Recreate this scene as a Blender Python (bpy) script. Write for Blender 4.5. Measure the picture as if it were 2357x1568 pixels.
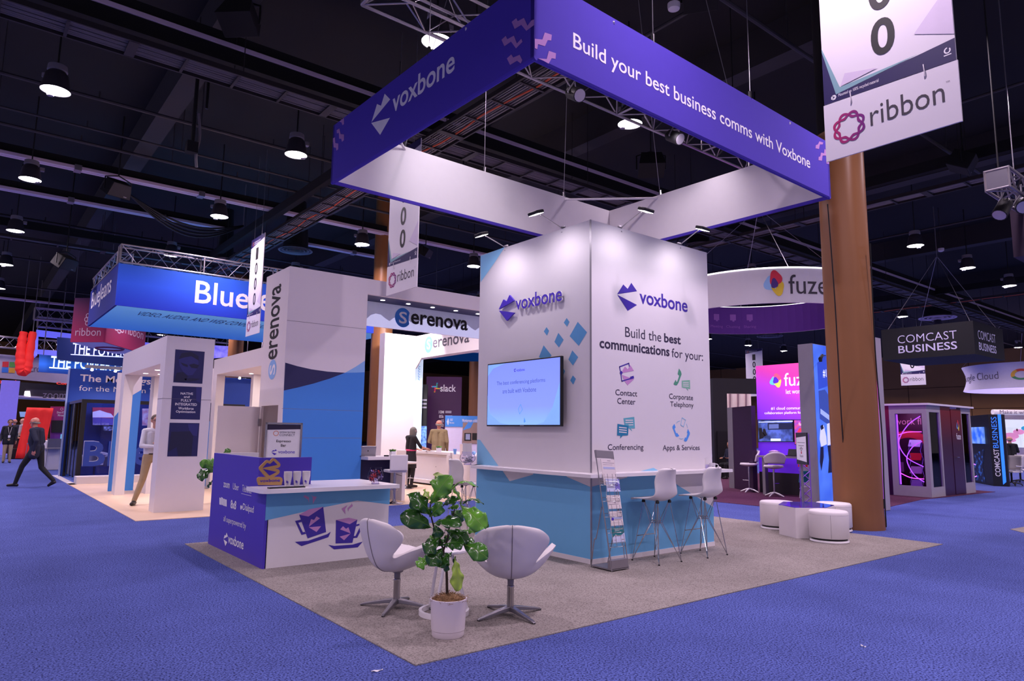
import bpy, bmesh, math, random
import numpy as np
from mathutils import Vector, Matrix, Euler

# ---------------------------------------------------------------- camera, world, exposure
for _o in list(bpy.data.objects):
    bpy.data.objects.remove(_o)
SC = bpy.context.scene
COL = SC.collection
random.seed(11)
cam_data = bpy.data.cameras.new('camera')
cam_data.sensor_width = 36.0
cam_data.lens = 24.111
cam_data.clip_start = 0.05
cam_data.clip_end = 400
camera = bpy.data.objects.new('camera', cam_data)
camera.matrix_world = Matrix(((0.781125, -0.093078, -0.617398, 0.0),
                              (-0.624242, -0.096016, -0.775308, 0.0),
                              (0.012884, 0.991018, -0.133104, 1.55),
                              (0, 0, 0, 1)))
COL.objects.link(camera)
SC.camera = camera
world = bpy.data.worlds.new('hall_ambience')
world.use_nodes = True
_bg = world.node_tree.nodes['Background']
_bg.inputs[0].default_value = (0.80, 0.66, 0.90, 1)
_bg.inputs[1].default_value = 0.34
SC.world = world
SC.view_settings.view_transform = 'Standard'
SC.view_settings.look = 'None'
SC.view_settings.gamma = 1.0
SC.view_settings.exposure = 0.0
SC.view_settings.use_curve_mapping = False
SC.cycles.use_denoising = True
SC.cycles.max_bounces = 5
SC.cycles.diffuse_bounces = 2
SC.cycles.glossy_bounces = 2
SC.cycles.transmission_bounces = 4
SC.cycles.transparent_max_bounces = 6
SC.cycles.caustics_reflective = False
SC.cycles.caustics_refractive = False
SC.cycles.sample_clamp_indirect = 4.0
SC.cycles.use_light_tree = True
LAMP_COLOUR = (1.0, 0.80, 1.0)
LAMP_POWER = 165.0          # each high-bay lamp of the hall
BAY_X0, BAY_DX, BAY_Y0, BAY_DY, BAY_Z = 0.87, 4.93, 9.47, 6.38, 8.2   # the grid the lamps hang on


def area_light(name, loc, size, power, colour=LAMP_COLOUR, target=None, spread=math.pi, parent=None, rect=None):
    d = bpy.data.lights.new(name, 'AREA')
    d.shape = 'DISK'
    d.size = size
    if rect:
        d.shape = 'RECTANGLE'
        d.size, d.size_y = rect
    d.energy = power
    d.color = colour
    d.spread = spread
    o = bpy.data.objects.new(name, d)
    COL.objects.link(o)
    o.location = loc
    if target is not None:
        o.rotation_euler = (Vector(target) - Vector(loc)).to_track_quat('-Z', 'Y').to_euler()
    return o


def spot_light(name, loc, target, power, angle=60, blend=.6, size=.05, colour=LAMP_COLOUR):
    d = bpy.data.lights.new(name, 'SPOT')
    d.energy = power
    d.color = colour
    d.spot_size = math.radians(angle)
    d.spot_blend = blend
    d.shadow_soft_size = size
    o = bpy.data.objects.new(name, d)
    COL.objects.link(o)
    o.location = loc
    o.rotation_euler = (Vector(target) - Vector(loc)).to_track_quat('-Z', 'Y').to_euler()
    return o


# ---------------------------------------------------------------- materials
def lin(h):
    h = h.lstrip('#')
    return tuple(((c / 12.92) if c <= .04045 else ((c + .055) / 1.055) ** 2.4) for c in (int(h[i:i + 2], 16) / 255 for i in (0, 2, 4))) + (1,)


def mat(name, colour, rough=.6, metal=0.0, emit=0.0, emit_colour=None, vary=.06, scale=8.0, bump=0.0, bump_scale=200.0, spec=.5,
        trans=0.0, second=None, second_scale=30.0, second_lo=.35, second_hi=.65, coat=0.0, alpha=1.0, stretch=None):
    m = bpy.data.materials.new(name)
    m.use_nodes = True
    nt = m.node_tree
    b = nt.nodes['Principled BSDF']
    c = lin(colour) if isinstance(colour, str) else tuple(colour) + (1,)
    tc = nt.nodes.new('ShaderNodeTexCoord')
    vec = tc.outputs['Object']
    if stretch:
        mp = nt.nodes.new('ShaderNodeMapping')
        mp.inputs['Scale'].default_value = stretch
        nt.links.new(vec, mp.inputs['Vector'])
        vec = mp.outputs[0]
    ns = nt.nodes.new('ShaderNodeTexNoise')
    ns.inputs['Scale'].default_value = scale
    ns.inputs['Detail'].default_value = 3
    nt.links.new(vec, ns.inputs['Vector'])
    mix = nt.nodes.new('ShaderNodeMix')
    mix.data_type = 'RGBA'
    mix.inputs[6].default_value = tuple(max(0, x * (1 - vary)) for x in c[:3]) + (1,)
    mix.inputs[7].default_value = tuple(min(1, x * (1 + vary)) for x in c[:3]) + (1,)
    nt.links.new(ns.outputs[0], mix.inputs[0])
    out = mix.outputs[2]
    if second:
        n2 = nt.nodes.new('ShaderNodeTexNoise')
        n2.inputs['Scale'].default_value = second_scale
        n2.inputs['Detail'].default_value = 2
        nt.links.new(vec, n2.inputs['Vector'])
        rp = nt.nodes.new('ShaderNodeMapRange')
        rp.inputs[1].default_value = second_lo
        rp.inputs[2].default_value = second_hi
        nt.links.new(n2.outputs[0], rp.inputs[0])
        mx = nt.nodes.new('ShaderNodeMix')
        mx.data_type = 'RGBA'
        nt.links.new(rp.outputs[0], mx.inputs[0])
        nt.links.new(out, mx.inputs[6])
        mx.inputs[7].default_value = lin(second)
        out = mx.outputs[2]
    nt.links.new(out, b.inputs['Base Color'])
    b.inputs['Roughness'].default_value = rough
    b.inputs['Metallic'].default_value = metal
    b.inputs['Specular IOR Level'].default_value = spec
    if coat:
        b.inputs['Coat Weight'].default_value = coat
        b.inputs['Coat Roughness'].default_value = .1
    if trans:
        b.inputs['Transmission Weight'].default_value = trans
        b.inputs['IOR'].default_value = 1.2
    if alpha < 1:
        b.inputs['Alpha'].default_value = alpha
    if emit:
        if emit_colour:
            b.inputs['Emission Color'].default_value = lin(emit_colour)
        else:
            nt.links.new(out, b.inputs['Emission Color'])
        b.inputs['Emission Strength'].default_value = emit
    if bump:
        nb = nt.nodes.new('ShaderNodeTexNoise')
        nb.inputs['Scale'].default_value = bump_scale
        nt.links.new(vec, nb.inputs['Vector'])
        bp = nt.nodes.new('ShaderNodeBump')
        bp.inputs['Strength'].default_value = bump
        bp.inputs['Distance'].default_value = .01
        nt.links.new(nb.outputs[0], bp.inputs['Height'])
        nt.links.new(bp.outputs[0], b.inputs['Normal'])
    return m


def gradient_mat(name, stops, axis=2, lo=0.0, hi=1.0, emit=0.0, rough=.5, angle=None):
    """a printed or backlit colour ramp along an axis of the object's own space"""
    m = mat(name, '888888', rough)
    nt = m.node_tree
    b = nt.nodes['Principled BSDF']
    tc = nt.nodes['Texture Coordinate']
    sep = nt.nodes.new('ShaderNodeSeparateXYZ')
    nt.links.new(tc.outputs['Object'], sep.inputs[0])
    src = sep.outputs[axis]
    if angle:
        ma = nt.nodes.new('ShaderNodeVectorMath')
        ma.operation = 'DOT_PRODUCT'
        nt.links.new(tc.outputs['Object'], ma.inputs[0])
        ma.inputs[1].default_value = angle
        src = ma.outputs['Value']
    mr = nt.nodes.new('ShaderNodeMapRange')
    mr.inputs[1].default_value = lo
    mr.inputs[2].default_value = hi
    nt.links.new(src, mr.inputs[0])
    cr = nt.nodes.new('ShaderNodeValToRGB')
    els = cr.color_ramp.elements
    while len(els) < len(stops):
        els.new(.5)
    for e, (p, c) in zip(els, stops):
        e.position = p
        e.color = lin(c)
    nt.links.new(mr.outputs[0], cr.inputs[0])
    nt.links.new(cr.outputs[0], b.inputs['Base Color'])
    if emit:
        nt.links.new(cr.outputs[0], b.inputs['Emission Color'])
        b.inputs['Emission Strength'].default_value = emit
    return m


def glass_mat(name, tint='eef0ff', gloss=.12, rough=.02):
    m = bpy.data.materials.new(name)
    m.use_nodes = True
    nt = m.node_tree
    nt.nodes.remove(nt.nodes['Principled BSDF'])
    out = nt.nodes['Material Output']
    t = nt.nodes.new('ShaderNodeBsdfTransparent')
    t.inputs[0].default_value = lin(tint)
    g = nt.nodes.new('ShaderNodeBsdfGlossy')
    g.inputs['Roughness'].default_value = rough
    fr = nt.nodes.new('ShaderNodeLayerWeight')
    fr.inputs[0].default_value = gloss
    mx = nt.nodes.new('ShaderNodeMixShader')
    nt.links.new(fr.outputs['Fresnel'], mx.inputs[0])
    nt.links.new(t.outputs[0], mx.inputs[1])
    nt.links.new(g.outputs[0], mx.inputs[2])
    nt.links.new(mx.outputs[0], out.inputs[0])
    return m


# ---------------------------------------------------------------- mesh building
class Fr:
    """a vertical plane: O origin, u to the viewer's right, v up, n towards the viewer"""
    def __init__(s, O, u, v=(0, 0, 1)):
        s.O, s.u, s.v = Vector(O), Vector(u).normalized(), Vector(v).normalized()
        s.n = s.u.cross(s.v)

    def p(s, u, v, d=0.0):
        return s.O + s.u * u + s.v * v + s.n * d


def FX(x):
    return Fr((x, 0, 0), (0, -1, 0))


def FY(y):
    return Fr((0, y, 0), (1, 0, 0))


def FG(ox, oy, deg):
    a = math.radians(deg)
    return Fr((ox, oy, 0), (math.cos(a), math.sin(a), 0))


_text_cache = {}


def text_geo(s, bold, res=3):
    k = (s, bold, res)
    if k not in _text_cache:
        cu = bpy.data.curves.new('lettering', 'FONT')
        cu.body = s
        cu.resolution_u = res
        cu.offset = bold
        o = bpy.data.objects.new('lettering', cu)
        COL.objects.link(o)
        dg = bpy.context.evaluated_depsgraph_get()
        me = bpy.data.meshes.new_from_object(o.evaluated_get(dg))
        vs = [(v.co.x, v.co.y) for v in me.vertices]
        fs = [tuple(p.vertices) for p in me.polygons]
        bpy.data.objects.remove(o)
        bpy.data.meshes.remove(me)
        bpy.data.curves.remove(cu)
        _text_cache[k] = (vs, fs)
    return _text_cache[k]


class MB:
    def __init__(s):
        s.v, s.f, s.m, s.s = [], [], [], []

    def add(s, vs, fs, m=0, smooth=False):
        b = len(s.v)
        s.v.extend(tuple(v) for v in vs)
        for f in fs:
            s.f.append(tuple(b + i for i in f))
            s.m.append(m)
            s.s.append(smooth)
        return s

    def box(s, a, b, m=0):
        x0, x1 = sorted((a[0], b[0])); y0, y1 = sorted((a[1], b[1])); z0, z1 = sorted((a[2], b[2]))
        return s.add([(x0, y0, z0), (x1, y0, z0), (x1, y1, z0), (x0, y1, z0), (x0, y0, z1), (x1, y0, z1), (x1, y1, z1), (x0, y1, z1)],
                     [(0, 3, 2, 1), (4, 5, 6, 7), (0, 1, 5, 4), (1, 2, 6, 5), (2, 3, 7, 6), (3, 0, 4, 7)], m)

    def obox(s, c, size, rot=(0, 0, 0), m=0):
        M = Matrix.Translation(Vector(c)) @ Euler(rot).to_matrix().to_4x4()
        t = MB().box((-size[0] / 2, -size[1] / 2, -size[2] / 2), (size[0] / 2, size[1] / 2, size[2] / 2))
        return s.add([M @ Vector(v) for v in t.v], t.f, m)

    def xf(s, M):
        s.v = [tuple(M @ Vector(v)) for v in s.v]
        return s

    def join(s, o, M=None):
        b = len(s.v)
        s.v.extend([tuple(M @ Vector(v)) for v in o.v] if M else o.v)
        s.f.extend(tuple(b + i for i in f) for f in o.f)
        s.m.extend(o.m)
        s.s.extend(o.s)
        return s

    def tube(s, pts, r=.01, n=8, m=0, closed=False, caps=True, smooth=True):
        P = [Vector(p) for p in pts]
        N = len(P)
        rs = list(r) if isinstance(r, (list, tuple)) else [r] * N
        up = None
        vs = []
        for i in range(N):
            if closed:
                t = (P[(i + 1) % N] - P[i - 1])
            else:
                t = P[min(i + 1, N - 1)] - P[max(i - 1, 0)]
            if t.length < 1e-9:
                t = Vector((0, 0, 1))
            t.normalize()
            if up is None:
                a = Vector((0, 0, 1)) if abs(t.z) < .9 else Vector((1, 0, 0))
                up = t.cross(a).normalized()
            else:
                up = (up - t * up.dot(t))
                up = up.normalized() if up.length > 1e-6 else t.orthogonal().normalized()
            w = t.cross(up)
            for k in range(n):
                a = 2 * math.pi * k / n
                vs.append(P[i] + (up * math.cos(a) + w * math.sin(a)) * rs[i])
        fs = []
        for i in range(N if closed else N - 1):
            j = (i + 1) % N
            for k in range(n):
                l = (k + 1) % n
                fs.append((i * n + k, i * n + l, j * n + l, j * n + k))
        if caps and not closed:
            fs.append(tuple(range(n))[::-1])
            fs.append(tuple((N - 1) * n + k for k in range(n)))
        return s.add(vs, fs, m, smooth)

    def lathe(s, prof, c=(0, 0, 0), n=28, m=0, smooth=True, caps=True, sx=1, sy=1):
        vs, fs = [], []
        for r, z in prof:
            for k in range(n):
                a = 2 * math.pi * k / n
                vs.append((c[0] + r * math.cos(a) * sx, c[1] + r * math.sin(a) * sy, c[2] + z))
        for i in range(len(prof) - 1):
            for k in range(n):
                l = (k + 1) % n
                fs.append((i * n + k, i * n + l, (i + 1) * n + l, (i + 1) * n + k))
        if caps:
            if prof[0][0] > 1e-5:
                fs.append(tuple(range(n))[::-1])
            if prof[-1][0] > 1e-5:
                fs.append(tuple((len(prof) - 1) * n + k for k in range(n)))
        return s.add(vs, fs, m, smooth)

    def ball(s, c, r, n=14, m=0, rot=None):
        r = (r, r, r) if not isinstance(r, (tuple, list)) else r
        vs, fs = [], []
        k = max(6, n // 2)
        for i in range(k + 1):
            a = math.pi * i / k
            for j in range(n):
                b = 2 * math.pi * j / n
                v = Vector((r[0] * math.sin(a) * math.cos(b), r[1] * math.sin(a) * math.sin(b), -r[2] * math.cos(a)))
                if rot is not None:
                    v = rot @ v
                vs.append(v + Vector(c))
        for i in range(k):
            for j in range(n):
                l = (j + 1) % n
                fs.append((i * n + j, i * n + l, (i + 1) * n + l, (i + 1) * n + j))
        return s.add(vs, fs, m, True)

    def flat(s, fr, poly, d=.002, m=0):
        return s.add([fr.p(u, v, d) for u, v in poly], [tuple(range(len(poly)))], m)

    def rect(s, fr, u0, v0, u1, v1, d=.002, m=0):
        return s.flat(fr, [(u0, v0), (u1, v0), (u1, v1), (u0, v1)], d, m)

    def prism(s, fr, poly, d0, d1, m=0, mside=None):
        n = len(poly)
        area = sum(poly[i][0] * poly[(i + 1) % n][1] - poly[(i + 1) % n][0] * poly[i][1] for i in range(n))
        if area < 0:
            poly = poly[::-1]
        s.add([fr.p(u, v, d1) for u, v in poly] + [fr.p(u, v, d0) for u, v in poly],
              [tuple(range(n)), tuple(range(n, 2 * n))[::-1]], m)
        b = [fr.p(u, v, d1) for u, v in poly] + [fr.p(u, v, d0) for u, v in poly]
        s.add(b, [(i, n + i, n + (i + 1) % n, (i + 1) % n) for i in range(n)], m if mside is None else mside)
        return s

    def ring(s, fr, cu, cv, ru, rv, w, d=.002, m=0, n=32, a0=0, a1=360):
        """flat ring of width w"""
        vs, fs = [], []
        for k in range(n + 1):
            a = math.radians(a0 + (a1 - a0) * k / n)
            vs.append(fr.p(cu + (ru) * math.cos(a), cv + (rv) * math.sin(a), d))
            vs.append(fr.p(cu + (ru - w) * math.cos(a), cv + (rv - w) * math.sin(a), d))
        for k in range(n):
            fs.append((2 * k, 2 * k + 2, 2 * k + 3, 2 * k + 1))
        return s.add(vs, fs, m)

    def disc(s, fr, cu, cv, ru, rv, d=.002, m=0, n=28):
        return s.flat(fr, [(cu + ru * math.cos(2 * math.pi * k / n), cv + rv * math.sin(2 * math.pi * k / n)) for k in range(n)], d, m)

    def text(s, fr, body, bb, d=.002, m=0, bold=0.0, ext=0.0, res=3, turn=False, mside=None):
        vs, fs = text_geo(body, bold * .72, res)
        if not vs:
            return s
        xs = [v[0] for v in vs]; ys = [v[1] for v in vs]
        x0, x1, y0, y1 = min(xs), max(xs), min(ys), max(ys)
        u0, v0, u1, v1 = bb
        P = []
        for x, y in vs:
            a, b = (x - x0) / max(1e-6, x1 - x0), (y - y0) / max(1e-6, y1 - y0)
            if turn:      # reading upwards
                a, b = 1 - b, a
            P.append((u0 + a * (u1 - u0), v0 + b * (v1 - v0)))
        s.add([fr.p(u, v, d + ext) for u, v in P], fs, m)
        if ext:
            n = len(P)
            edge = {}
            for f in fs:
                for i in range(len(f)):
                    e = (f[i], f[(i + 1) % len(f)])
                    if (e[1], e[0]) in edge:
                        del edge[(e[1], e[0])]
                    else:
                        edge[e] = 1
            s.add([fr.p(u, v, d + ext) for u, v in P] + [fr.p(u, v, d) for u, v in P], [(a, a + n, b + n, b) for a, b in edge], m if mside is None else mside)
        return s

    def surf(s, fn, nu, nv, m=0, smooth=True, closed=False):
        vs = [fn(i / nu, j / nv) for j in range(nv + 1) for i in range(nu if closed else nu + 1)]
        w = nu if closed else nu + 1
        fs = []
        for j in range(nv):
            for i in range(nu):
                k = (i + 1) % w if closed else i + 1
                fs.append((j * w + i, j * w + k, (j + 1) * w + k, (j + 1) * w + i))
        return s.add(vs, fs, m, smooth)

    def mesh(s, name, org=(0, 0, 0)):
        me = bpy.data.meshes.new(name)
        me.from_pydata([(v[0] - org[0], v[1] - org[1], v[2] - org[2]) for v in s.v], [], s.f)
        me.polygons.foreach_set('material_index', s.m)
        me.polygons.foreach_set('use_smooth', s.s)
        if any(s.s):
            me.set_sharp_from_angle(angle=math.radians(42))
        me.update()
        return me


ORG = {}


def root_of(o):
    while o.parent:
        o = o.parent
    return o


def label(o, text, cat=None, group=None, kind=None):
    if text:
        o['label'] = text
    if cat:
        o['category'] = cat
    if group:
        o['group'] = group
    if kind:
        o['kind'] = kind
    return o


def thing(name, text, cat, loc=(0, 0, 0), rz=0.0, group=None, local=False):
    o = bpy.data.objects.new(name, None)
    o.empty_display_size = .2
    COL.objects.link(o)
    o.location = loc
    o.rotation_euler = (0, 0, rz)
    ORG[o.name] = (0, 0, 0) if local else tuple(loc)
    return label(o, text, cat, group)


def part(name, mb, mats, parent, text=None, bevel=0.0, subsurf=0, solid=0.0, seg=2):
    org = ORG[root_of(parent).name]
    o = bpy.data.objects.new(name, mb.mesh(name, org))
    COL.objects.link(o)
    o.parent = parent
    for m in (mats if isinstance(mats, (list, tuple)) else [mats]):
        o.data.materials.append(m)
    mods(o, bevel, subsurf, solid, seg)
    if text:
        o['label'] = text
    return o


def mods(o, bevel, subsurf, solid, seg=2):
    if solid:
        k = o.modifiers.new('thickness', 'SOLIDIFY'); k.thickness = solid; k.offset = 0
    if subsurf:
        k = o.modifiers.new('smooth', 'SUBSURF'); k.levels = k.render_levels = subsurf
    if bevel:
        k = o.modifiers.new('edges', 'BEVEL'); k.width = bevel; k.segments = seg; k.limit_method = 'ANGLE'; k.angle_limit = math.radians(40)


def solo(name, mb, mats, text, cat, loc=(0, 0, 0), group=None, kind=None, bevel=0.0, local=False, rz=0.0, subsurf=0, solid=0.0):
    o = bpy.data.objects.new(name, mb.mesh(name, (0, 0, 0) if local else loc))
    COL.objects.link(o)
    o.location = loc
    o.rotation_euler = (0, 0, rz)
    for m in (mats if isinstance(mats, (list, tuple)) else [mats]):
        o.data.materials.append(m)
    mods(o, bevel, subsurf, solid)
    ORG[o.name] = tuple(loc)
    return label(o, text, cat, group, kind)


def struct(name, mb, mats, text=None, bevel=0.0):
    o = solo(name, mb, mats, text, None, kind='structure', bevel=bevel)
    return o


def hang(o, pts, r=.01):
    for p in pts:
        part('suspension_wire', MB().tube([tuple(p), (p[0], p[1], 10.6)], r, 5), SILVER, o)


def dup(root, loc, rz=None, text=None, group=None):
    r = root.copy()
    COL.objects.link(r)
    r.location = loc
    if rz is not None:
        r.rotation_euler = (0, 0, rz)
    if text:
        r['label'] = text
    if group:
        r['group'] = group
    for ch in list(root.children):
        c = ch.copy()
        COL.objects.link(c)
        c.parent = r
        for g in list(ch.children):
            d = g.copy()
            COL.objects.link(d)
            d.parent = c
    return r


def rrect(u0, v0, u1, v1, r, n=5):
    P = []
    for cx, cy, a0 in ((u1 - r, v1 - r, 0), (u0 + r, v1 - r, 90), (u0 + r, v0 + r, 180), (u1 - r, v0 + r, 270)):
        for k in range(n + 1):
            a = math.radians(a0 + 90 * k / n)
            P.append((cx + r * math.cos(a), cy + r * math.sin(a)))
    return P


def bez(pts, n=24):
    """smooth curve through the points (Catmull-Rom)"""
    P = [Vector(p) for p in pts]
    out = []
    for i in range(len(P) - 1):
        p0, p1, p2, p3 = P[max(i - 1, 0)], P[i], P[i + 1], P[min(i + 2, len(P) - 1)]
        for k in range(n):
            t = k / n
            out.append(.5 * ((2 * p1) + (p2 - p0) * t + (2 * p0 - 5 * p1 + 4 * p2 - p3) * t * t + (3 * p1 - p0 - 3 * p2 + p3) * t ** 3))
    out.append(P[-1])
    return out


# ---------------------------------------------------------------- shared materials
WHITE = mat('white_laminate', 'e6e0e4', .45, vary=.015)
WHITE_FABRIC = mat('white_stretch_fabric', 'ece6ea', .85, vary=.02)
WHITE_GLOSS = mat('white_gloss', 'efeaee', .25, vary=.01)
WHITE_LEATHER = mat('white_leather', 'ddd6d6', .5, vary=.03, bump=.06, bump_scale=260)
WHITE_PLASTIC = mat('white_plastic', 'e2dcde', .38, vary=.01)
CHROME = mat('brushed_chrome', 'b9b6ba', .22, 1.0, vary=.05)
STEEL = mat('aluminium_truss', 'a9a2a8', .38, 1.0, vary=.08)
GREY_METAL = mat('grey_powder_coat', '8a858c', .45, .3)
SILVER = mat('silver_paint', '9c98a0', .35, .7)
BLACK = mat('black_plastic', '0c0b0e', .5)
BLACK_PAINT = mat('black_ceiling_paint', '0b0a0a', .9, vary=.25, scale=2)
PURPLE = mat('purple_print', '4a35b4', .5, vary=.02)
PURPLE_FABRIC = mat('purple_stretch_fabric', '4a36b0', .9, vary=.03)
DEEP_PURPLE = mat('deep_purple_print', '3a1fa0', .5)
LETTER_PURPLE = mat('purple_letter_acrylic', '4b2fc0', .35)
LILAC = mat('lilac_print', 'c88fc8', .6)
SKY = mat('sky_blue_print', '6db4e2', .55, vary=.02)
PALE_SKY = mat('pale_blue_print', '8ccdf2', .55, vary=.02)
DIAMOND = mat('diamond_blue_print', '5aa0d4', .55)
NAVY_TEXT = mat('dark_plum_print', '2a2040', .6)
PRINT_WHITE = mat('white_print', 'f2eef2', .6)
INK = mat('black_ink', '121014', .6)
NAVY = mat('navy_laminate', '1d1d52', .5)
SERENOVA_BLUE = mat('bright_blue_laminate', '3d84d8', .5, vary=.02)
SERENOVA_LIGHT = mat('light_blue_laminate', '86b6e8', .5)
KRAFT = mat('kraft_board', 'c0955c', .8, vary=.08, scale=40)
LAMP_GLOW = mat('lamp_lens_glow', 'ffffff', .4, emit=9.0, emit_colour='fff6ff')
SMALL_GLOW = mat('downlight_glow', 'ffffff', .4, emit=6.0, emit_colour='fff8f6')

# ---------------------------------------------------------------- the hall: floor, walls, ceiling
CARPET_BLUE = mat('blue_cut_pile_carpet', '5c6ab2', .95, vary=.22, scale=1.6, second='1f2450', second_scale=70, second_lo=.44, second_hi=.66, bump=.6, bump_scale=120, spec=.1)
CARPET_GREY = mat('grey_carpet', '9c948f', .95, vary=.22, scale=2.2, second='56504e', second_scale=80, second_lo=.45, second_hi=.78, bump=.5, bump_scale=130, spec=.1)
CARPET_MAROON = mat('maroon_carpet', '6b3f58', .95, vary=.2, scale=2.5, second='3a2034', second_scale=70, bump=.4, bump_scale=90, spec=.1, stretch=(1, 2.4, 1))
WOOD_FLOOR = mat('pale_maple_floor', 'e8c8a8', .45, vary=.06, scale=3, stretch=(.6, 8, 1))
BROWN_WALL = mat('brown_wall_fabric', 'a87c4c', .9, vary=.12, scale=.6, bump=.2, bump_scale=40)
BROWN_COLUMN = mat('brown_column_wrap', '8a5a34', .42, vary=.12, scale=1.1, stretch=(3, 3, .25))
RAIL = mat('pale_ceiling_rail', 'dcc6d6', .5, vary=.05, scale=1.5)
TRAY = mat('dark_tray_steel', '2e292b', .6, .4, vary=.2)
CABLE_GREY = mat('grey_cable', '6a6468', .6, vary=.3, scale=1.2)
CABLE_ORANGE = mat('orange_cable', 'c8562c', .6)
BEAM = mat('charcoal_beam', '2b292b', .85, vary=.12, scale=.7)
PIPE = mat('black_pipe', '2a272c', .6, vary=.2)

mb = MB().box((-14, -14, -.1), (82, 92, 0))
struct('floor', mb, CARPET_BLUE)
mb = MB().box((-14, -14, 10.6), (82, 92, 10.8))
struct('ceiling', mb, BLACK_PAINT)
mb = MB().box((81.7, -14, 0), (82, 92, 10.6))
for z in (4.6, 6.9):
    mb.box((81.66, -14, z), (81.7, 92, z + .05), 1)
for y in range(-10, 90, 6):
    mb.box((81.66, y, 0), (81.7, y + .05, 10.6), 1)
struct('wall_right', mb, [BROWN_WALL, mat('wall_joint', '5c4028', .9)])
mb = MB().box((-14, 91.7, 0), (81.7, 92, 10.6))
struct('wall_left', mb, BROWN_WALL)

solo('booth_carpet', MB().box((2.52, 4.15, 0), (11.45, 10.2, .008)), CARPET_GREY,
     'grey carpet under the purple and white booth, diamond pointing at the viewer', 'carpet', loc=(2.52, 4.15, 0))
solo('booth_flooring', MB().box((2.44, 13.08, 0), (13.4, 22.6, .01)), WOOD_FLOOR,
     'pale wood flooring under the white portal booth', 'floor', loc=(2.44, 13.08, 0))
solo('booth_carpet', MB().prism(Fr((0, 0, 0), (1, 0, 0), (0, 1, 0)), [(14.004, 9.932, 0)[:2], (14.016, 8.697, 0)[:2], (13.353, 6.884, 0)[:2], (16.42, 7.006, 0)[:2], (19.113, 7.357, 0)[:2], (24, 7.2), (27, 20), (17, 20)], 0, .008), CARPET_MAROON,
     'maroon carpet under the purple booth behind the brown column', 'carpet', loc=(14.2, 9.5, 0))

# columns
def column(x, y, r, text, close=False, top=10.6):
    t = thing('building_column', text, 'column', (x, y, 0))
    m = MB()
    def prof(u, v):
        a = 2 * math.pi * u
        rr = r * (1 + .012 * math.cos(8 * a)) * (1.03 if v < .018 else 1)
        return (x + rr * math.cos(a), y + rr * math.sin(a), top * v)
    m.surf(prof, 64, 56, closed=True)
    part('wrapped_shaft', m, BROWN_COLUMN, t)
    if top < 10:
        part('bare_shaft', MB().lathe([(r * .93, top - .05), (r * .93, 10.6)], (x, y, 0), 40), BLACK_PAINT, t)
    if close:
        mm = MB().tube([(12.008, 5.391, 1.222), (12.008, 5.391, 1.222)], .001)
        lip = MB()
        fr = Fr(Vector((12.005, 5.794, 1.895)) + Vector((0, 0, 0)), (.78, -.62, 0))
        part('access_cover', MB().prism(fr, rrect(-.06, -.09, .06, .09, .02), -.05, .015), BROWN_COLUMN, t)
        bx = MB().obox((12.351, 5.344, 0.435), (.05, .03, .16), (0, 0, -.7))
        part('outlet_box', bx, BLACK, t)
    return t


column(12.27, 5.73, .395, 'brown wrapped column beside the white ottomans', True, 7.1)
column(12.27, 23.4, .40, 'brown column standing behind the white and blue tower panel')
column(12.27, 41.5, .42, 'brown column seen through the opening of the white portal')
column(29.6, 41.5, .45, 'far brown column beside the dark plum panel')
cb = MB()
cb.tube(bez([(11.232, 5.496, 5.49), (11.519, 5.595, 3.805), (11.836, 5.736, 1.742), (11.978, 5.775, 0.855), (12.107, 5.844, 0.002)], 8), .011, 6)
solo('power_cable', cb, BLACK, 'black cable running down the left side of the brown column', 'cable', loc=(12.127, 5.853, 0))
cb = MB()
cb.tube(bez([(12.126, 5.219, 4.91), (12.278, 5.306, 3.096), (12.428, 5.339, 1.603), (12.414, 5.348, 0.721), (12.347, 5.322, 0.051)], 8), .011, 6)
solo('power_cable', cb, BLACK, 'black cable running down the right side of the brown column', 'cable', loc=(12.765, 5.502, 0))

# high-bay lamps on a regular grid
def make_bay_lamp(name='bay_lamp'):
    t = thing(name, 'black dome high-bay lamp hanging from the ceiling on a rod', 'ceiling lamp', (0, 0, BAY_Z), group='high-bay lamps of the hall', local=True)
    part('hanging_rod', MB().tube([(0, 0, .55), (0, 0, 2.4)], .018, 6), BLACK, t)
    part('driver_housing', MB().lathe([(.05, .55), (.17, .53), (.18, .42), (.14, .40)], n=24), GREY_METAL, t)
    m = MB().lathe([(.14, .42), (.20, .34), (.235, .16), (.265, .02), (.272, 0.0), (.262, 0.0), (.22, .16), (.16, .33)], n=28, caps=False)
    part('reflector', m, mat_dome, t)
    part('lens', MB().lathe([(.26, .012), (.16, -.012), (.0, -.02)], n=28), LAMP_GLOW, t)
    b = part('sensor_box', MB().box((.19, -.06, .30), (.30, .06, .39)), GREY_METAL, t)
    part('sensor_disc', MB().lathe([(.06, -.06), (.065, -.03), (.02, -.02)], (.16, -.05, 0), 14), GREY_METAL, t)
    return t


mat_dome = mat('smoked_lamp_dome', '3d3a40', .4, .2, vary=.1)
_first = None
for i in range(-2, 16):
    for j in range(-2, 11):
        x, y = BAY_X0 + BAY_DX * i, BAY_Y0 + BAY_DY * j
        rz = random.choice((0, 1.57, 3.14, 2.3))
        shown = (i >= 0 and j >= 0)
        if shown and x + .8 * y < 78:
            if _first is None:
                _first = make_bay_lamp()
                _first.location = (x, y, BAY_Z)
                _first.rotation_euler.z = rz
            else:
                dup(_first, (x, y, BAY_Z), rz)
        if (i, j) not in ((0, 0), (0, -1)) and (x < 46 and y < 60 or 1 <= j <= 6):
            area_light('bay_light', (x, y, BAY_Z - .03), .42, LAMP_POWER, target=(x, y, 0), spread=math.radians(150))

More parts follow.
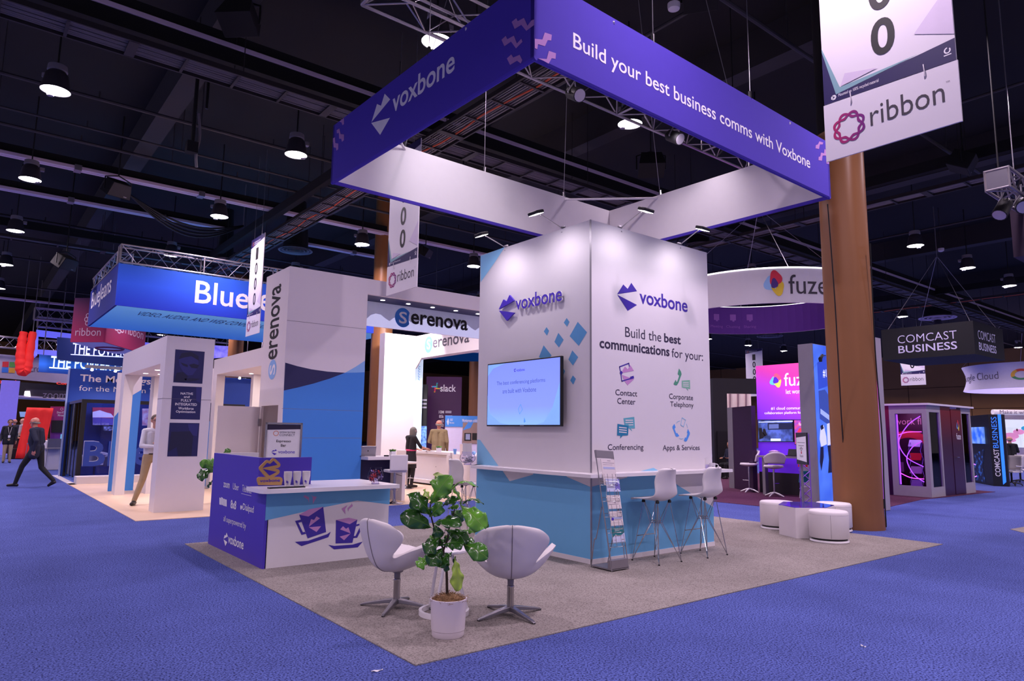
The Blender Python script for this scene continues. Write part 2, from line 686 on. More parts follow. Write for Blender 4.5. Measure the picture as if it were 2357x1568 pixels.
# pale double rails along the ceiling
def rail(name_y, z, x0, x1, text, w=.115, gap=.05, brackets=()):
    t = thing('ceiling_rail', text, 'ceiling rail', (x0, name_y, z))
    for k in (-1, 1):
        y = name_y + k * (w + gap) / 2
        part('rail', MB().box((x0, y - w / 2, z), (x1, y + w / 2, z + .10)), RAIL, t, bevel=.012)
    for bx in brackets:
        part('bracket', MB().box((bx - .09, name_y - w - gap, z - .03), (bx + .09, name_y + w + gap, z + .13)), SILVER, t)
    part('carrier', MB().box((x0, name_y - .02, z + .10), (x1, name_y + .02, z + .35)), BLACK_PAINT, t)
    return t


rail(13.52, 9.0, -1.0, 60, 'pale double rail along the ceiling, nearest and longest of the rails')
rail(23.05, 9.0, -2, 19.5, 'pale double rail across the ceiling behind the purple canopy', .12, .04, [2.0, 5.4, 9.0, 13.2])
rail(26.55, 9.0, -2, 7.2, 'pale double rail on the ceiling above the blue banner, behind the bracketed one', .12, .04, [2.2, 5.0])
rail(26.5, 9.0, 10.0, 14.8, 'short pale double rail on the ceiling above the round vent', .10, .04, [12.4])
rail(50.0, 9.0, -3, 11, 'distant pale rail on the ceiling left of the blue banner', .16, .05)
rail(24.0, 8.6, 19.5, 30, 'short pale rail on the ceiling between the canopy and the round white banner', .09, .04)

# dark beams and pipes
for k, bx in enumerate((3.55, 13.4, 23.3, 33.2, 43.1)):
    w = .5
    m = MB().box((bx - w / 2, -6, 9.75), (bx + w / 2, 88, 10.6))
    struct('trim_%d' % (k + 1), m, BEAM)
for k, (y, z) in enumerate(((6.5, 9.2), (17.55, 9.0), (19.5, 9.0), (20.6, 9.0), (30.6, 9.2), (38.2, 9.2), (46, 9.2))):
    m = MB().tube([(-6, y, z), (70, y, z)], .045 if k != 2 else .03, 8)
    for x in range(-4, 68, 4):
        m.tube([(x, y, z), (x, y, 10.6)], .012, 5)
        m.tube([(x + 1.8, y, z), (x + 1.8, y, z + .18)], .02, 5)
    solo('sprinkler_pipe', m, PIPE, ['sprinkler pipe above the right hand corner of the purple canopy', 'sprinkler pipe nearest behind the cable tray', 'thin sprinkler pipe between two thicker pipes',
         'sprinkler pipe just before the bracketed pale rail', 'sprinkler pipe over the blue banner', 'sprinkler pipe far over the left aisle', 'farthest sprinkler pipe over the left aisle'][k], 'pipe', loc=(-6, y, z))
for k, (x, z) in enumerate(((9.8, 9.3), (17.5, 9.3), (27.6, 9.3))):
    m = MB().tube([(x, -6, z), (x, 60, z)], .04, 8)
    solo('sprinkler_pipe', m, PIPE, ['cross pipe running over the middle of the purple canopy', 'cross pipe over the round white banner', 'cross pipe over the black hanging box'][k], 'pipe', loc=(x, -6, z))

# cable trays
def tray(axis, c, z, a, b, w, text, step=.92, orange=False, n_cable=9):
    def P(s, o, h):
        return (s, c + o, z + h) if axis == 'x' else (c + o, s, z + h)
    t = thing('cable_tray', text, 'cable tray', P(a, 0, 0))
    for k in (-1, 1):
        part('side_rail', MB().box(P(a, k * w / 2 - .02, 0), P(b, k * w / 2 + .02, .10)), TRAY, t)
    s = a
    q = 0
    while s < b and q < 70:
        wd = .05 if q % 4 else .16
        part('rung', MB().box(P(s, -w / 2, 0), P(s + wd, w / 2, .03)), TRAY, t)
        s += step
        q += 1
    m = MB()
    for k in range(n_cable):
        o = -w / 2 + .06 + (w - .12) * k / (n_cable - 1)
        m.tube([P(a + (b - a) * i / 24, o + random.uniform(-.008, .008), .055 + random.uniform(0, .02)) for i in range(25)], random.uniform(.014, .026), 5)
    c1 = part('cables', m, CABLE_GREY, t)
    c1['kind'] = 'stuff'
    if orange:
        m = MB().tube([P(a + (b - a) * i / 60, .05 + .06 * math.sin(i * 1.7), .03) for i in range(61)], .02, 6)
        part('orange_cable', m, CABLE_ORANGE, t, 'orange cable')
    part('spine_beam', MB().box(P(a, -w / 2 + (w + .05 if axis == 'x' else .0) - .1, .5), P(b, -w / 2 + (w + .05 if axis == 'x' else 0) + .1, .8)), BLACK_PAINT, t)
    s = a + 1
    while s < b:
        for k in (-1, 1):
            part('hanger_rod', MB().tube([P(s, k * w / 2, .05), P(s, k * w / 2, 10.6 - z)], .01, 5), TRAY, t)
        s += 4.6
    return t


tray('x', 13.15, 8.2, -2.0, 62, .62, 'long ladder cable tray full of grey cables, running across the ceiling')
tray('y', 8.0, 8.15, 8.6, 60, .66, 'cable tray with an orange cable, running away over the white booths', orange=True)
tray('y', 20.2, 8.2, -4, 30, .55, 'cable tray crossing behind the brown column')
tray('x', 29.9, 8.2, -2, 9, .5, 'narrow cable tray above the blue banner', step=1.4, n_cable=5)
tray('y', 38.5, 8.3, -6, 26, .5, 'far cable tray with a red cable, at the right', orange=True)

# speakers
def ceiling_speaker(P, rz, text, s=.62, tilt=.5):
    t = thing('ceiling_speaker', text, 'loudspeaker', P, rz, local=True)
    R = Euler((tilt, 0, 0)).to_matrix().to_4x4()
    fr = Fr((0, 0, 0), (1, 0, 0))
    m = MB().prism(fr, [(-s * .55, -s * .3), (s * .55, -s * .3), (s * .42, s * .4), (-s * .42, s * .4)], -s * .7, s * .1)
    part('cabinet', m.xf(R), BLACK_PAINT, t, bevel=.02)
    m = MB().prism(fr, [(-s * .52, -s * .28), (s * .52, -s * .28), (s * .4, s * .37), (-s * .4, s * .37)], s * .1, s * .12)
    part('grille', m.xf(R), PIPE, t)
    part('badge', MB().rect(fr, s * .2, -s * .22, s * .34, -s * .18, s * .125).xf(R), SILVER, t)
    m = MB().tube([(-s * .6, s * .2, 0), (-s * .6, s * .2, s * .6), (0, s * .2, s * .8), (s * .6, s * .2, s * .6), (s * .6, s * .2, 0)], .02, 6)
    part('yoke', m, BLACK, t)
    part('rod', MB().tube([(0, s * .2, s * .8), (0, s * .2, 10.6 - P[2])], .02, 6), BLACK, t)


ceiling_speaker((3.416, 12.397, 8.9), 2.4, 'black loudspeaker cabinet hanging above the nearest pale rail', .6)
ceiling_speaker((2.964, 21.961, 8.3), .3, 'black loudspeaker hanging between two pale rails at the left', .6)
ceiling_speaker((13.56, 11.282, 8.4), 2.4, 'black loudspeaker seen through the purple canopy', .62)
ceiling_speaker((19.318, 5.79, 8.4), .2, 'black loudspeaker hanging right of the large aisle sign', .62)
ceiling_speaker((13.62, 22.43, 8.4), .6, 'black loudspeaker hanging above the white fascia sign', .5)
ceiling_speaker((2.455, 28.218, 7.2), .6, 'black loudspeaker hanging left of the blue banner', .6)
ceiling_speaker((9.662, 6.842, 9.2), 2.2, 'black loudspeaker at the top edge above the purple canopy', .55)

# round vents
def vent(P, r, text, pale=False):
    t = thing('ceiling_vent', text, 'vent', P, local=True)
    for k in range(4):
        rr = r * (1 - .22 * k)
        part('cone', MB().lathe([(rr * .80, .10 + .02 * k), (rr * .93, .03), (rr, 0), (rr * .98, -.02), (rr * .9, .0)], n=36, caps=False), RAIL if pale else GREY_VENT, t)
    part('duct', MB().lathe([(r * .72, .05), (r * .72, .5), (r * .5, 10.6 - P[2])], n=24), BLACK_PAINT, t)


GREY_VENT = mat('grey_vent_enamel', '5a555e', .5)
vent((9.76, 26.129, 8.6), .66, 'round ringed ceiling vent above the white tower panel')
vent((21.948, 15.928, 8.9), .6, 'round ringed ceiling vent beside the arm lamp at the right of the white tower')
vent((44.595, 15.615, 8.6), 1.0, 'round pale ceiling vent above the black hanging box', True)
vent((44.506, 26.397, 8.6), .9, 'round ceiling vent under the round white banner')
vent((7.922, 29.029, 8.4), .42, 'round pale ceiling vent above the lattice truss', True)
vent((82.933, 54.802, 8.6), 1.2, 'round pale ceiling vent left of the far aisle sign', True)

# smoke detectors
for k, (P, tx) in enumerate((((29.514, 10.041, 8.9), 'white smoke detector above the long pale rail at the right'), ((9.105, 6.997, 9), 'white smoke detector near the top edge'), ((11.2, 7.838, 9.6), 'white coiled hoop hanging from a cross pipe'))):
    if k < 2:
        t = thing('smoke_detector', tx, 'smoke detector', P, local=True)
        part('cap', MB().lathe([(.05, -.08), (.10, -.05), (.11, 0), (.11, .05)], n=18), WHITE_PLASTIC, t)
        part('stem', MB().tube([(0, 0, .05), (0, 0, 10.6 - P[2])], .015, 6), PIPE, t)
# drop box with hanging cables
t = thing('drop_box', 'black power drop box with cables hanging below the cable tray', 'power box', (3.328, 15.246, 7.6), local=True)
part('pole', MB().tube([(0, 0, 0), (0, 0, 2.9)], .04, 8), BLACK, t)
part('box', MB().box((-.12, -.10, -.22), (.10, .10, .02)), BLACK_PAINT, t)
part('plug_cable', MB().tube(bez([(.08, 0, .7), (.14, .02, .2), (.09, 0, -.2), (.12, .02, -.5)], 8), .03, 6), CABLE_GREY, t)
part('side_rod', MB().tube([(.25, .1, .9), (.25, .1, 2.9)], .03, 6), BLACK, t)
# black cable swags
m = MB()
for k in range(4):
    a, b = Vector((3.619, 24.471, 9)), Vector((7.501, 25.455, 9))
    m.tube([a.lerp(b, i / 16) - Vector((0, 0, (.5 + .12 * k) * math.sin(math.pi * i / 16))) for i in range(17)], .035, 6)
o = solo('cable_swag', m, BLACK, 'bundle of black cables sagging from the ceiling at the left', 'cable', loc=(3.619, 24.471, 9))
hang(o, [(3.619, 24.471, 9), (7.501, 25.455, 9)], .02)

# ---------------------------------------------------------------- white tower of the main booth
TX, TY, TW, TD, TH = 6.022, 5.992, 2.442, 2.375, 4.249


def lips_logo(mb, fr, upper, lower, d=.002, m=0, ext=0):
    for poly in (upper, lower):
        if ext:
            mb.prism(fr, poly, d, d + ext, m)
        else:
            mb.flat(fr, poly, d, m)
    return mb


UP0 = [(0, .52), (.30, .86), (.50, .70), (.70, 1), (1, .66)]
LO0 = [(.0, .48), (1, .28), (.57, 0)]


def lips_box(mb, fr, u0, v0, u1, v1, d=.002, m=0, ext=0, flip=False):
    g = lambda P: [(u0 + (1 - a if flip else a) * (u1 - u0), v0 + b * (v1 - v0)) for a, b in P]
    return lips_logo(mb, fr, g(UP0), g(LO0), d, m, ext)


tower = thing('booth_tower', 'tall white square tower with blue base, counter ledge and purple lettering', 'booth tower', (TX, TY, 0))
fl, frt = FX(TX), FY(TY)
# left panel with its prints
m = MB().box((TX, TY, 0), (TX + .05, TY + TD, TH), 0)
blue = [(-8.364, 0.007), (-6.003, 0.022), (-6, 0.91), (-6.418, 1.007), (-6.418, 1.051), (-7.072, 1.028), (-7.072, 0.999), (-7.572, 0.881), (-7.725, 1.006), (-7.726, 1.037), (-8.35, 1.025)]
m.flat(fl, blue, .002, 1)
m.flat(fl, [(-8.349, 1.061), (-8.357, 1.44), (-8.285, 1.438), (-7.808, 1.061)], .002, 2)
m.flat(fl, [(-8.366, 4.24), (-7.762, 4.254), (-7.99, 4.075), (-8.349, 3.823)], .002, 2)
for dm in ([(-6.427, 3.033), (-6.376, 2.976), (-6.421, 2.918), (-6.483, 2.979)], [(-6.821, 2.957), (-6.769, 2.902), (-6.812, 2.842), (-6.875, 2.906)],
           [(-6.222, 2.958), (-6.056, 2.806), (-6.204, 2.648), (-6.371, 2.789)], [(-6.587, 2.855), (-6.485, 2.754), (-6.575, 2.661), (-6.662, 2.743)],
           [(-6.878, 2.717), (-6.718, 2.568), (-6.813, 2.495), (-6.972, 2.564)], [(-6.322, 2.601), (-6.214, 2.505), (-6.31, 2.406), (-6.393, 2.489)],
           [(-6.502, 2.394), (-6.455, 2.343), (-6.495, 2.281), (-6.554, 2.334)], [(-6.31, 2.28), (-6.256, 2.233), (-6.304, 2.162), (-6.36, 2.219)]):
    m.flat(fl, dm, .002, 3)
part('left_panel', m, [WHITE, SKY, PALE_SKY, DIAMOND], tower)
# right panel
m = MB().box((TX + .05, TY, 0), (TX + TW, TY + .05, TH), 0)
m.flat(frt, [(6.014, 0.016), (6.017, 0.912), (6.665, 1.005), (6.666, 1.051), (7.412, 1.045), (7.411, 1.001), (7.73, 0.847), (8.468, 0.536), (8.458, -0.017)], .002, 1)
m.flat(frt, [(6.866, 1.07), (7.177, 1.115), (7.3, 1.065), (7.176, 1.038)], .002, 2)
part('right_panel', m, [WHITE, SKY, PALE_SKY], tower)
part('back_panel', MB().box((TX + TW - .05, TY + .05, 0), (TX + TW, TY + TD, TH)), WHITE, tower)
part('far_panel', MB().box((TX + .05, TY + TD - .05, 0), (TX + TW - .05, TY + TD, TH)), WHITE, tower)
part('roof', MB().box((TX + .05, TY + .05, TH - .08), (TX + TW - .05, TY + TD - .05, TH - .04)), WHITE, tower)
part('corner_trim', MB().box((TX - .004, TY - .004, 0), (TX + .012, TY + .012, TH)), SILVER, tower)
m = MB()
for a, b in (((TX - .012, TY - .012, 0), (TX, TY + TD, .065)), ((TX - .012, TY - .012, 0), (TX + TW, TY, .065))):
    m.box(a, b)
part('base_trim', m, WHITE, tower)
# counter ledge around the tower
zc = 1.0775
fh = Fr((0, 0, 0), (1, 0, 0), (0, 1, 0))
m = MB().prism(fh, [(5.771, 5.746), (8.72, 5.746), (8.72, 8.75), (8.46, 8.75), (8.46, TY), (TX, TY), (TX, 8.366), (8.46, 8.366), (8.46, 8.75), (5.771, 8.75), ], zc - .04, zc)
m = MB().prism(fh, [(5.771, 5.746), (8.60, 5.746), (8.60, TY), (TX, TY), (TX, 8.02), (5.72, 8.62), (5.50, 8.18)][:5] + [(TX, 8.366), (6.6, 8.366), (6.6, 8.72), (5.771, 8.16)], zc - .04, zc)
part('counter_ledge', m, WHITE_GLOSS, tower, bevel=.004)
# raised logo on the left face, set off the wall on pins
m = lips_logo(MB(), fl, [(-7.814, 3.325), (-7.708, 3.457), (-7.632, 3.415), (-7.568, 3.502), (-7.456, 3.404)], [(-7.81, 3.308), (-7.45, 3.23), (-7.623, 3.134)], .03, 0, .025)
m.text(fl, 'voxbone', (-7.423, 3.259, -6.465, 3.459), .03, 0, bold=.014, ext=.025, res=5, mside=1)
part('raised_logo', m, [LETTER_PURPLE, PRINT_WHITE], tower, 'raised purple lips logo and lettering')
# printed logo and words on the right face
m = lips_logo(MB(), frt, [(6.505, 3.348), (6.623, 3.495), (6.707, 3.447), (6.78, 3.54), (6.891, 3.442)], [(6.508, 3.341), (6.888, 3.255), (6.703, 3.153)])
m.text(frt, 'voxbone', (6.941, 3.284, 7.97, 3.479), .002, 0, bold=.022, res=5)
part('printed_logo', m, DEEP_PURPLE, tower, 'printed purple lips logo and lettering')
m = MB()
m.text(frt, 'Build the', (6.652, 2.805, 7.377, 2.936), .002, 0, bold=-.004)
m.text(frt, 'best', (7.439, 2.805, 7.799, 2.932), .002, 0, bold=.03)
m.text(frt, 'communications', (6.175, 2.617, 7.548, 2.744), .002, 0, bold=.03)
m.text(frt, 'for your:', (7.596, 2.573, 8.304, 2.737), .002, 0)
for s_, bb in (('Contact', (6.458, 2.038, 6.872, 2.113)), ('Center', (6.492, 1.93, 6.835, 2.006)),
               ('Corporate', (7.524, 2.013, 8.051, 2.108)), ('Telephony', (7.546, 1.91, 8.058, 2)),
               ('Conferencing', (6.315, 1.328, 6.981, 1.422)), ('Apps & Services', (7.372, 1.318, 8.177, 1.411))):
    m.text(frt, s_, bb, .002, 0, bold=.004)
part('lettering', m, NAVY_TEXT, tower, 'dark plum lettering')
# icons
TEAL1, TEAL2 = mat('teal_print', '1f7fa8', .6), mat('pale_teal_print', '62b0c2', .6)
GREEN1, GREEN2 = mat('green_print', '4f9a7c', .6), mat('pale_green_print', '8cc4a8', .6)
AZURE = mat('azure_print', '4f9af0', .6)
m = MB()
m.flat(frt, [(6.585, 2.327), (6.596, 2.363), (6.643, 2.416), (6.692, 2.382), (6.745, 2.44), (6.811, 2.372)], .002, 0)
m.flat(frt, [(6.577, 2.304), (6.725, 2.277), (6.814, 2.262), (6.689, 2.175), (6.631, 2.225)], .002, 0)
def strip(mb, fr, P, w, d=.003, mm=0):
    for i in range(len(P) - 1):
        a, b = Vector(P[i]), Vector(P[i + 1])
        t = (b - a).normalized()
        n = Vector((-t.y, t.x)) * w / 2
        a = a - t * w * .45
        b = b + t * w * .45
        mb.flat(fr, [tuple(a + n), tuple(a - n), tuple(b - n), tuple(b + n)], d, mm)
strip(m, frt, [(6.725, 2.427), (6.715, 2.463), (6.538, 2.404), (6.559, 2.335), (6.579, 2.222), (6.75, 2.267)], .014, .003, 1)
m.flat(frt, [(6.537, 2.326), (6.571, 2.356), (6.595, 2.333), (6.569, 2.298)], .004, 1)
m.flat(frt, [(6.732, 2.286), (6.803, 2.306), (6.813, 2.272), (6.745, 2.256)], .004, 1)
part('contact_icon', m, [LILAC, DEEP_PURPLE], tower)
m = MB()
def handset(fr, P, mm):
    return P
m.flat(frt, [(7.748, 2.466), (7.791, 2.426), (7.805, 2.389), (7.731, 2.265), (7.696, 2.228), (7.654, 2.227), (7.622, 2.241), (7.673, 2.305), (7.684, 2.279), (7.701, 2.274), (7.751, 2.364), (7.718, 2.388)], .002, 0)
m.flat(frt, [(7.804, 2.299), (7.988, 2.318), (7.992, 2.192), (7.936, 2.195), (7.946, 2.163), (7.893, 2.199), (7.805, 2.201)], .002, 1)
for a in range(3):
    y = 448 + a * 24
    m.flat(frt, [[(7.831, 2.278), (7.96, 2.283), (7.96, 2.272), (7.831, 2.267)], [(7.83, 2.254), (7.959, 2.258), (7.959, 2.247), (7.83, 2.244)], [(7.83, 2.231), (7.959, 2.233), (7.958, 2.222), (7.829, 2.22)]][a], .003, 2)
part('telephone_icon', m, [GREEN1, GREEN2, WHITE], tower)
m = MB()
m.flat(frt, [(6.604, 1.75), (6.809, 1.772), (6.822, 1.625), (6.744, 1.622), (6.769, 1.586), (6.696, 1.631), (6.623, 1.664)], .002, 1)
m.flat(frt, [(6.491, 1.677), (6.699, 1.656), (6.687, 1.535), (6.585, 1.529), (6.537, 1.492), (6.545, 1.529), (6.481, 1.531)], .003, 0)
for P in ([(6.639, 1.732), (6.782, 1.735), (6.782, 1.721), (6.639, 1.716)], [(6.638, 1.702), (6.784, 1.707), (6.786, 1.693), (6.638, 1.688)], [(6.689, 1.671), (6.785, 1.677), (6.787, 1.663), (6.704, 1.66)],
          [(6.518, 1.641), (6.662, 1.633), (6.662, 1.62), (6.517, 1.627)], [(6.517, 1.612), (6.662, 1.603), (6.662, 1.59), (6.517, 1.598)], [(6.517, 1.583), (6.661, 1.574), (6.661, 1.562), (6.517, 1.569)]):
    m.flat(frt, P, .004, 2)
part('conferencing_icon', m, [TEAL1, TEAL2, WHITE], tower)
m = MB()
m.flat(frt, [(7.625, 1.697), (7.652, 1.65), (7.628, 1.629), (7.663, 1.566), (7.68, 1.577), (7.726, 1.535), (7.683, 1.519), (7.65, 1.529), (7.587, 1.639), (7.584, 1.66)], .002, 0)
m.flat(frt, [(7.921, 1.633), (7.962, 1.58), (7.958, 1.553), (7.894, 1.467), (7.859, 1.456), (7.824, 1.472), (7.853, 1.515), (7.878, 1.509), (7.911, 1.568), (7.895, 1.584)], .002, 0)
strip(m, frt, [(7.795, 1.785), (7.873, 1.755), (7.823, 1.661), (7.764, 1.684), (7.795, 1.785)], .008, .003, 1)
strip(m, frt, [(7.667, 1.708), (7.698, 1.73), (7.749, 1.742)], .006, .003, 1)
strip(m, frt, [(7.885, 1.702), (7.905, 1.675), (7.911, 1.654)], .006, .003, 1)
strip(m, frt, [(7.725, 1.503), (7.767, 1.493), (7.81, 1.502)], .006, .003, 1)
part('apps_icon', m, [AZURE, PALE_SKY], tower)

# arm lamps clamped on the tower top
def arm_lamp(base, head, out, text, aim, power=26):
    t = thing('arm_lamp', text, 'lamp', base)
    b, h, o = Vector(base), Vector(head), Vector(out).normalized()
    side = Vector((-o.y, o.x, 0))
    part('clamp', MB().tube([b + Vector((0, 0, -.05)), b + Vector((0, 0, .03)), b + (h - b) * .12], [.035, .03, .012], 10), SILVER, t)
    part('arm', MB().tube([b + (h - b) * .1, h], .008, 8), CHROME, t)
    fr = Fr(h + o * .02, side)
    hd = MB()
    M = Matrix.Translation(h + o * .07) @ Matrix((side, o, Vector((0, 0, 1)))).transposed().to_4x4() @ Euler((-.35, 0, 0)).to_matrix().to_4x4()
    hd.join(MB().box((-.09, -.06, -.012), (.09, .07, .03)), M)
    part('head', hd, BLACK, t, bevel=.012)
    part('lens', MB().join(MB().box((-.08, -.05, -.016), (.08, .06, -.012)), M), SMALL_GLOW, t)
    a = Vector(aim)
    src = h + o * .07 + Vector((0, 0, -.05))
    spot_light('arm_lamp_beam', src, a, power, 150, .9, .05, (1.0, .88, 1.0))
    return t


arm_lamp((TX + .03, 6.53, TH), (5.5, 6.361, 4.294), (-1, 0, 0), 'small black arm lamp over the left face of the tower, nearer its front corner', (TX, 6.53, 2.9))
arm_lamp((TX + .03, 7.76, TH), (5.5, 7.528, 4.274), (-1, 0, 0), 'small black arm lamp over the left face of the tower, at the far end', (TX, 7.76, 2.9))
arm_lamp((6.60, TY + .03, TH), (6.389, 5.47, 4.298), (0, -1, 0), 'small black arm lamp over the lettered face of the tower, nearer its front corner', (6.6, TY, 2.9))
arm_lamp((7.84, TY + .03, TH), (7.546, 5.47, 4.293), (0, -1, 0), 'small black arm lamp over the lettered face of the tower, at its right end', (7.84, TY, 2.9))

# wall television
SCREEN_BLUE = gradient_mat('lit_screen_blue', [(0, '8fc4ff'), (.3, '8aa0fa'), (1, '8094f6')], 2, -.45, .45, emit=.75, rough=.25)
tvx = 5.90
tv = thing('television', 'wall television showing a pale blue slide, on the left face of the tower', 'television', (tvx, 7.19, 2.08))
ft = FX(tvx)
m = MB().box((tvx, 6.40, 1.635), (tvx + .045, 7.97, 2.53))
part('cabinet', m, BLACK, tv, bevel=.006)
u0, u1, v0, v1 = -7.952, -6.418, 1.655, 2.512
m = MB().rect(ft, u0, v0, u1, v1, .002, 0)
m.flat(ft, [(u0, v0 + .42), (u0 + .06, v0 + .16), (u0 + .3, v0 + .03), (u0 + .5, v0), (u0, v0)], .003, 1)
m.flat(ft, [(u1, v0 + .55), (u1 - .14, v0 + .22), (u1 - .3, v0 + .04), (u1 - .45, v0), (u1, v0)], .003, 1)
m.flat(ft, [(u0, v1), (u0 + .4, v1), (u0 + .12, v1 - .06), (u0, v1 - .16)], .003, 1)
part('screen', m, [SCREEN_BLUE, mat('lit_screen_cyan', '84b2fa', .3, emit=.7)], tv, 'lit pale blue screen')
m = MB()
lips_box(m, ft, -7.36, 2.375, -7.31, 2.43, .004)
m.text(ft, 'voxbone', (-7.30, 2.38, -7.12, 2.42), .004, 0, bold=.01)
part('screen_logo', m, mat('lit_screen_violet', '4a3fd0', .4, emit=.5), tv)
m = MB()
m.text(ft, 'The best conferencing platforms', (-7.74, 2.195, -6.70, 2.265), .004, 0)
m.text(ft, 'are built with Voxbone', (-7.60, 2.09, -6.88, 2.155), .004, 0)
part('screen_text', m, mat('lit_screen_slate', '5a68b8', .4, emit=.4), tv)
m = MB()
strip(m, ft, [(-7.22, 1.80), (-7.25, 1.87), (-7.20, 1.93), (-7.16, 1.86), (-7.22, 1.80)], .008, .004)
m.flat(ft, [(-7.13, 1.70), (-7.12, 1.755), (-7.09, 1.70), (-7.12, 1.68)], .004)
part('screen_diamonds', m, mat('lit_screen_azure', '5aa0f5', .4, emit=.6), tv)
part('wall_bracket', MB().box((tvx + .045, 6.9, 1.85), (TX, 7.4, 2.3)), BLACK, tv)
part('badge', MB().box((tvx - .003, 7.13, 1.64), (tvx, 7.21, 1.652)), SILVER, tv)

# ---------------------------------------------------------------- hanging canopy
KX, KY, KW, KL, KB, KT, KR = 4.1313, 4.8959, 6.2224, 4.6561, 5.2454, 6.1828, 1.014
canopy = thing('hanging_canopy', 'large square hanging canopy banner, purple outside and white inside', 'hanging sign', (KX, KY, KB))
ang = math.radians(KR)


def K(u, v, z):
    return Vector((KX + u * math.cos(ang) - v * math.sin(ang), KY + u * math.sin(ang) + v * math.cos(ang), z))


def canopy_panel(name, a, b, inn, n=26):
    """one fabric side: outer purple, inner white, rounded bottom fold; bowed slightly between frame posts"""
    a, b = Vector((a[0], a[1])), Vector((b[0], b[1]))
    i2 = Vector(inn)
    m = MB()
    th = .055
    prof = [(0, KT, 0), (0, KB + .03, 0), (.012, KB + .008, 0), (.03, KB, 0), (th - .01, KB + .004, 0), (th, KB + .05, 0), (th, KB + .055, 1), (th, KT, 1), (0, KT, 1)]
    rows = []
    for k in range(n + 1):
        t = k / n
        p = a.lerp(b, t)
        for o, z, _ in prof:
            q = p + i2 * o
            rows.append(K(q.x, q.y, z))
    w = len(prof)
    fs, ms = [], []
    for k in range(n):
        for j in range(w - 1):
            fs.append((k * w + j, (k + 1) * w + j, (k + 1) * w + j + 1, k * w + j + 1))
            ms.append(0 if j < 5 else 1)
    fs += [tuple(range(w)), tuple(range(n * w, (n + 1) * w))[::-1]]
    ms += [0, 0]
    base = len(m.v)
    m.v += [tuple(r) for r in rows]
    m.f += fs
    m.m += ms
    m.s += [False] * len(fs)
    return part(name, m, [PURPLE_FABRIC, WHITE_FABRIC], canopy)


canopy_panel('right_side', (0, 0), (KW, 0), (0, 1))
canopy_panel('left_side', (0, KL), (0, 0), (1, 0))
canopy_panel('rear_left_side', (KW, KL), (0, KL), (0, -1))
canopy_panel('rear_right_side', (KW, 0), (KW, KL), (-1, 0))
fk, fkl = FG(KX, KY, 1.014), FG(KX, KY, -88.986)
m = MB()
for P in ([(-0.356, 5.815), (-0.28, 5.82), (-0.258, 5.775), (-0.157, 5.763), (-0.101, 5.649), (-0.042, 5.678), (0.001, 5.67), (0.001, 5.608), (-0.118, 5.602), (-0.198, 5.706), (-0.305, 5.711)],
          [(-0.523, 5.691), (-0.452, 5.702), (-0.424, 5.652), (-0.316, 5.642), (-0.266, 5.532), (-0.195, 5.551), (-0.177, 5.509), (-0.279, 5.483), (-0.362, 5.596), (-0.472, 5.594)],
          [(-0.427, 5.437), (-0.354, 5.45), (-0.323, 5.401), (-0.219, 5.386), (-0.176, 5.309), (-0.201, 5.284), (-0.26, 5.339), (-0.373, 5.341)],
          [(-4.447, 6.173), (-4.291, 6.172), (-4.281, 6.074), (-4.33, 6.075), (-4.364, 6.13)],
          [(-4.526, 6.063), (-4.431, 6.058), (-4.379, 5.951), (-4.264, 5.907), (-4.255, 5.815), (-4.32, 5.809), (-4.348, 5.867), (-4.422, 5.892), (-4.444, 5.994), (-4.509, 6.006)],
          [(-4.643, 5.971), (-4.573, 5.966), (-4.551, 5.867), (-4.444, 5.824), (-4.435, 5.734), (-4.495, 5.727), (-4.519, 5.782), (-4.603, 5.815), (-4.624, 5.907), (-4.636, 5.908)]):
    m.flat(fkl, P, .003)
for P in ([(0.007, 5.464), (0.108, 5.495), (0.141, 5.586), (0.239, 5.6), (0.23, 5.533), (0.181, 5.518), (0.145, 5.438), (0.051, 5.423), (0.04, 5.364), (0.008, 5.364)],
          [(0.052, 5.271), (0.169, 5.308), (0.199, 5.408), (0.298, 5.42), (0.292, 5.356), (0.238, 5.342), (0.197, 5.268), (0.124, 5.273)],
          [(5.922, 6.112), (6.049, 6.127), (6.02, 6.089), (5.93, 6.063), (5.897, 5.978), (5.785, 5.958), (5.797, 6.012), (5.866, 6.045)],
          [(6.077, 6.029), (6.128, 6.03), (6.118, 5.932), (6.001, 5.899), (5.972, 5.809), (5.859, 5.787), (5.872, 5.845), (5.928, 5.866), (5.955, 5.937), (6.057, 5.955)],
          [(6.123, 5.856), (6.208, 5.892), (6.211, 5.816), (6.118, 5.804)]):
    m.flat(fk, P, .003)
part('zigzag_print', m, mat('lilac_zigzag_print', 'b884c4', .85), canopy, 'lilac zigzag print')
m = MB()
m.text(fk, 'Build your best business comms with Voxbone', (0.546, 5.526, 5.585, 5.753), .003, 0, bold=.012, res=5)
part('slogan', m, PRINT_WHITE, canopy, 'white slogan lettering')
m = lips_logo(MB(), fkl, [(-3.404, 5.793), (-3.264, 6.006), (-3.148, 5.937), (-3.058, 6.076), (-2.899, 5.933)], [(-3.411, 5.784), (-2.885, 5.669), (-3.139, 5.516)], .003)
m.text(fkl, 'voxbone', (-2.831, 5.709, -1.395, 5.999), .003, 0, bold=.022, res=5)
part('logo', m, PRINT_WHITE, canopy, 'white lips logo and lettering')
for a, b in (((1.25, KL), (.05, KL - 1.3)), ((KW - 1.35, KL), (KW, KL - 1.35)), ((KW, 1.2), (KW - 1.2, 0)), ((1.2, 0), (0, 1.2))):
    part('corner_brace', MB().tube([K(a[0], a[1] - .03 * (a[1] > 0), KT - .05), K(b[0], b[1], KT - .05)], .022, 8), WHITE, canopy)
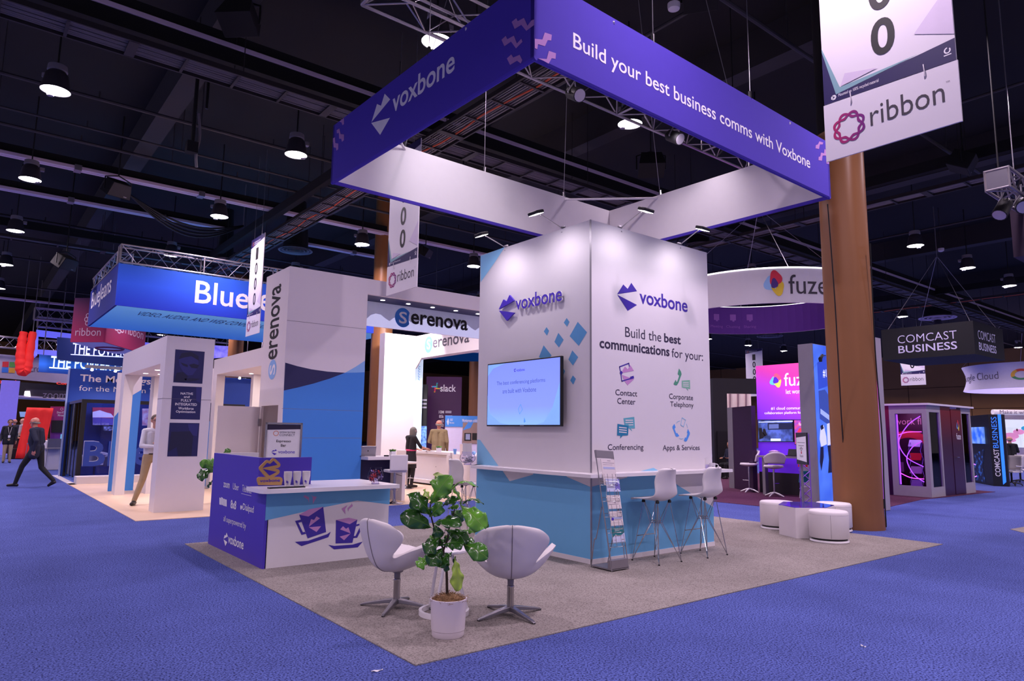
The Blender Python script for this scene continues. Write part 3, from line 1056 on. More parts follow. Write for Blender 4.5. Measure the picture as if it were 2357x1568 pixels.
wires = [((1.25, KL - .02), 9.8), ((2.9, KL - .02), 9.6), ((KW - 1.35, KL - .02), 9.6), ((KW - .02, KL - 1.35), 9.8), ((KW - .02, 1.4), 9.8), ((1.9, .02), 9.6), ((4.0, .02), 9.6), ((.02, 2.0), 9.6)]
for k, ((u, v), z) in enumerate(wires):
    p = K(u, v, KT)
    q = K(KW / 2 + (u - KW / 2) * .62, KL / 2 + (v - KL / 2) * .62, 10.6) if k in (0, 2, 3, 4) else K(u, v, 10.6)
    part('suspension_wire', MB().tube([p, q], .006, 5), SILVER, canopy)
    part('shackle', MB().tube([p - Vector((0, 0, .02)), p + Vector((0, 0, .10))], .022, 8), CHROME, canopy)


# ---------------------------------------------------------------- lattice trusses
def truss(name, a, b, w, h, text, n=None, r=.026, endplates=True, par=None):
    a, b = Vector(a), Vector(b)
    L = (b - a).length
    t = thing(name, text, 'truss', tuple(a))
    d = (b - a) / L
    s = Vector((-d.y, d.x, 0)).normalized()
    up = Vector((0, 0, 1))
    c = [s * (-w / 2), s * (w / 2), s * (w / 2) + up * h, s * (-w / 2) + up * h]
    for q in c:
        part('chord', MB().tube([a + q, b + q], r, 8), STEEL, t)
    n = n or max(2, int(L / (w * 1.05)))
    for i in range(4):
        p, q = c[i], c[(i + 1) % 4]
        m = MB()
        pts = [a + d * (L * k / n) + (p if (k + i) % 2 else q) for k in range(n + 1)]
        m.tube(pts, r * .55, 6)
        part('lacing', m, STEEL, t)
    k = 0
    while k * 2.4 < L - .2:
        x = a + d * (k * 2.4)
        m = MB()
        m.tube([x + c[0], x + c[1], x + c[2], x + c[3]], r * .9, 6, closed=True)
        part('end_frame', m, STEEL, t)
        k += 1
    return t


rig = truss('lighting_truss', (3.55, 7.43, 7.0), (13.6, 7.43, 7.0), .45, .45, 'silver lattice truss crossing above the purple canopy')


def par_lamp(P, aim, text, power=0, tr=None):
    t = thing('stage_lamp', text, 'stage lamp', P)
    P, A = Vector(P), Vector(aim)
    d = (A - P).normalized()
    part('can', MB().tube([P - d * .18, P - d * .12, P + d * .16], [.05, .10, .11], 14), BLACK, t)
    part('lens', MB().tube([P + d * .155, P + d * .162], .095, 14), mat_glass_lens, t)
    m = MB().tube([P + Vector((0, 0, .34)), P + Vector((0, 0, .2)), P + d.cross(Vector((0, 0, 1))).normalized() * .13, P + d.cross(Vector((0, 0, 1))).normalized() * .12 - Vector((0, 0, .02))], .014, 6)
    part('hook_clamp', m, SILVER, t)
    return t


mat_glass_lens = mat('lamp_glass', 'c8c0d0', .1, .2)
spot_light('stage_beam', (5.6, 7.3, 6.7), (6.2, 9.5, 5.6), 170, 75, .9, .08, (1, .9, 1))
spot_light('stage_beam', (9.0, 7.0, 6.7), (10.3, 7.3, 5.6), 60, 80, .9, .08, (1, .86, .98))
par_lamp((6.9, 7.2, 6.72), (6.3, 3, 4), 'black stage lamp clipped under the truss inside the purple canopy, left one')
par_lamp((9.3, 7.2, 6.72), (9.3, 3, 4), 'black stage lamp clipped under the truss inside the purple canopy, right one')
for k, tx in ((5.2, 'black chain hoist wire holding the canopy truss near its left end'), (11.5, 'black chain hoist wire holding the canopy truss near its right end')):
    solo('hoist_wire', MB().tube([(k, 7.43, 7.45), (k, 7.43, 10.6)], .012, 6).box((k - .06, 7.37, 7.9), (k + .06, 7.49, 8.15)), BLACK, tx, 'hoist wire', loc=(k, 7.43, 7.45))

# ---------------------------------------------------------------- espresso counter
EX, EY = 2.772, 7.893
bar = thing('espresso_counter', 'purple and white espresso counter printed with tilted coffee cups', 'counter', (EX, EY, 0))
fe, fel = FY(EY), FX(EX)
m = MB().box((EX + .03, EY, 0), (4.33, EY + .04, .85), 0)
m.flat(fe, [(2.774, 0.869), (4.338, 0.871), (4.34, 0.629), (3.891, 0.7), (3.485, 0.646), (2.776, 0.535)], .002, 1)
part('front_panel', m, [WHITE, SKY], bar)
m = MB().prism(fel, [(-EY - .0, 0), (-EY, .85), (-8.19, .85), (-8.19, 1.22), (-10.03, 1.22), (-10.03, 0)], -.04, 0, 0)
m.add(*(lambda b: (b.v, b.f))(MB().box((EX + .04, 8.19, .02), (EX + .042, 10.0, 1.22))), m=1)
part('side_panel', m, [PURPLE, WHITE], bar)
part('upstand_panel', MB().box((EX + .04, 8.19, 0), (3.41, 8.23, 1.22)), PURPLE, bar)
part('rear_panel', MB().box((EX + .04, 9.99, 0), (3.37, 10.03, 1.22)), WHITE, bar)
part('end_panel', MB().box((4.29, EY + .04, 0), (4.33, 8.55, .85)), WHITE, bar)
ct = rrect(2.64, 7.64, 4.33, 8.72, .09)
ct = [(u, v) for u, v in ct]
m = MB().prism(fh, [(2.735, 7.64), (4.335, 7.64), (4.335, 8.75), (3.43, 8.75), (3.43, 8.185), (2.64, 8.185), (2.64, 7.72), (2.66, 7.672), (2.69, 7.65)], .85, .895)
part('countertop', m, WHITE_GLOSS, bar, bevel=.004)
# cup prints
m = MB()
q = lambda *P: m
for P, k in (([(3.166, 0.575), (3.279, 0.548), (3.456, 0.65), (3.506, 0.354), (3.283, 0.299)], 0),
             ([(3.121, 0.508), (3.191, 0.519), (3.202, 0.492), (3.161, 0.485), (3.222, 0.374), (3.245, 0.376), (3.26, 0.353), (3.207, 0.344)], 0),
             ([(3.132, 0.273), (3.291, 0.272), (3.519, 0.328), (3.565, 0.354), (3.538, 0.292), (3.214, 0.218)], 0),
             ([(3.166, 0.575), (3.285, 0.631), (3.456, 0.65), (3.279, 0.548)], 1),
             ([(3.29, 0.432), (3.312, 0.516), (3.35, 0.504), (3.377, 0.544), (3.421, 0.518)], 1),
             ([(3.289, 0.425), (3.44, 0.426), (3.387, 0.364)], 1),
             ([(3.203, 0.778), (3.222, 0.796), (3.274, 0.768), (3.277, 0.701), (3.264, 0.742)], 1),
             ([(3.293, 0.796), (3.317, 0.779), (3.369, 0.77), (3.325, 0.686), (3.318, 0.769)], 1),
             ([(3.625, 0.485), (3.805, 0.424), (3.903, 0.471), (3.851, 0.2), (3.633, 0.211)], 0),
             ([(3.625, 0.485), (3.787, 0.501), (3.903, 0.471), (3.805, 0.424)], 1),
             ([(3.893, 0.415), (4.004, 0.427), (3.911, 0.255), (3.858, 0.255), (3.861, 0.277), (3.888, 0.28), (3.956, 0.407), (3.89, 0.39)], 0),
             ([(3.543, 0.203), (3.617, 0.185), (3.853, 0.179), (3.988, 0.203), (3.924, 0.14), (3.616, 0.145)], 0),
             ([(3.82, 0.315), (3.789, 0.389), (3.759, 0.372), (3.718, 0.406), (3.683, 0.371)], 1),
             ([(3.821, 0.312), (3.681, 0.287), (3.74, 0.24)], 1),
             ([(3.689, 0.613), (3.765, 0.653), (3.735, 0.605), (3.744, 0.543)], 1),
             ([(3.768, 0.613), (3.819, 0.66), (3.814, 0.683), (3.835, 0.638), (3.786, 0.603), (3.778, 0.573)], 1)):
    m.flat(fe, P, .003 + .001 * k, k)
part('cup_print', m, [mat('cup_purple_print', '3d2a9e', .55), LILAC], bar, 'two tilted cups printed in purple and lilac')
m = MB()
for s_, bb, bo in (('zoom', (-9.501, 0.794, -9.241, 0.857), .015), ('Uber', (-9.102, 0.794, -8.862, 0.873), .0),
                   ('Telefonica', (-8.735, 0.794, -8.39, 0.877), -.005), ('8x8', (-9.149, 0.558, -8.923, 0.663), .03),
                   ('Dialpad', (-8.666, 0.557, -8.272, 0.66), .008), ('all superpowered by', (-9.401, 0.35, -8.508, 0.443), .0),
                   ('voxbone', (-9.155, 0.128, -8.552, 0.242), .02)):
    m.text(fel, s_, bb, .003, 0, bold=bo)
for P in ([(-8.763, 0.77), (-8.386, 0.77), (-8.385, 0.766), (-8.762, 0.766)], [(-9.642, 0.65), (-9.575, 0.648), (-9.554, 0.561), (-9.622, 0.563)], [(-9.563, 0.662), (-9.489, 0.657), (-9.467, 0.564), (-9.541, 0.566)],
          [(-9.473, 0.65), (-9.407, 0.649), (-9.387, 0.56), (-9.453, 0.563)], [(-9.393, 0.648), (-9.321, 0.648), (-9.302, 0.562), (-9.373, 0.562)], [(-8.763, 0.616), (-8.744, 0.633), (-8.718, 0.615), (-8.712, 0.586), (-8.731, 0.571), (-8.758, 0.592)], [(-8.712, 0.632), (-8.682, 0.623), (-8.677, 0.599), (-8.704, 0.592)]):
    m.flat(fel, P, .003)
lips_logo(m, fel, [(-9.344, 0.157), (-9.303, 0.21), (-9.26, 0.205), (-9.235, 0.247), (-9.17, 0.206)], [(-9.343, 0.151), (-9.182, 0.136), (-9.249, 0.079)], .003)
part('side_lettering', m, PRINT_WHITE, bar, 'white customer names and lips logo')

# kraft lips sign standing on the espresso counter
zt = .895
sg = thing('cutout_sign', 'kraft board cut-out lips sign standing on the espresso counter', 'sign', (2.9, 7.80, zt))
fs_ = FY(7.80)
m = MB()
m.prism(fs_, [(2.64, 0.939), (2.623, 0.984), (2.621, 1.005), (2.63, 1.021), (2.645, 1.026), (2.716, 1.024), (2.647, 1.098), (2.636, 1.12), (2.641, 1.138), (2.705, 1.204), (2.723, 1.211), (2.742, 1.203), (2.758, 1.203), (2.769, 1.221), (2.787, 1.23), (2.81, 1.223), (2.866, 1.174), (2.875, 1.155), (2.868, 1.133), (2.844, 1.12), (2.813, 1.116), (2.851, 1.106), (2.868, 1.09), (2.869, 1.069), (2.857, 1.053), (2.806, 1.022), (2.882, 1.019), (2.901, 1.006), (2.909, 0.981), (2.899, 0.929)], 0, .02, 0)
part('board', m, KRAFT, sg)
m = MB()
m.flat(fs_, [(2.673, 1.125), (2.72, 1.18), (2.755, 1.167), (2.792, 1.201), (2.839, 1.155)], .022)
m.flat(fs_, [(2.674, 1.116), (2.834, 1.077), (2.756, 1.038)], .022)
part('lips_print', m, DEEP_PURPLE, sg)
part('lettering', MB().text(fs_, 'voxbone', (2.652, 0.967, 2.878, 1.003), .022, 0, bold=.025), DEEP_PURPLE, sg)
part('foot', MB().box((2.76, 7.76, zt), (3.17, 7.84, zt + .012)), BLACK, sg)

# paper cup stacks
CUP = mat('paper_cup_white', 'efeaec', .6, vary=.01)
def make_cup():
    t = thing('paper_cup', '', 'cup', (0, 0, 0), local=True)
    part('wall', MB().lathe([(.030, 0), (.0445, .120), (.047, .124), (.0475, .121), (.0455, .117), (.029, .004)], n=26, caps=True), CUP, t)
    m = MB()
    for k, (a, z, r) in enumerate(((-2.2, .055, .009), (-1.9, .048, .007))):
        rr = .0372 + (z - .05) * .12 + .0012
        pts = [(rr * math.cos(a + .1 * i), rr * math.sin(a + .1 * i)) for i in (-1, 0, 1)]
        m.add([(rr * math.cos(a), rr * math.sin(a), z + r), (rr * math.cos(a + r / rr), rr * math.sin(a + r / rr), z), (rr * math.cos(a), rr * math.sin(a), z - r), (rr * math.cos(a - r / rr), rr * math.sin(a - r / rr), z)], [(0, 1, 2, 3)])
    rr = .0368
    m.add([(rr * math.cos(-2.2 + .12 * i), rr * math.sin(-2.2 + .12 * i), z) for i in range(6) for z in (.03, .034)], [(2 * i, 2 * i + 2, 2 * i + 3, 2 * i + 1) for i in range(5)])
    part('cup_print', m, LETTER_PURPLE, t)
    return t


cup0 = None
for k, P in enumerate(((3.024, 7.93, 0.934), (3.133, 7.93, 0.935), (3.243, 7.93, 0.936))):
    for j in range(5):
        loc = (P[0], P[1], zt + .0125 * j)
        tx = '%s paper cup in the %s of three nested stacks on the espresso counter' % (('bottom', 'second lowest', 'middle', 'second highest', 'top')[j], ('left', 'middle', 'right')[k])
        if cup0 is None:
            cup0 = make_cup()
            cup0.location = loc
            cup0['label'] = tx
            cup0['group'] = 'nested paper cups'
        else:
            dup(cup0, loc, 0, tx, 'nested paper cups')

# glass bowls
GLASS = glass_mat('clear_glass', 'f4f2ff', .05)
def glass_bowl(P, r, h, text):
    t = thing('glass_bowl', text, 'bowl', P, local=True)
    prof = [(.42 * r, 0), (.50 * r, .02 * h), (.42 * r, .12 * h), (.72 * r, .2 * h), (.97 * r, .40 * h), (1.0 * r, .52 * h), (.93 * r, .70 * h), (.72 * r, .90 * h), (.70 * r, .97 * h), (.74 * r, 1.0 * h)]
    part('bowl', MB().lathe(prof, n=32, caps=False), GLASS, t)
    part('rim', MB().tube([(.72 * r * math.cos(a * .3142), .72 * r * math.sin(a * .3142), h) for a in range(20)], .003, 6, closed=True), GLASS, t)
    part('foot', MB().lathe([(.0, .012), (.44 * r, .012), (.5 * r, .0)], n=28), GLASS, t)
    return t


bp = (4.111, 7.86, 0.922)
bp = (bp[0], bp[1], zt)
glass_bowl(bp, .098, .195, 'round glass bowl of wrapped candies at the right end of the espresso counter')
CANDY = [mat('candy_foil_%d' % i, c, .3, .35, vary=.2, scale=60) for i, c in enumerate(('8a2038', '5a2a48', 'b83a3c', '8a7aa8', 'd8cfe0', '3c2038'))]
rng = random.Random(5)
for k in range(46):
    lv = k / 46
    z = .045 + .115 * lv
    rad = (.055 + .035 * math.sin(math.pi * min(1, lv * 1.1 + .1))) * math.sqrt(rng.random()) * .92
    a = rng.random() * 6.283
    m = MB()
    m.ball((0, 0, 0), (.016, .011, .010), 8)
    for s in (-1, 1):
        m.tube([(s * .013, 0, 0), (s * .018, 0, 0), (s * .027, 0, 0)], [.008, .003, .010], 6)
    m.xf(Euler((rng.random() * 3, rng.random() * 3, rng.random() * 6)).to_matrix().to_4x4())
    solo('wrapped_candy', m, CANDY[rng.randrange(6)], 'wrapped candy heaped in the glass bowl on the espresso counter', 'candy', loc=(bp[0] + rad * math.cos(a), bp[1] + rad * math.sin(a), zt + z), group='candies in the glass bowl', local=True)
m = MB().obox((0, 0, .02), (.035, .012, .04), (0, .1, .3))
solo('mint_box', m, CUP, 'small white box lying among the candies at the bottom of the glass bowl', 'box', loc=(bp[0] - .02, bp[1] - .04, zt + .03), local=True, bevel=.003)

bq = (5.832, 8.328, 1.077)
glass_bowl(bq, .115, .185, 'round glass bowl of folded white papers at the left end of the tower counter')
for k in range(14):
    z = .035 + .006 * k
    a = rng.random() * 6.283
    rad = .05 * rng.random()
    m = MB().surf(lambda u, v: ((u - .5) * .10, (v - .5) * .07, .012 * math.sin(3 * u + 4 * v)), 6, 4)
    m.xf(Euler((rng.uniform(-.3, .3), rng.uniform(-.3, .3), a)).to_matrix().to_4x4())
    solo('folded_paper', m, CUP, 'folded white paper heaped in the glass bowl on the tower counter', 'paper', loc=(bq[0] + rad * math.cos(a), bq[1] + rad * math.sin(a), bq[2] + z), group='papers in the glass bowl', local=True, solid=.001)
for k, (dx, rz, tx) in enumerate(((-.035, .3, 'upright white card fanned in the bowl on the tower counter, left of two'), (.03, -.35, 'upright white card fanned in the bowl on the tower counter, right of two'))):
    m = MB().prism(Fr((0, 0, 0), (.78, -.62, 0)), [(-.035, 0), (.035, 0), (.047, .19), (-.047, .19)], 0, .002)
    m.xf(Euler((0, rz * .35, rz)).to_matrix().to_4x4())
    solo('card', m, CUP, tx, 'card', loc=(bq[0] + dx * .9, bq[1] - dx * .75, bq[2] + .12), local=True)

# mug and card holder on the right part of the tower counter
mp = (8.125, 5.75, 1.077)
t = thing('mug', 'white mug on the right end of the tower counter', 'mug', mp, local=True)
part('body', MB().lathe([(.036, 0), (.04, .01), (.041, .095), (.038, .095), (.036, .01), (0, .008)], n=24), WHITE_GLOSS, t)
part('handle', MB().tube(bez([(.030, -.024, .08), (.055, -.045, .075), (.062, -.050, .045), (.035, -.028, .02)], 6), .006, 8), WHITE_GLOSS, t)
part('rim_print', MB().rect(Fr((-.031, -.03, 0), (.7, -.7, 0)), -.008, .02, .008, .05, .002), INK, t)
hp = (8.053, 5.783, 1.077)
t = thing('card_holder', 'clear card holder with white cards beside the mug', 'holder', hp, local=True)
fr = Fr((0, 0, 0), (1, 0, 0))
part('cards', MB().prism(fr, [(-.03, .02), (.04, .02), (.04, .16), (-.03, .16)], -.02, .0), CUP, t)
part('pocket', MB().prism(fr, [(-.045, 0), (.05, 0), (.05, .075), (-.045, .075)], .004, .010), GLASS, t)
part('base', MB().box((-.045, -.02, 0), (.05, .04, .006)), GLASS, t)

# ---------------------------------------------------------------- swan-shaped lounge chairs
def swan_chair(P, ang_deg, text):
    t = thing('lounge_chair', text, 'chair', P, math.radians(ang_deg - 90), group='white swan-shaped lounge chairs', local=True)
    # spine from the seat's front edge to the top of the back: y forward, z up; half width; sideways lift; forward sweep
    S = [(.30, .425, .20, .00, -.04), (.285, .440, .26, .02, -.02), (.20, .415, .325, .06, .03), (.08, .375, .385, .17, .08), (-.04, .345, .400, .235, .11), (-.13, .345, .335, .20, .08),
         (-.195, .385, .225, .10, .05), (-.235, .455, .205, .035, .045), (-.265, .54, .255, .01, .085), (-.29, .63, .315, -.005, .125), (-.305, .70, .315, -.02, .125), (-.31, .745, .255, -.02, .085), (-.312, .765, .13, -.012, .03), (-.310, .768, .03, 0, .0)]
    from bisect import bisect
    def cr(i, x):
        n = len(S) - 1
        s = x * n
        k = min(int(s), n - 1)
        f = s - k
        p = [S[max(k - 1, 0)][i], S[k][i], S[k + 1][i], S[min(k + 2, n)][i]]
        return .5 * (2 * p[1] + (p[2] - p[0]) * f + (2 * p[0] - 5 * p[1] + 4 * p[2] - p[3]) * f * f + (3 * p[1] - p[0] - 3 * p[2] + p[3]) * f ** 3)
    def fn(u, v):
        a = 2 * u - 1
        y, z, w, l, s = (cr(i, v) for i in range(5))
        e = abs(a)
        return (a * w * (1 - .06 * e * e), y + s * e ** 2.2, z + l * e ** 2.4)
    m = MB().surf(fn, 22, 52)
    sh = part('shell', m, WHITE_LEATHER, t, solid=.042)
    k = sh.modifiers[0]
    k.offset = 0
    k.use_rim = True
    k = sh.modifiers.new('round', 'BEVEL'); k.width = .014; k.segments = 3; k.limit_method = 'ANGLE'; k.angle_limit = math.radians(50)
    # welt seam down the middle of the back
    pts = []
    for i in range(24):
        v = .30 + .66 * i / 23
        p = Vector(fn(.5, v))
        q = Vector(fn(.5, min(1, v + .01))) - Vector(fn(.5, v - .01))
        nrm = Vector((0, -q.z, q.y)).normalized()
        if nrm.y > 0 and v > .5:
            nrm = -nrm
        if v <= .5 and nrm.z > 0:
            nrm = -nrm
        pts.append(p + nrm * .0225)
    part('seam', MB().tube(pts, .0035, 6), mat_seam, t, 'grey welt seam')
    def cush(u, v):
        a = 2 * u - 1
        b = .06 + .36 * v
        x, y, z = fn(.5 + a * .40, b)
        return (x, y, z + .024 + .014 * (1 - a * a) * math.sin(math.pi * v))
    part('seat_pad', MB().surf(cush, 14, 12), WHITE_LEATHER, t, solid=.012)
    part('column', MB().lathe([(.055, .325), (.05, .305), (.028, .295), (.026, .235), (.0, .235)], n=20), GREY_METAL, t)
    part('gas_lift', MB().lathe([(.030, .06), (.030, .225), (.033, .23), (.033, .245), (.024, .25)], n=20), CHROME, t)
    for k in range(4):
        a = math.radians(35 + 90 * k)
        d = Vector((math.cos(a), math.sin(a), 0)); s = Vector((-d.y, d.x, 0))
        m = MB()
        prof = [(.02, .034, .040, .078), (.10, .028, .036, .066), (.20, .022, .022, .046), (.31, .016, .006, .024), (.335, .012, .003, .014)]
        vs, fs = [], []
        for r, w, z0, z1 in prof:
            for q, z in ((-w, z0), (w, z0), (w * .8, z1), (-w * .8, z1)):
                vs.append(d * r + s * q + Vector((0, 0, z)))
        for i in range(len(prof) - 1):
            for j in range(4):
                l = (j + 1) % 4
                fs.append((i * 4 + j, i * 4 + l, (i + 1) * 4 + l, (i + 1) * 4 + j))
        fs += [(3, 2, 1, 0), tuple(len(prof) * 4 - 4 + j for j in range(4))]
        m.add(vs, fs)
        g = part('leg', m, LEG_METAL, t, bevel=.004)
        part('glide', MB().lathe([(.014, 0), (.014, .008)], (d.x * .322, d.y * .322, 0), 10), BLACK, g)
    return t


mat_seam = mat('grey_welt', '7a7276', .7)
LEG_METAL = mat('satin_steel_legs', '8a868c', .32, .9, vary=.08)
swan_chair((3.157, 5.555, .008), 6, 'white swan-shaped lounge chair left of the potted fig, by the espresso counter')
swan_chair((3.81, 4.76, .008), 53, 'white swan-shaped lounge chair right of the potted fig, its back to the viewer')

# round side table on a ring foot
t = thing('side_table', 'small round white side table on a ring foot behind the fig', 'table', (3.38, 5.13, .008), local=True)
part('tabletop', MB().lathe([(0, .52), (.195, .52), (.2, .525), (.2, .54), (.195, .545), (0, .545)], n=44), WHITE_GLOSS, t)
part('ring_foot', MB().lathe([(.215, 0), (.215, .04), (.19, .04), (.19, 0), (.215, 0)], n=44, caps=False), WHITE_GLOSS, t)
for k in range(3):
    a = math.radians(215 + 120 * k)
    part('leg', MB().tube([(.2 * math.cos(a), .2 * math.sin(a), .02), (.06 * math.cos(a + .5), .06 * math.sin(a + .5), .52)], [.016, .012], 8), WHITE_GLOSS, t)

# ---------------------------------------------------------------- fiddle-leaf fig
PX_, PY_ = 3.062, 4.585
LEAVES = [mat('fig_leaf_dark', '2c5a1e', .2, vary=.25, scale=14, coat=.3), mat('fig_leaf_mid', '437c28', .22, vary=.22, scale=14, coat=.25),
          mat('fig_leaf_bright', '66a634', .22, vary=.2, scale=14, coat=.25), mat('fig_leaf_light', '9cba44', .32, vary=.2, scale=14, coat=.2), mat('fig_leaf_pale', 'a8bc6c', .4, vary=.2, scale=10)]
BARK = mat('dark_fig_bark', '3a2c20', .85, vary=.3, scale=40, bump=.3, bump_scale=120)
MOSS = mat('dry_spanish_moss', '8a6a48', .95, vary=.35, scale=50)
POT = mat('white_pot_glaze', 'dcd2d8', .38, vary=.02)
fig = thing('potted_fig', 'fiddle-leaf fig in a white pot in front of the two lounge chairs', 'plant', (PX_, PY_, .008))
part('pot', MB().lathe([(.122, .045), (.128, .05), (.140, .27), (.141, .275), (.134, .277), (.130, .26), (.128, .235)], (PX_, PY_, .008), 44), POT, fig)
part('saucer', MB().lathe([(.0, .0), (.118, 0), (.124, .01), (.124, .05), (.118, .052), (.0, .03)], (PX_, PY_, .008), 44, caps=False), POT, fig)
rg = random.Random(3)
m = MB().lathe([(.128, .235), (.10, .275), (.05, .30), (0, .305)], (PX_, PY_, .008), 24)
for k in range(420):
    a, r = rg.random() * 6.283, .135 * math.sqrt(rg.random())
    z = .30 - .045 * (r / .13) ** 2 + .008
    p = Vector((PX_ + r * math.cos(a), PY_ + r * math.sin(a), z))
    d = Vector((rg.uniform(-1, 1), rg.uniform(-1, 1), rg.uniform(.0, .9))).normalized() * rg.uniform(.02, .045)
    e = Vector((rg.uniform(-1, 1), rg.uniform(-1, 1), -.2)) * .02
    m.tube([p, p + d * .5 + e * .3, p + d + e], .0014, 3, caps=False)
o = part('moss', m, MOSS, fig, 'dry brown moss')
o['kind'] = 'stuff'
FD = 5.30
trunk = [(3.059, 4.598, 0.247), (3.045, 4.588, 0.365), (3.036, 4.587, 0.492), (3.021, 4.597, 0.576), (3.009, 4.606, 0.66), (2.968, 4.623, 0.746), (2.936, 4.634, 0.832), (2.915, 4.638, 0.908), (2.909, 4.643, 0.982), (2.939, 4.615, 1.079)]
part('trunk', MB().tube(bez(trunk, 5), [.0115 - .0075 * i / 45 for i in range(46)], 8), BARK, fig)
br = [(3.014, 4.605, 0.639), (3.049, 4.602, 0.721), (3.055, 4.599, 0.785), (3.076, 4.594, 0.87), (3.081, 4.562, 0.958), (3.054, 4.568, 1.045)]
part('branch', MB().tube(bez(br, 5), [.0085 - .005 * i / 25 for i in range(26)], 8), BARK, fig)


def leaf(b, tip, w, hue, roll=0.0, droop=.12, fold=.25, seed=0):
    b, e = Vector(b), Vector(tip)
    r = random.Random(seed)
    L = (e - b).length
    d = (e - b) / L
    cam = (Vector((0, 0, 1.55)) - b).normalized()
    n = (cam + Vector((0, 0, .55)))
    n = (n - d * n.dot(d)).normalized()
    n = Matrix.Rotation(roll, 3, d) @ n
    s = d.cross(n)
    ph, am = r.random() * 6, r.uniform(.6, 1.2)
    def width(v):
        if v < .08:
            return .02 + .3 * v
        x = (v - .08) / .92
        return max(.0, (math.sin(math.pi * min(1, x) ** .82) ** .62) * (.62 + .45 * x - .16 * math.sin(2 * math.pi * x * .95))) * .98 + .02
    def fn(u, v):
        a = 2 * u - 1
        ww = width(v) * w / 2
        lift = L * droop * 4 * v * (1 - v) - L * droop * .6 * v ** 3
        cup = -abs(a) ** 1.3 * ww * fold
        wave = .12 * w * am * math.sin(17 * v + ph + (1.5 if a > 0 else 0)) * abs(a) ** 2 + .018 * w * math.cos(34 * v) * abs(a)
        return b + d * (L * v + (.06 * w * abs(a) if v > .1 else 0)) + s * (a * ww) + n * (lift + cup + wave)
    m = MB().surf(fn, 8, 18)
    o = part('leaf', m, LEAVES[hue], fig, solid=.0012)
    vein = [fn(.5, i / 10) + n * .0012 for i in range(11)]
    part('midrib', MB().tube(vein, [.0022 - .00016 * i for i in range(11)], 5), LEAVES[min(4, hue + 2)], o)
    return o


PXM = 1946.0
leaf_list = [
    ((2.973, 4.642, 1.14), (2.996, 4.661, 1.227), 170, 4, .5, .1),
    ((2.944, 4.643, 1.121), (2.944, 4.685, 1.175), 90, 2, -.4, .1),
    ((2.906, 4.616, 0.998), (2.939, 4.452, 1.206), 300, 2, .1, .10),
    ((3.029, 4.568, 1.158), (3.063, 4.579, 1.09), 120, 1, -.3, .1),
    ((3.036, 4.547, 1.104), (3.163, 4.385, 1.155), 150, 2, -1.0, .22),
    ((2.907, 4.628, 1.002), (2.835, 4.617, 1.102), 170, 3, .9, .1),
    ((2.904, 4.622, 0.902), (2.72, 4.624, 1.069), 270, 0, .1, .16),
    ((2.919, 4.626, 0.811), (2.677, 4.657, 0.926), 280, 0, -.3, .16),
    ((2.899, 4.613, 0.899), (2.906, 4.488, 0.997), 210, 1, .2, .1),
    ((3.073, 4.609, 1.016), (3.042, 4.678, 1.06), 110, 0, .3, .1),
    ((3.006, 4.619, 0.972), (3.061, 4.486, 1.041), 150, 0, -.3, .15),
    ((3.107, 4.51, 0.987), (3.03, 4.498, 1.115), 110, 2, .9, .12),
    ((3.115, 4.503, 0.994), (3.202, 4.351, 1.018), 120, 0, -.9, .2),
    ((3.079, 4.481, 0.986), (3.151, 4.267, 0.844), 310, 2, .1, .12),
    ((3.104, 4.652, 0.928), (3.216, 4.626, 0.856), 230, 0, .2, .1),
    ((2.917, 4.596, 0.844), (3.017, 4.395, 0.874), 240, 0, -.3, .16),
    ((3.281, 4.498, 0.85), (3.352, 4.474, 0.812), 100, 0, .2, .1),
    ((2.937, 4.619, 0.841), (2.953, 4.572, 0.74), 170, 0, .3, .1),
    ((3.023, 4.598, 0.791), (3.126, 4.436, 0.728), 200, 0, .2, .14),
    ((3.135, 4.551, 0.768), (3.199, 4.458, 0.784), 100, 1, -.5, .16),
    ((2.971, 4.582, 0.747), (2.846, 4.595, 0.648), 250, 0, .2, .14),
    ((2.998, 4.573, 0.677), (3.06, 4.412, 0.722), 240, 0, -.2, .12),
    ((3.12, 4.499, 0.691), (3.21, 4.311, 0.619), 270, 1, .2, .14),
    ((2.986, 4.572, 0.658), (2.871, 4.565, 0.56), 270, 0, -.1, .12),
    ((2.928, 4.668, 0.596), (2.842, 4.697, 0.526), 200, 2, .3, .1),
    ((3.056, 4.547, 0.63), (2.935, 4.543, 0.544), 190, 0, .3, .1),
    ((3.064, 4.522, 0.593), (3.068, 4.468, 0.358), 215, 3, -.5, .08),
    ((3.034, 4.559, 0.591), (3.003, 4.549, 0.491), 110, 0, .6, .1),
    ((3.041, 4.595, 0.952), (3.077, 4.51, 0.978), 110, 1, -.4, .12),
    ((3.153, 4.547, 0.712), (3.211, 4.476, 0.706), 120, 1, -.2, .12),
    ((2.97, 4.646, 0.755), (2.92, 4.652, 0.728), 100, 2, .4, .1),
    ((3.039, 4.63, 0.751), (3.08, 4.633, 0.699), 130, 1, .2, .1),
    ((3.035, 4.613, 0.723), (2.968, 4.621, 0.688), 140, 0, .2, .1),
    ((3.087, 4.541, 0.599), (3.082, 4.554, 0.545), 60, 0, .2, .1),
]
for k, (b, e, w, h, ro, dr) in enumerate(leaf_list):
    leaf(b, e, w / PXM * 1.2, h, ro, dr, .22, k)

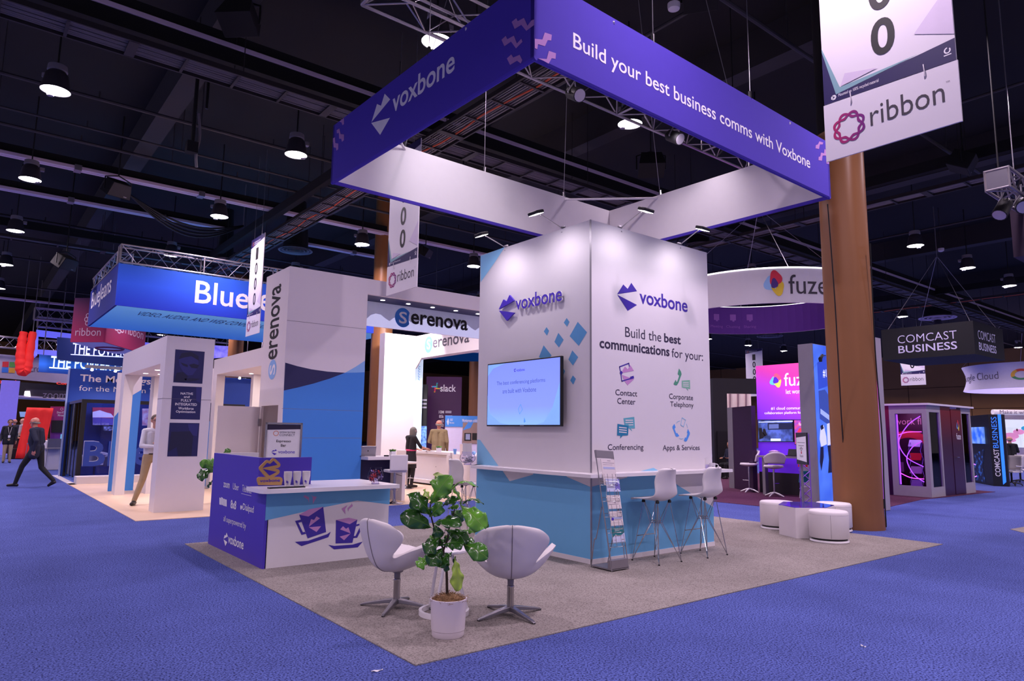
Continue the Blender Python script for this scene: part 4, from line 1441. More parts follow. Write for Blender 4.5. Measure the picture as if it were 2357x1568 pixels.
# second fig, mostly hidden behind the espresso counter
fig2 = fig
fig = thing('potted_fig', 'fig plant peeping out behind the left end of the espresso counter', 'plant', (3.3, 10.62, .0))
part('pot', MB().lathe([(.122, .0), (.140, .27), (.134, .277), (.128, .235), (0, .235)], (3.3, 10.62, .0), 32), POT, fig)
part('trunk', MB().tube([(3.3, 10.62, .2), (3.25, 10.6, .7), (3.15, 10.55, 1.1)], .012, 8), BARK, fig)
part('branch', MB().tube([(3.25, 10.6, .8), (2.837, 10.226, 0.951)], .007, 8), BARK, fig)
for k, (b, e, w, h, ro) in enumerate([
        ((2.834, 10.222, 0.988), (2.642, 10.264, 0.881), 120, 0, .3), ((2.845, 10.207, 1.025), (2.652, 10.222, 1.082), 80, 2, -.6),
        ((2.841, 10.229, 0.914), (2.735, 10.214, 1.118), 100, 1, .5), ((2.855, 10.23, 0.84), (2.785, 10.304, 0.737), 40, 0, .4),
        ((3.008, 10.437, 1.181), (3.077, 10.371, 1.249), 60, 1, .2), ((2.902, 10.288, 1.038), (2.835, 10.326, 1.131), 90, 2, .2)]):
    leaf(b, e, w / 540., h, ro, .12, .22, 50 + k)

# ---------------------------------------------------------------- wire-base bar stools
def bar_stool(P, rz, text):
    t = thing('bar_stool', text, 'stool', P, rz, group='white shell bar stools on wire legs', local=True)
    S = [(.225, .735, .195, .0), (.215, .755, .215, .0), (.12, .748, .225, .012), (.0, .735, .225, .03), (-.10, .735, .222, .05), (-.165, .765, .215, .055), (-.20, .83, .205, .05), (-.215, .92, .20, .045), (-.232, 1.02, .19, .035), (-.255, 1.09, .165, .025), (-.272, 1.115, .12, .01), (-.275, 1.118, .05, 0)]
    def fn(u, v):
        a = 2 * u - 1
        s = v * (len(S) - 1)
        k = min(int(s), len(S) - 2)
        f = s - k
        p = []
        for i in range(4):
            q = [S[max(k - 1, 0)][i], S[k][i], S[k + 1][i], S[min(k + 2, len(S) - 1)][i]]
            p.append(.5 * (2 * q[1] + (q[2] - q[0]) * f + (2 * q[0] - 5 * q[1] + 4 * q[2] - q[3]) * f * f + (3 * q[1] - q[0] - 3 * q[2] + q[3]) * f ** 3))
        y, z, w, l = p
        bk = max(0, min(1, (v - .42) * 4))
        return (a * w, y + bk * .075 * a * a, z + l * a * a * (1 - bk) + .012 * a * a * bk)
    sh = part('seat_shell', MB().surf(fn, 16, 40), WHITE_PLASTIC, t, solid=.012)
    F = [(-.21, .21), (.21, .21), (.21, -.21), (-.21, -.21)]
    T = [(-.115, .10), (.115, .10), (.115, -.12), (-.115, -.12)]
    R = [(-.045, .045), (.045, .045), (.045, -.045), (-.045, -.045)]
    zt_, zr = .715, .46
    for i in range(4):
        j = (i + 1) % 4
        m = MB()
        f, q = F[i], T[i]
        m.tube([(q[0], q[1], zt_), (q[0] * 1.04, q[1] * 1.04, zt_ - .02), (f[0], f[1], .012)], .0055, 6)
        for r_, q2 in ((R[i], T[i]), (R[j], T[j])):
            pass
        m.tube([(f[0] * .985, f[1] * .985, .016), (R[i][0] * 1.15, R[i][1] * 1.15, zr), (q[0] * .95, q[1] * .95, zt_)], .0048, 6)
        m.tube([(f[0], f[1], .02), ((R[i][0] + R[j][0]) * .6 + R[i][0] * .2, (R[i][1] + R[j][1]) * .6 + R[i][1] * .2, zr), (T[j][0] * .9, T[j][1] * .9, zt_)], .0045, 6)
        g = part('leg', m, CHROME, t)
        part('glide', MB().lathe([(.011, 0), (.011, .014)], (f[0], f[1], 0), 10), BLACK, g)
        part('mount', MB().lathe([(.022, .708), (.022, .73), (.012, .745)], (q[0], q[1], 0), 12), BLACK, t)
    part('hub_ring', MB().tube([(r[0], r[1], zr) for r in R], .005, 6, closed=True).tube([(r[0], r[1], zr + .025) for r in R], .005, 6, closed=True), CHROME, t)
    part('footrest', MB().tube([(-.165, .162, .30), (.165, .162, .30)], .0065, 8), CHROME, t)
    return t


bar_stool((6.84, 5.68, .008), 0, 'white shell bar stool on wire legs at the tower counter, nearer the brochure stand')
bar_stool((7.735, 5.64, .008), 0, 'white shell bar stool on wire legs at the tower counter, at its right end')
bar_stool((6.15, 8.85, .008), -1.6, 'white shell bar stool half hidden behind the left edge of the tower')

# ---------------------------------------------------------------- brochure stand
bx, by = 6.03, 5.60
rk = thing('brochure_stand', 'folding grey wire brochure stand leaning before the corner of the tower', 'stand', (bx, by, .008))
y0, y1, ztop = 5.535, 5.80, 1.375
TLp, TRp = Vector((5.898, 5.8, 1.359)), Vector((6.196, 5.8, 1.342))
BLp, BRp = Vector((5.887, 5.535, 0.004)), Vector((6.168, 5.535, -0.003))
BLp.z = BRp.z = .012
def R2(s, h, d=0.0):
    """point on the slanting front: s across, h up, d out"""
    p = BLp.lerp(BRp, s).lerp(TLp.lerp(TRp, s), h)
    return p + Vector((0, -1, .18)).normalized() * d
for s in (0, 1):
    part('front_rail', MB().tube([R2(s, 0), R2(s, 1)], .006, 8), SILVER, rk)
    part('inner_rail', MB().tube([R2(s + (.10 if s == 0 else -.10), .02, -.015), R2(s + (.03 if s == 0 else -.03), .98, -.015)], .0045, 8), SILVER, rk)
RL = Vector((5.898, 5.871, 0))
RL.z = .012
jn = R2(0, .52, -.02)
part('rear_leg', MB().tube(bez([jn, jn.lerp(RL, .5) + Vector((.0, -.0, .0)), jn.lerp(RL, .53) + Vector((-.0, .03, -.02)), RL], 6), .006, 8), SILVER, rk)
part('rear_leg', MB().tube([R2(1, .52, -.02), RL + Vector((.26, -.01, 0))], .006, 8), SILVER, rk)
def slab(s0, h0, s1, h1, d0, d1):
    m = MB()
    P = [(s0, h0), (s1, h0), (s1, h1), (s0, h1)]
    vs = [R2(s, h, d1) for s, h in P] + [R2(s, h, d0) for s, h in P]
    return m.add(vs, [(0, 1, 2, 3), (7, 6, 5, 4), (0, 4, 5, 1), (1, 5, 6, 2), (2, 6, 7, 3), (3, 7, 4, 0)])
part('header', slab(0, .935, 1, 1.0, -.02, .012), GREY_METAL, rk, bevel=.004)
part('foot_box', MB().prism(Fr((BLp.x, BLp.y, 0), (1, (BRp.y - BLp.y) / (BRp.x - BLp.x), 0)), [(0, .03), (.275, .03), (.275, .13), (0, .13)], -.06, 0), GREY_METAL, rk, bevel=.004)
part('base_tray', MB().add([(BLp.x, BLp.y, .02), (BRp.x, BRp.y, .02), (RL.x + .26, RL.y - .02, .02), (RL.x, RL.y, .02), (BLp.x, BLp.y, .035), (BRp.x, BRp.y, .035), (RL.x + .26, RL.y - .02, .035), (RL.x, RL.y, .035)],
     [(3, 2, 1, 0), (4, 5, 6, 7), (0, 1, 5, 4), (1, 2, 6, 5), (2, 3, 7, 6), (3, 0, 4, 7)]), GREY_METAL, rk)
pock = [.71, .575, .445, .315, .20]
for h in pock:
    m = MB()
    for s in (.12, .36, .64, .88):
        m.tube([R2(s, h - .01, .0), R2(s, h - .012, .035), R2(s + (.06 if s < .5 else -.06) * (1 if s in (.12, .88) else 0), h + .085, .04)], .0028, 5)
    m.tube([R2(0, h + .02, .0), R2(.12, h + .02, .038), R2(.88, h + .02, .038), R2(1, h + .02, 0)], .0028, 5)
    m.tube([R2(.0, h - .01, 0), R2(.12, h - .012, .035), R2(.88, h - .012, .035), R2(1, h - .01, 0)], .0028, 5)
    part('pocket_wire', m, CHROME, rk)
PAPER = mat('pale_brochure_paper', 'e8dcdc', .6, vary=.03)
PAPER_B = mat('bluish_brochure_paper', 'd4d8f4', .6, vary=.03)
TEAL_P = mat('teal_brochure_print', '1f8088', .5)
LINE_P = mat('grey_print_lines', 'a89ca8', .7)
BLUE_P = mat('pale_blue_band', 'b8c0e4', .7)
def brochure(h0, h1, s0, s1, mat_, text, draw, d=.012):
    o = R2(s0, h0, d)
    t = thing('brochure', text, 'brochure', tuple(o))
    m = MB()
    P = [(s0, h0), (s1, h0), (s1, h1), (s0, h1)]
    vs = [R2(s, h, d + .003) for s, h in P] + [R2(s, h, d - .003) for s, h in P]
    m.add(vs, [(0, 1, 2, 3), (7, 6, 5, 4), (0, 4, 5, 1), (1, 5, 6, 2), (2, 6, 7, 3), (3, 7, 4, 0)])
    part('sheets', m, mat_, t)
    m = MB()
    for poly, k in draw:
        m.add([R2(s0 + a * (s1 - s0), h0 + b * (h1 - h0), d + .0045) for a, b in poly], [tuple(range(len(poly)))], k)
    part('print', m, [LINE_P, BLUE_P, LETTER_PURPLE, TEAL_P, PAPER], t)
def ln(a0, b0, a1, b1, k=0):
    return ([(a0, b0), (a1, b0), (a1, b1), (a0, b1)], k)
brochure(.70, .925, .22, 1.0, PAPER, 'tall pale leaflet in the topmost pocket of the brochure stand', [ln(.45, .93, .7, .95), ln(.1, .85, .95, .865), ln(.1, .78, .8, .79), ln(.1, .62, .95, .70, 1), ln(.1, .2, .8, .21), ln(.1, .3, .85, .31)], .004)
brochure(.645, .755, .30, 1.08, PAPER_B, 'bluish leaflet with purple chevrons in the brochure stand', [ln(.08, .86, .25, .9, 2), ln(.9, .88, .98, .97, 2), ln(.1, .5, .6, .53), ln(.1, .42, .5, .45), ln(.1, .34, .55, .37)] + [([(.62 + .0, .10 + .12 * k), (.80, .28 + .12 * k), (1, .10 + .12 * k), (1, .17 + .12 * k), (.80, .35 + .12 * k), (.62, .17 + .12 * k)], 2) for k in range(4)], .016)
brochure(.50, .615, .25, 1.02, PAPER, 'pale blank leaflet in the middle pocket of the brochure stand', [ln(.4, .88, .65, .9), ln(.1, .55, .9, .56), ln(.15, .3, .3, .32), ln(.5, .4, .6, .5)])
brochure(.36, .48, .28, 1.0, PAPER, 'pale leaflet with a dark blue seal in the brochure stand', [ln(.1, .45, .95, .6, 1), ln(.7, .9, .95, .93), ([(.17 + .10 * math.cos(a * .5236), .46 + .10 * math.sin(a * .5236)) for a in range(12)], 2), ln(.1, .2, .8, .21)])
brochure(.225, .345, .25, .98, PAPER_B, 'teal and white leaflet in the lowest filled pocket of the brochure stand', [([(0, .32), (.25, .50), (.5, .40), (.75, .48), (1, .62), (1, 1), (0, 1)], 3), ln(.12, .85, .9, .88, 4), ln(.12, .76, .6, .79, 4), ln(.12, .66, .7, .67, 4), ([(.05, .36), (.22, .47), (.5, .38), (.72, .42), (.5, .46), (.25, .53)], 4), ln(.1, .15, .3, .18), ln(.7, .12, .9, .18)])

# ---------------------------------------------------------------- ottomans and hexagon table
def ottoman(x, y, text, h=.455, r=.275):
    t = thing('ottoman', text, 'ottoman', (x, y, .008), group='round white ottomans', local=True)
    part('base_ring', MB().lathe([(r * .97, 0), (r * 1.0, .012), (r * .97, .035), (0, .035)], n=40), WHITE_GLOSS, t)
    part('shadow_gap', MB().lathe([(r * .90, .035), (r * .90, .062), (0, .062)], n=40), BLACK, t)
    part('body', MB().lathe([(0, .062), (r * .97, .062), (r, .075), (r * 1.005, h - .045), (r * .99, h - .02), (r * .92, h - .004), (r * .6, h), (0, h)], n=44, caps=False), OTTO, t)
    a = math.atan2(-y, -x) + .1
    part('seam', MB().tube([(1.004 * r * math.cos(a), 1.004 * r * math.sin(a), .07 + (h - .12) * i / 6) for i in range(7)], .002, 5), mat_seam, t)
    part('piping', MB().tube([(1.003 * r * math.cos(k * .1571), 1.003 * r * math.sin(k * .1571), h - .05) for k in range(40)], .003, 5, closed=True), OTTO, t)
    return t


OTTO = mat('white_ottoman_vinyl', 'e4dedf', .6, vary=.02, bump=.05, bump_scale=200)
ottoman(10.26, 5.245, 'round white ottoman standing nearest, before the hexagon table')
ottoman(10.93, 6.47, 'round white ottoman left of the hexagon table')
ottoman(11.53, 5.80, 'round white ottoman behind the hexagon table, beside the brown column')
hx = thing('hexagon_table', 'white hexagonal table with a glossy purple top between the ottomans', 'table', (10.68, 5.88, .008))
hp_ = [(10.318, 6.085), (10.115, 5.685), (10.53, 5.40), (11.02, 5.52), (11.24, 5.98), (10.83, 6.30)]
part('body', MB().prism(fh, hp_, .008, .462), mat('translucent_white_panel', 'e6dfe2', .5, vary=.02), hx, bevel=.006)
part('tabletop', MB().prism(fh, [(10.68 + (x - 10.68) * .985, 5.88 + (y - 5.88) * .985) for x, y in hp_], .462, .470), mat('purple_mirror_top', '3a22a8', .06, .2), hx)

# easel sign on the floor behind the espresso counter
sd = Vector((4.051, 10.857, 1.408))
es = thing('sign_stand', 'silver framed floor sign reading Espresso Bar behind the espresso counter', 'sign', (sd.x, sd.y, 0))
yw = sd.y
fe2 = FG(sd.x, sd.y, -24)
E2 = lambda *a: a
P = [(-0.3, 1.66), (0.262, 1.657), (0.266, 0.914), (-0.291, 0.915)]
w0, w1 = min(P[0][0], P[3][0]), max(P[1][0], P[2][0])
ztop2 = P[0][1]
fe2 = FG(4.045, 10.83, -24)
cu = (P[0][0] + P[1][0]) / 2
hw = (P[1][0] - P[0][0]) / 2
zb2 = ztop2 - .74
for a, b in (((cu - hw, zb2), (cu - hw + .03, ztop2)), ((cu + hw - .03, zb2), (cu + hw, ztop2)), ((cu - hw, ztop2 - .028), (cu + hw, ztop2)), ((cu - hw, zb2), (cu + hw, zb2 + .03))):
    part('frame_bar', MB().prism(fe2, [a, (b[0], a[1]), b, (a[0], b[1])], -.03, .012), CHROME, es)
part('poster', MB().prism(fe2, [(cu - hw + .03, zb2 + .03), (cu + hw - .03, zb2 + .03), (cu + hw - .03, ztop2 - .03), (cu - hw + .03, ztop2 - .03)], -.02, .0), PRINT_WHITE, es)
m = MB()
m.flat(fe2, [(cu - hw + .03, ztop2 - .115), (cu + hw - .03, ztop2 - .10), (cu + hw - .03, ztop2 - .03), (cu - hw + .03, ztop2 - .03)], .002, 0)
m.text(fe2, 'Espresso', (-0.125, 1.339, 0.095, 1.39), .002, 1, bold=.02)
m.text(fe2, 'Bar', (-0.054, 1.283, 0.025, 1.324), .002, 1, bold=.02)
m.text(fe2, 'enterprise', (-0.082, 1.488, 0.15, 1.527), .002, 0)
m.text(fe2, 'CONNECT', (-0.082, 1.448, 0.149, 1.485), .002, 0)
m.text(fe2, 'voxbone', (-0.089, 1.177, 0.163, 1.229), .002, 2, bold=.015)
lips_logo(m, fe2, [(-0.19, 1.2), (-0.164, 1.228), (-0.147, 1.221), (-0.128, 1.241), (-0.106, 1.22)], [(-0.19, 1.195), (-0.107, 1.172), (-0.143, 1.148)], .002, 2)
c0 = [(-0.137, 1.491)][0]
m.ring(fe2, c0[0], c0[1], .041, .041, .008, .002, 3)
part('poster_print', m, [NAVY_TEXT, INK, LETTER_PURPLE, mat('orange_ring_print', 'd8743c', .6)], es)
part('post', MB().prism(fe2, [(cu - .02, .02), (cu + .02, .02), (cu + .02, ztop2 - .2), (cu - .02, ztop2 - .2)], -.06, -.03), CHROME, es)
part('base_plate', MB().prism(Fr((sd.x, sd.y, 0), fe2.u, fe2.n), [(-.22, -.22), (.22, -.22), (.22, .14), (-.22, .14)], .0, .012), GREY_METAL, es)

# scraps of paper on the carpet
def scrap(P, tx, s, rz):
    m = MB().surf(lambda u, v: ((u - .5) * s, (v - .5) * s * .28 * (1 - .5 * u), .004 + .018 * s * 6 * abs(u - .4) ** 1.5 + .004 * math.sin(9 * u + 5 * v)), 10, 5)
    solo('paper_scrap', m, CUP, tx, 'paper scrap', loc=P, local=True, rz=rz, solid=.0008)
scrap((2.267, 4.209, 0), 'small torn white paper scrap on the blue carpet at the bottom edge', .075, -.3)
scrap((5.42, 2.551, 0), 'small white paper scrap on the blue carpet in the lower right', .05, 1.2)

# ---------------------------------------------------------------- the white portal booth behind (left half)
PORTAL = mat('white_portal_laminate', 'e2dadd', .5, vary=.015)
BEIGE = mat('beige_cupboard_lining', 'd8b48c', .6)
# portal with the three posters
pt = thing('portal_frame', 'white portal with three dark blue posters on its front post, at the left', 'portal', (2.91, 14.1, .01))
part('front_post', MB().box((2.91, 14.12, .01), (3.77, 14.52, 3.29)), PORTAL, pt)
part('rear_post', MB().box((2.91, 18.20, .01), (3.11, 18.60, 2.78)), PORTAL, pt)
part('rear_post', MB().box((3.55, 18.20, .01), (3.77, 18.60, 2.78)), PORTAL, pt)
part('top_slab', MB().box((2.91, 14.52, 2.78), (3.77, 18.60, 3.29)), PORTAL, pt)
part('corner_gusset', MB().prism(FY(18.2), [(3.11, 2.5), (3.11, 2.78), (3.25, 2.78)], -.1, 0), PORTAL, pt)
part('panel_joint', MB().box((2.905, 14.115, 2.10), (3.775, 14.525, 2.104)), mat_seam, pt)
POSTER = mat('dark_blue_poster', '1c1d58', .45, vary=.2, scale=3)
POSTER2 = mat('mid_blue_poster_figure', '2a2a70', .5)
POSTER3 = mat('deep_navy_poster_figure', '14153c', .5)
fp = FY(14.12)
for P, figs, wds in (
    ([(3.068, 3.037), (3.594, 3.034), (3.592, 2.411), (3.075, 2.411)], [([(3.135, 2.851), (3.202, 2.961), (3.352, 2.997), (3.467, 2.935), (3.498, 2.807), (3.473, 2.687), (3.404, 2.565), (3.318, 2.555), (3.226, 2.624), (3.166, 2.713)], 1), ([(3.09, 2.43), (3.121, 2.594), (3.227, 2.612), (3.319, 2.536), (3.283, 2.429)], 2), ([(3.135, 2.851), (3.18, 2.971), (3.351, 3.009), (3.489, 2.937), (3.495, 2.855), (3.357, 2.927), (3.229, 2.893)], 2), ([(3.171, 2.795), (3.237, 2.777), (3.303, 2.758), (3.307, 2.711), (3.218, 2.74)], 2), ([(3.325, 2.76), (3.411, 2.789), (3.512, 2.761), (3.472, 2.699), (3.373, 2.704)], 2), ([(3.258, 2.486), (3.343, 2.503), (3.552, 2.503), (3.477, 2.464), (3.326, 2.432)], 2)], ()),
    ([(3.065, 2.341), (3.59, 2.345), (3.595, 1.719), (3.074, 1.719)], [([(3.486, 2.335), (3.586, 2.34), (3.585, 2.034), (3.504, 2.078)], 1)],
     (('NATIVE', (3.217, 2.185, 3.436, 2.229)), ('and', (3.278, 2.126, 3.379, 2.168)), ('FULLY', (3.233, 2.054, 3.421, 2.1)),
      ('INTEGRATED', (3.136, 1.978, 3.52, 2.028)), ('Workforce', (3.195, 1.902, 3.467, 1.952)), ('Optimization', (3.159, 1.83, 3.502, 1.886)))),
    ([(3.067, 1.651), (3.593, 1.652), (3.595, 1.025), (3.07, 1.027)], [([(3.106, 1.482), (3.436, 1.497), (3.497, 1.405), (3.49, 1.031), (3.255, 1.031), (3.221, 1.199), (3.081, 1.11)], 2), ([(3.383, 1.634), (3.579, 1.638), (3.562, 1.406), (3.441, 1.428)], 1)], ())):
    m = MB().flat(fp, P, .004, 0)
    for g, k in figs:
        m.flat(fp, g, .005 + .001 * k, k)
    o = part('poster', m, [POSTER, POSTER2, POSTER3], pt, 'dark blue poster with a faint figure')
    if wds:
        m = MB()
        for s_, bb in wds:
            m.text(fp, s_, bb, .008, 0, bold=.02)
        part('poster_lettering', m, PRINT_WHITE, o)
for x in (3.2, 3.5):
    for y in (16.2, 17.4):
        part('downlight', MB().lathe([(.05, 2.775), (.05, 2.779)], (x, y, 0), 14), SMALL_GLOW, pt)
area_light('portal_light', (3.34, 16.6, 2.75), .6, 22, (1, .86, .8), (3.34, 16.6, 0))
# second portal
p2 = thing('portal_frame', 'white portal slab joining the tall panel with the vertical lettering', 'portal', (5.17, 15.55, .01))
part('top_slab', MB().box((5.17, 15.52, 2.97), (6.5, 19.3, 3.38)), PORTAL, p2)
part('rear_post', MB().box((5.17, 18.95, .01), (5.38, 19.3, 2.97)), PORTAL, p2)
part('rear_post', MB().box((6.2, 18.95, .01), (6.5, 19.3, 2.97)), PORTAL, p2)
part('inner_post', MB().box((5.85, 18.1, .01), (6.05, 18.3, 2.97)), PORTAL, p2)
for y in (16.6, 18.0):
    part('downlight', MB().lathe([(.05, 2.965), (.05, 2.969)], (5.75, y, 0), 14), SMALL_GLOW, p2)
area_light('portal_light', (5.85, 17.2, 2.94), .6, 16, (1, .86, .8), (5.85, 17.2, 0))
# wave wall between them
ww = solo('wave_partition', MB().box((3.9, 19.9, .01), (5.6, 19.96, 3.2), 0).rect(FY(19.9), 3.9, .01, 5.6, 1.75, .002, 2).rect(FY(19.9), 3.9, 1.75, 5.6, 2.25, .003, 1), [PORTAL, NAVY, SERENOVA_BLUE],
          'white wall panel with navy and blue bands seen behind the poster post', 'wall panel', loc=(3.9, 19.9, .01))
solo('wave_partition', MB().box((2.95, 19.4, .01), (3.5, 19.46, 2.9), 0).flat(FY(19.4), [(2.95, .01), (3.5, .01), (3.5, 2.5), (3.3, 2.35), (2.95, 1.8)], .002, 1), [PORTAL, SERENOVA_BLUE],
     'narrow panel with a pale blue curve behind the man with folded arms', 'wall panel', loc=(2.95, 19.4, .01))

# tall lettered panel tower
sx, sy = 5.17, 14.1
st = thing('panel_tower', 'tall white tower with blue waves in front and vertical black lettering at its side', 'booth tower', (sx, sy, .01))
m = MB().box((sx + .05, sy, .01), (7.0, sy + .05, 5.0), 0)
f14 = FY(14.1)
m.flat(f14, [(5.185, 2.937), (5.443, 2.882), (5.752, 2.836), (6.12, 2.81), (6.532, 2.811), (6.181, 2.662), (5.82, 2.534), (5.468, 2.429), (5.187, 2.354)], .003, 1)
blue_top = [(5.187, 2.354), (5.468, 2.429), (5.82, 2.534), (6.181, 2.662), (6.532, 2.811), (6.777, 2.83), (7.003, 2.852)]
m.flat(f14, [(sx + .05, .01)] + blue_top + [(7.0, .01)], .002, 2)
m.flat(f14, [(6.532, 2.811), (6.771, 2.957), (6.997, 3.115), (7.003, 2.852), (6.777, 2.83)], .003, 3)
part('front_panel', m, [PORTAL, NAVY, SERENOVA_BLUE, SERENOVA_LIGHT], st)
fx5 = FX(sx)
m = MB().prism(fx5, [(-15.52, .01), (-15.52, 5.0), (-14.1, 5.0), (-14.1, .01), (-14.32, .01), (-14.32, 2.06), (-15.34, 2.06), (-15.34, .01)], -.05, 0)
part('side_panel', m, PORTAL, st)
part('rear_panel', MB().box((sx + .05, 15.47, .01), (7.0, 15.52, 5.0)), PORTAL, st)
part('end_panel', MB().box((6.95, sy + .05, .01), (7.0, 15.47, 5.0)), PORTAL, st)
for z in (3.83, 1.98, 1.38):
    part('panel_joint', MB().box((sx - .003, sy - .003, z), (7.003, sy, z + .006)), mat_seam, st)
part('shelf', MB().box((sx + .3, 14.15, 1.62), (6.0, 15.45, 1.66)), BEIGE, st)
part('lining', MB().box((6.0, 14.15, .05), (6.03, 15.45, 2.2)), BEIGE, st)
# door of the cupboard in the tower, standing open
dr = part('door', MB().box((4.26, 15.36, .03), (5.15, 15.40, 2.04)), PORTAL, st)
part('hinge', MB().box((5.12, 15.32, 1.62), (5.18, 15.36, 1.78)), SILVER, dr)
part('hinge', MB().box((5.12, 15.32, .3), (5.18, 15.36, .46)), SILVER, dr)
m = MB().text(fx5, 'erenova', (-15.097, 3.055, -14.551, 4.702), .003, 0, bold=.02, turn=True)
part('vertical_lettering', m, INK, st, 'black lettering reading upwards')
m = MB()
cc = [(-14.795, 2.834), (-14.554, 2.818), (-14.832, 3.051)]
m.disc(fx5, cc[0][0], cc[0][1], abs(cc[1][0] - cc[0][0]), cc[2][1] - cc[0][1], .003, 0)
m.text(fx5, 'S', (-14.962, 2.718, -14.624, 2.948), .005, 1, bold=.02, turn=True)
part('logo_disc', m, [SERENOVA_LIGHT, PRINT_WHITE], st)

# fascia sign to the right of the tower
fa = thing('fascia_sign', 'white fascia over a lit sign panel with cloud glow and a row of downlights', 'sign', (7.0, 14.1, 4.04))
part('front_beam', MB().box((7.0, 14.1, 4.65), (13.3, 14.2, 5.0)), PORTAL, fa)
part('roof_deck', MB().box((7.0, 14.2, 4.95), (13.3, 15.0, 5.0)), PORTAL, fa)
part('soffit', MB().box((7.0, 14.2, 4.65), (13.3, 14.89, 4.69)), NAVY, fa)
CLOUD = mat('cloud_print', 'cfcfe8', .5, emit=.12)
GLOWCLOUD = mat('lit_cloud_print', 'd8d8ff', .5, emit=.55)
fsn = FY(14.89)
m = MB().box((7.0, 14.89, 4.05), (13.3, 14.95, 4.65), 0)
cl = [(7.401, 4.226), (7.492, 4.316), (7.624, 4.367), (7.761, 4.356), (7.881, 4.281), (8.002, 4.224), (8.098, 4.306), (8.177, 4.342), (8.525, 4.3), (8.694, 4.227), (8.817, 4.296), (9.046, 4.415), (9.288, 4.292), (9.509, 4.241), (9.66, 4.39), (9.911, 4.284), (10.138, 4.347), (10.323, 4.386), (10.466, 4.304), (10.586, 4.258), (10.715, 4.35)]
m.flat(fsn, [(7.0, 4.052)] + [(max(7.0, u), v) for u, v in cl] + [(cl[-1][0] + .8, 4.3), (13.3, 4.25), (13.3, 4.052)], .003, 1)
part('sign_panel', m, [CLOUD, GLOWCLOUD], fa, 'backlit panel with a cloud-shaped glow')
m = MB()
m.text(fsn, 'erenova', (8.596, 4.222, 10.328, 4.495), .01, 0, bold=.024, ext=.01)
part('lettering', m, INK, fa)
m = MB()
cc = [(8.369, 4.352), (8.595, 4.378), (8.36, 4.595)]
rr = (cc[1][0] - cc[0][0])
rv = (cc[2][1] - cc[0][1])
pol = []
for k in range(34):
    a = math.radians(35 + 290 * k / 33)
    pol.append((cc[0][0] + rr * math.cos(a), cc[0][1] + rv * math.sin(a)))
pol += [(cc[0][0] + rr * .72, cc[0][1] - rv * .2), (cc[0][0] + rr * .72, cc[0][1] + rv * .2)]
m.flat(fsn, pol, .012, 0)
m.text(fsn, 'S', (8.259, 4.202, 8.482, 4.5), .014, 1, bold=.02)
part('logo_disc', m, [mat('logo_blue_print', '2f7fd6', .5), PRINT_WHITE], fa)
for P in [(7.866, 4.785), (8.462, 4.76), (9.143, 4.75), (9.834, 4.755), (10.471, 4.759)]:
    pass
for k in range(9):
    part('downlight', MB().lathe([(.055, 4.643), (.055, 4.647)], (7.62 + .70 * k, 14.55, 0), 14), SMALL_GLOW, fa)
# inner wall with the second sign
iw = thing('booth_partition', 'white corner wall with a second lettered lintel, inside the white booth', 'wall panel', (11.4, 21.6, .01))
part('wall', MB().box((11.47, 21.61, .01), (12.73, 22.0, 5.0)), PORTAL, iw)
part('lintel', MB().box((12.73, 14.95, 4.17), (13.1, 22.0, 5.0)), PORTAL, iw)
part('gusset', MB().prism(FX(12.73), [(-21.6, 3.8), (-21.2, 4.17), (-21.6, 4.17)], -.05, 0), PORTAL, iw)
fxi = FX(12.73)
m = MB().text(fxi, 'erenova', (-20.447, 4.453, -18.22, 4.744), .005, 0, bold=.02)
part('lettering', m, mat('grey_lettering', '4a4450', .6), iw)
m = MB()
cc = [(-20.729, 4.609), (-20.465, 4.584), (-20.746, 4.912)]
m.disc(fxi, cc[0][0], cc[0][1], cc[1][0] - cc[0][0], cc[2][1] - cc[0][1], .004, 0)
m.text(fxi, 'S', (-20.841, 4.44, -20.609, 4.79), .006, 1, bold=.02)
part('logo_disc', m, [mat('pale_logo_blue', '5aa4e8', .5), PRINT_WHITE], iw)
area_light('booth_spot', (11.6, 19.8, 5.6), .3, 150, (1, .88, .95), (12.0, 21.6, 3.8), spread=2.0)
area_light('booth_light', (9.8, 17.6, 5.2), 1.2, 160, (1, .86, .85), (9.9, 17.8, 0))

# reception desk beside the tower
dk = thing('reception_desk', 'white desk with a navy modesty panel beside the blue tower panel', 'desk', (7.0, 13.9, .01))
part('desktop', MB().box((7.0, 13.76, .915), (7.94, 14.45, .985)), PORTAL, dk, bevel=.005)
part('end_panel', MB().box((7.86, 13.76, .01), (7.94, 14.45, .915)), PORTAL, dk)
part('modesty_panel', MB().box((7.0, 14.3, .01), (7.86, 14.34, .915)), NAVY, dk)
t = thing('laptop', 'open silver laptop on the white desk, its lid towards the viewer', 'laptop', (7.18, 14.05, .985))
part('base', MB().obox((7.2, 14.2, .993), (.34, .24, .016), (0, 0, -.3)), SILVER, t)
part('lid', MB().obox((7.16, 14.08, 1.10), (.34, .012, .23), (.3, 0, -.3)), SILVER, t)
part('logo', MB().ball(tuple(Vector((7.145, 14.07, 1.105)) + Vector((.0, -.012, 0))), (.014, .004, .016), 10), BLACK, t)
solo('laptop', MB().obox((7.02, 14.3, 1.10), (.2, .012, .22), (-.2, 0, .2)).obox((7.05, 14.2, .99), (.2, .2, .014), (0, 0, .2)), mat('dark_laptop_shell', '3a3c58', .4, .3), 'second laptop half hidden by the blue tower panel', 'laptop', loc=(7.02, 14.3, .985))
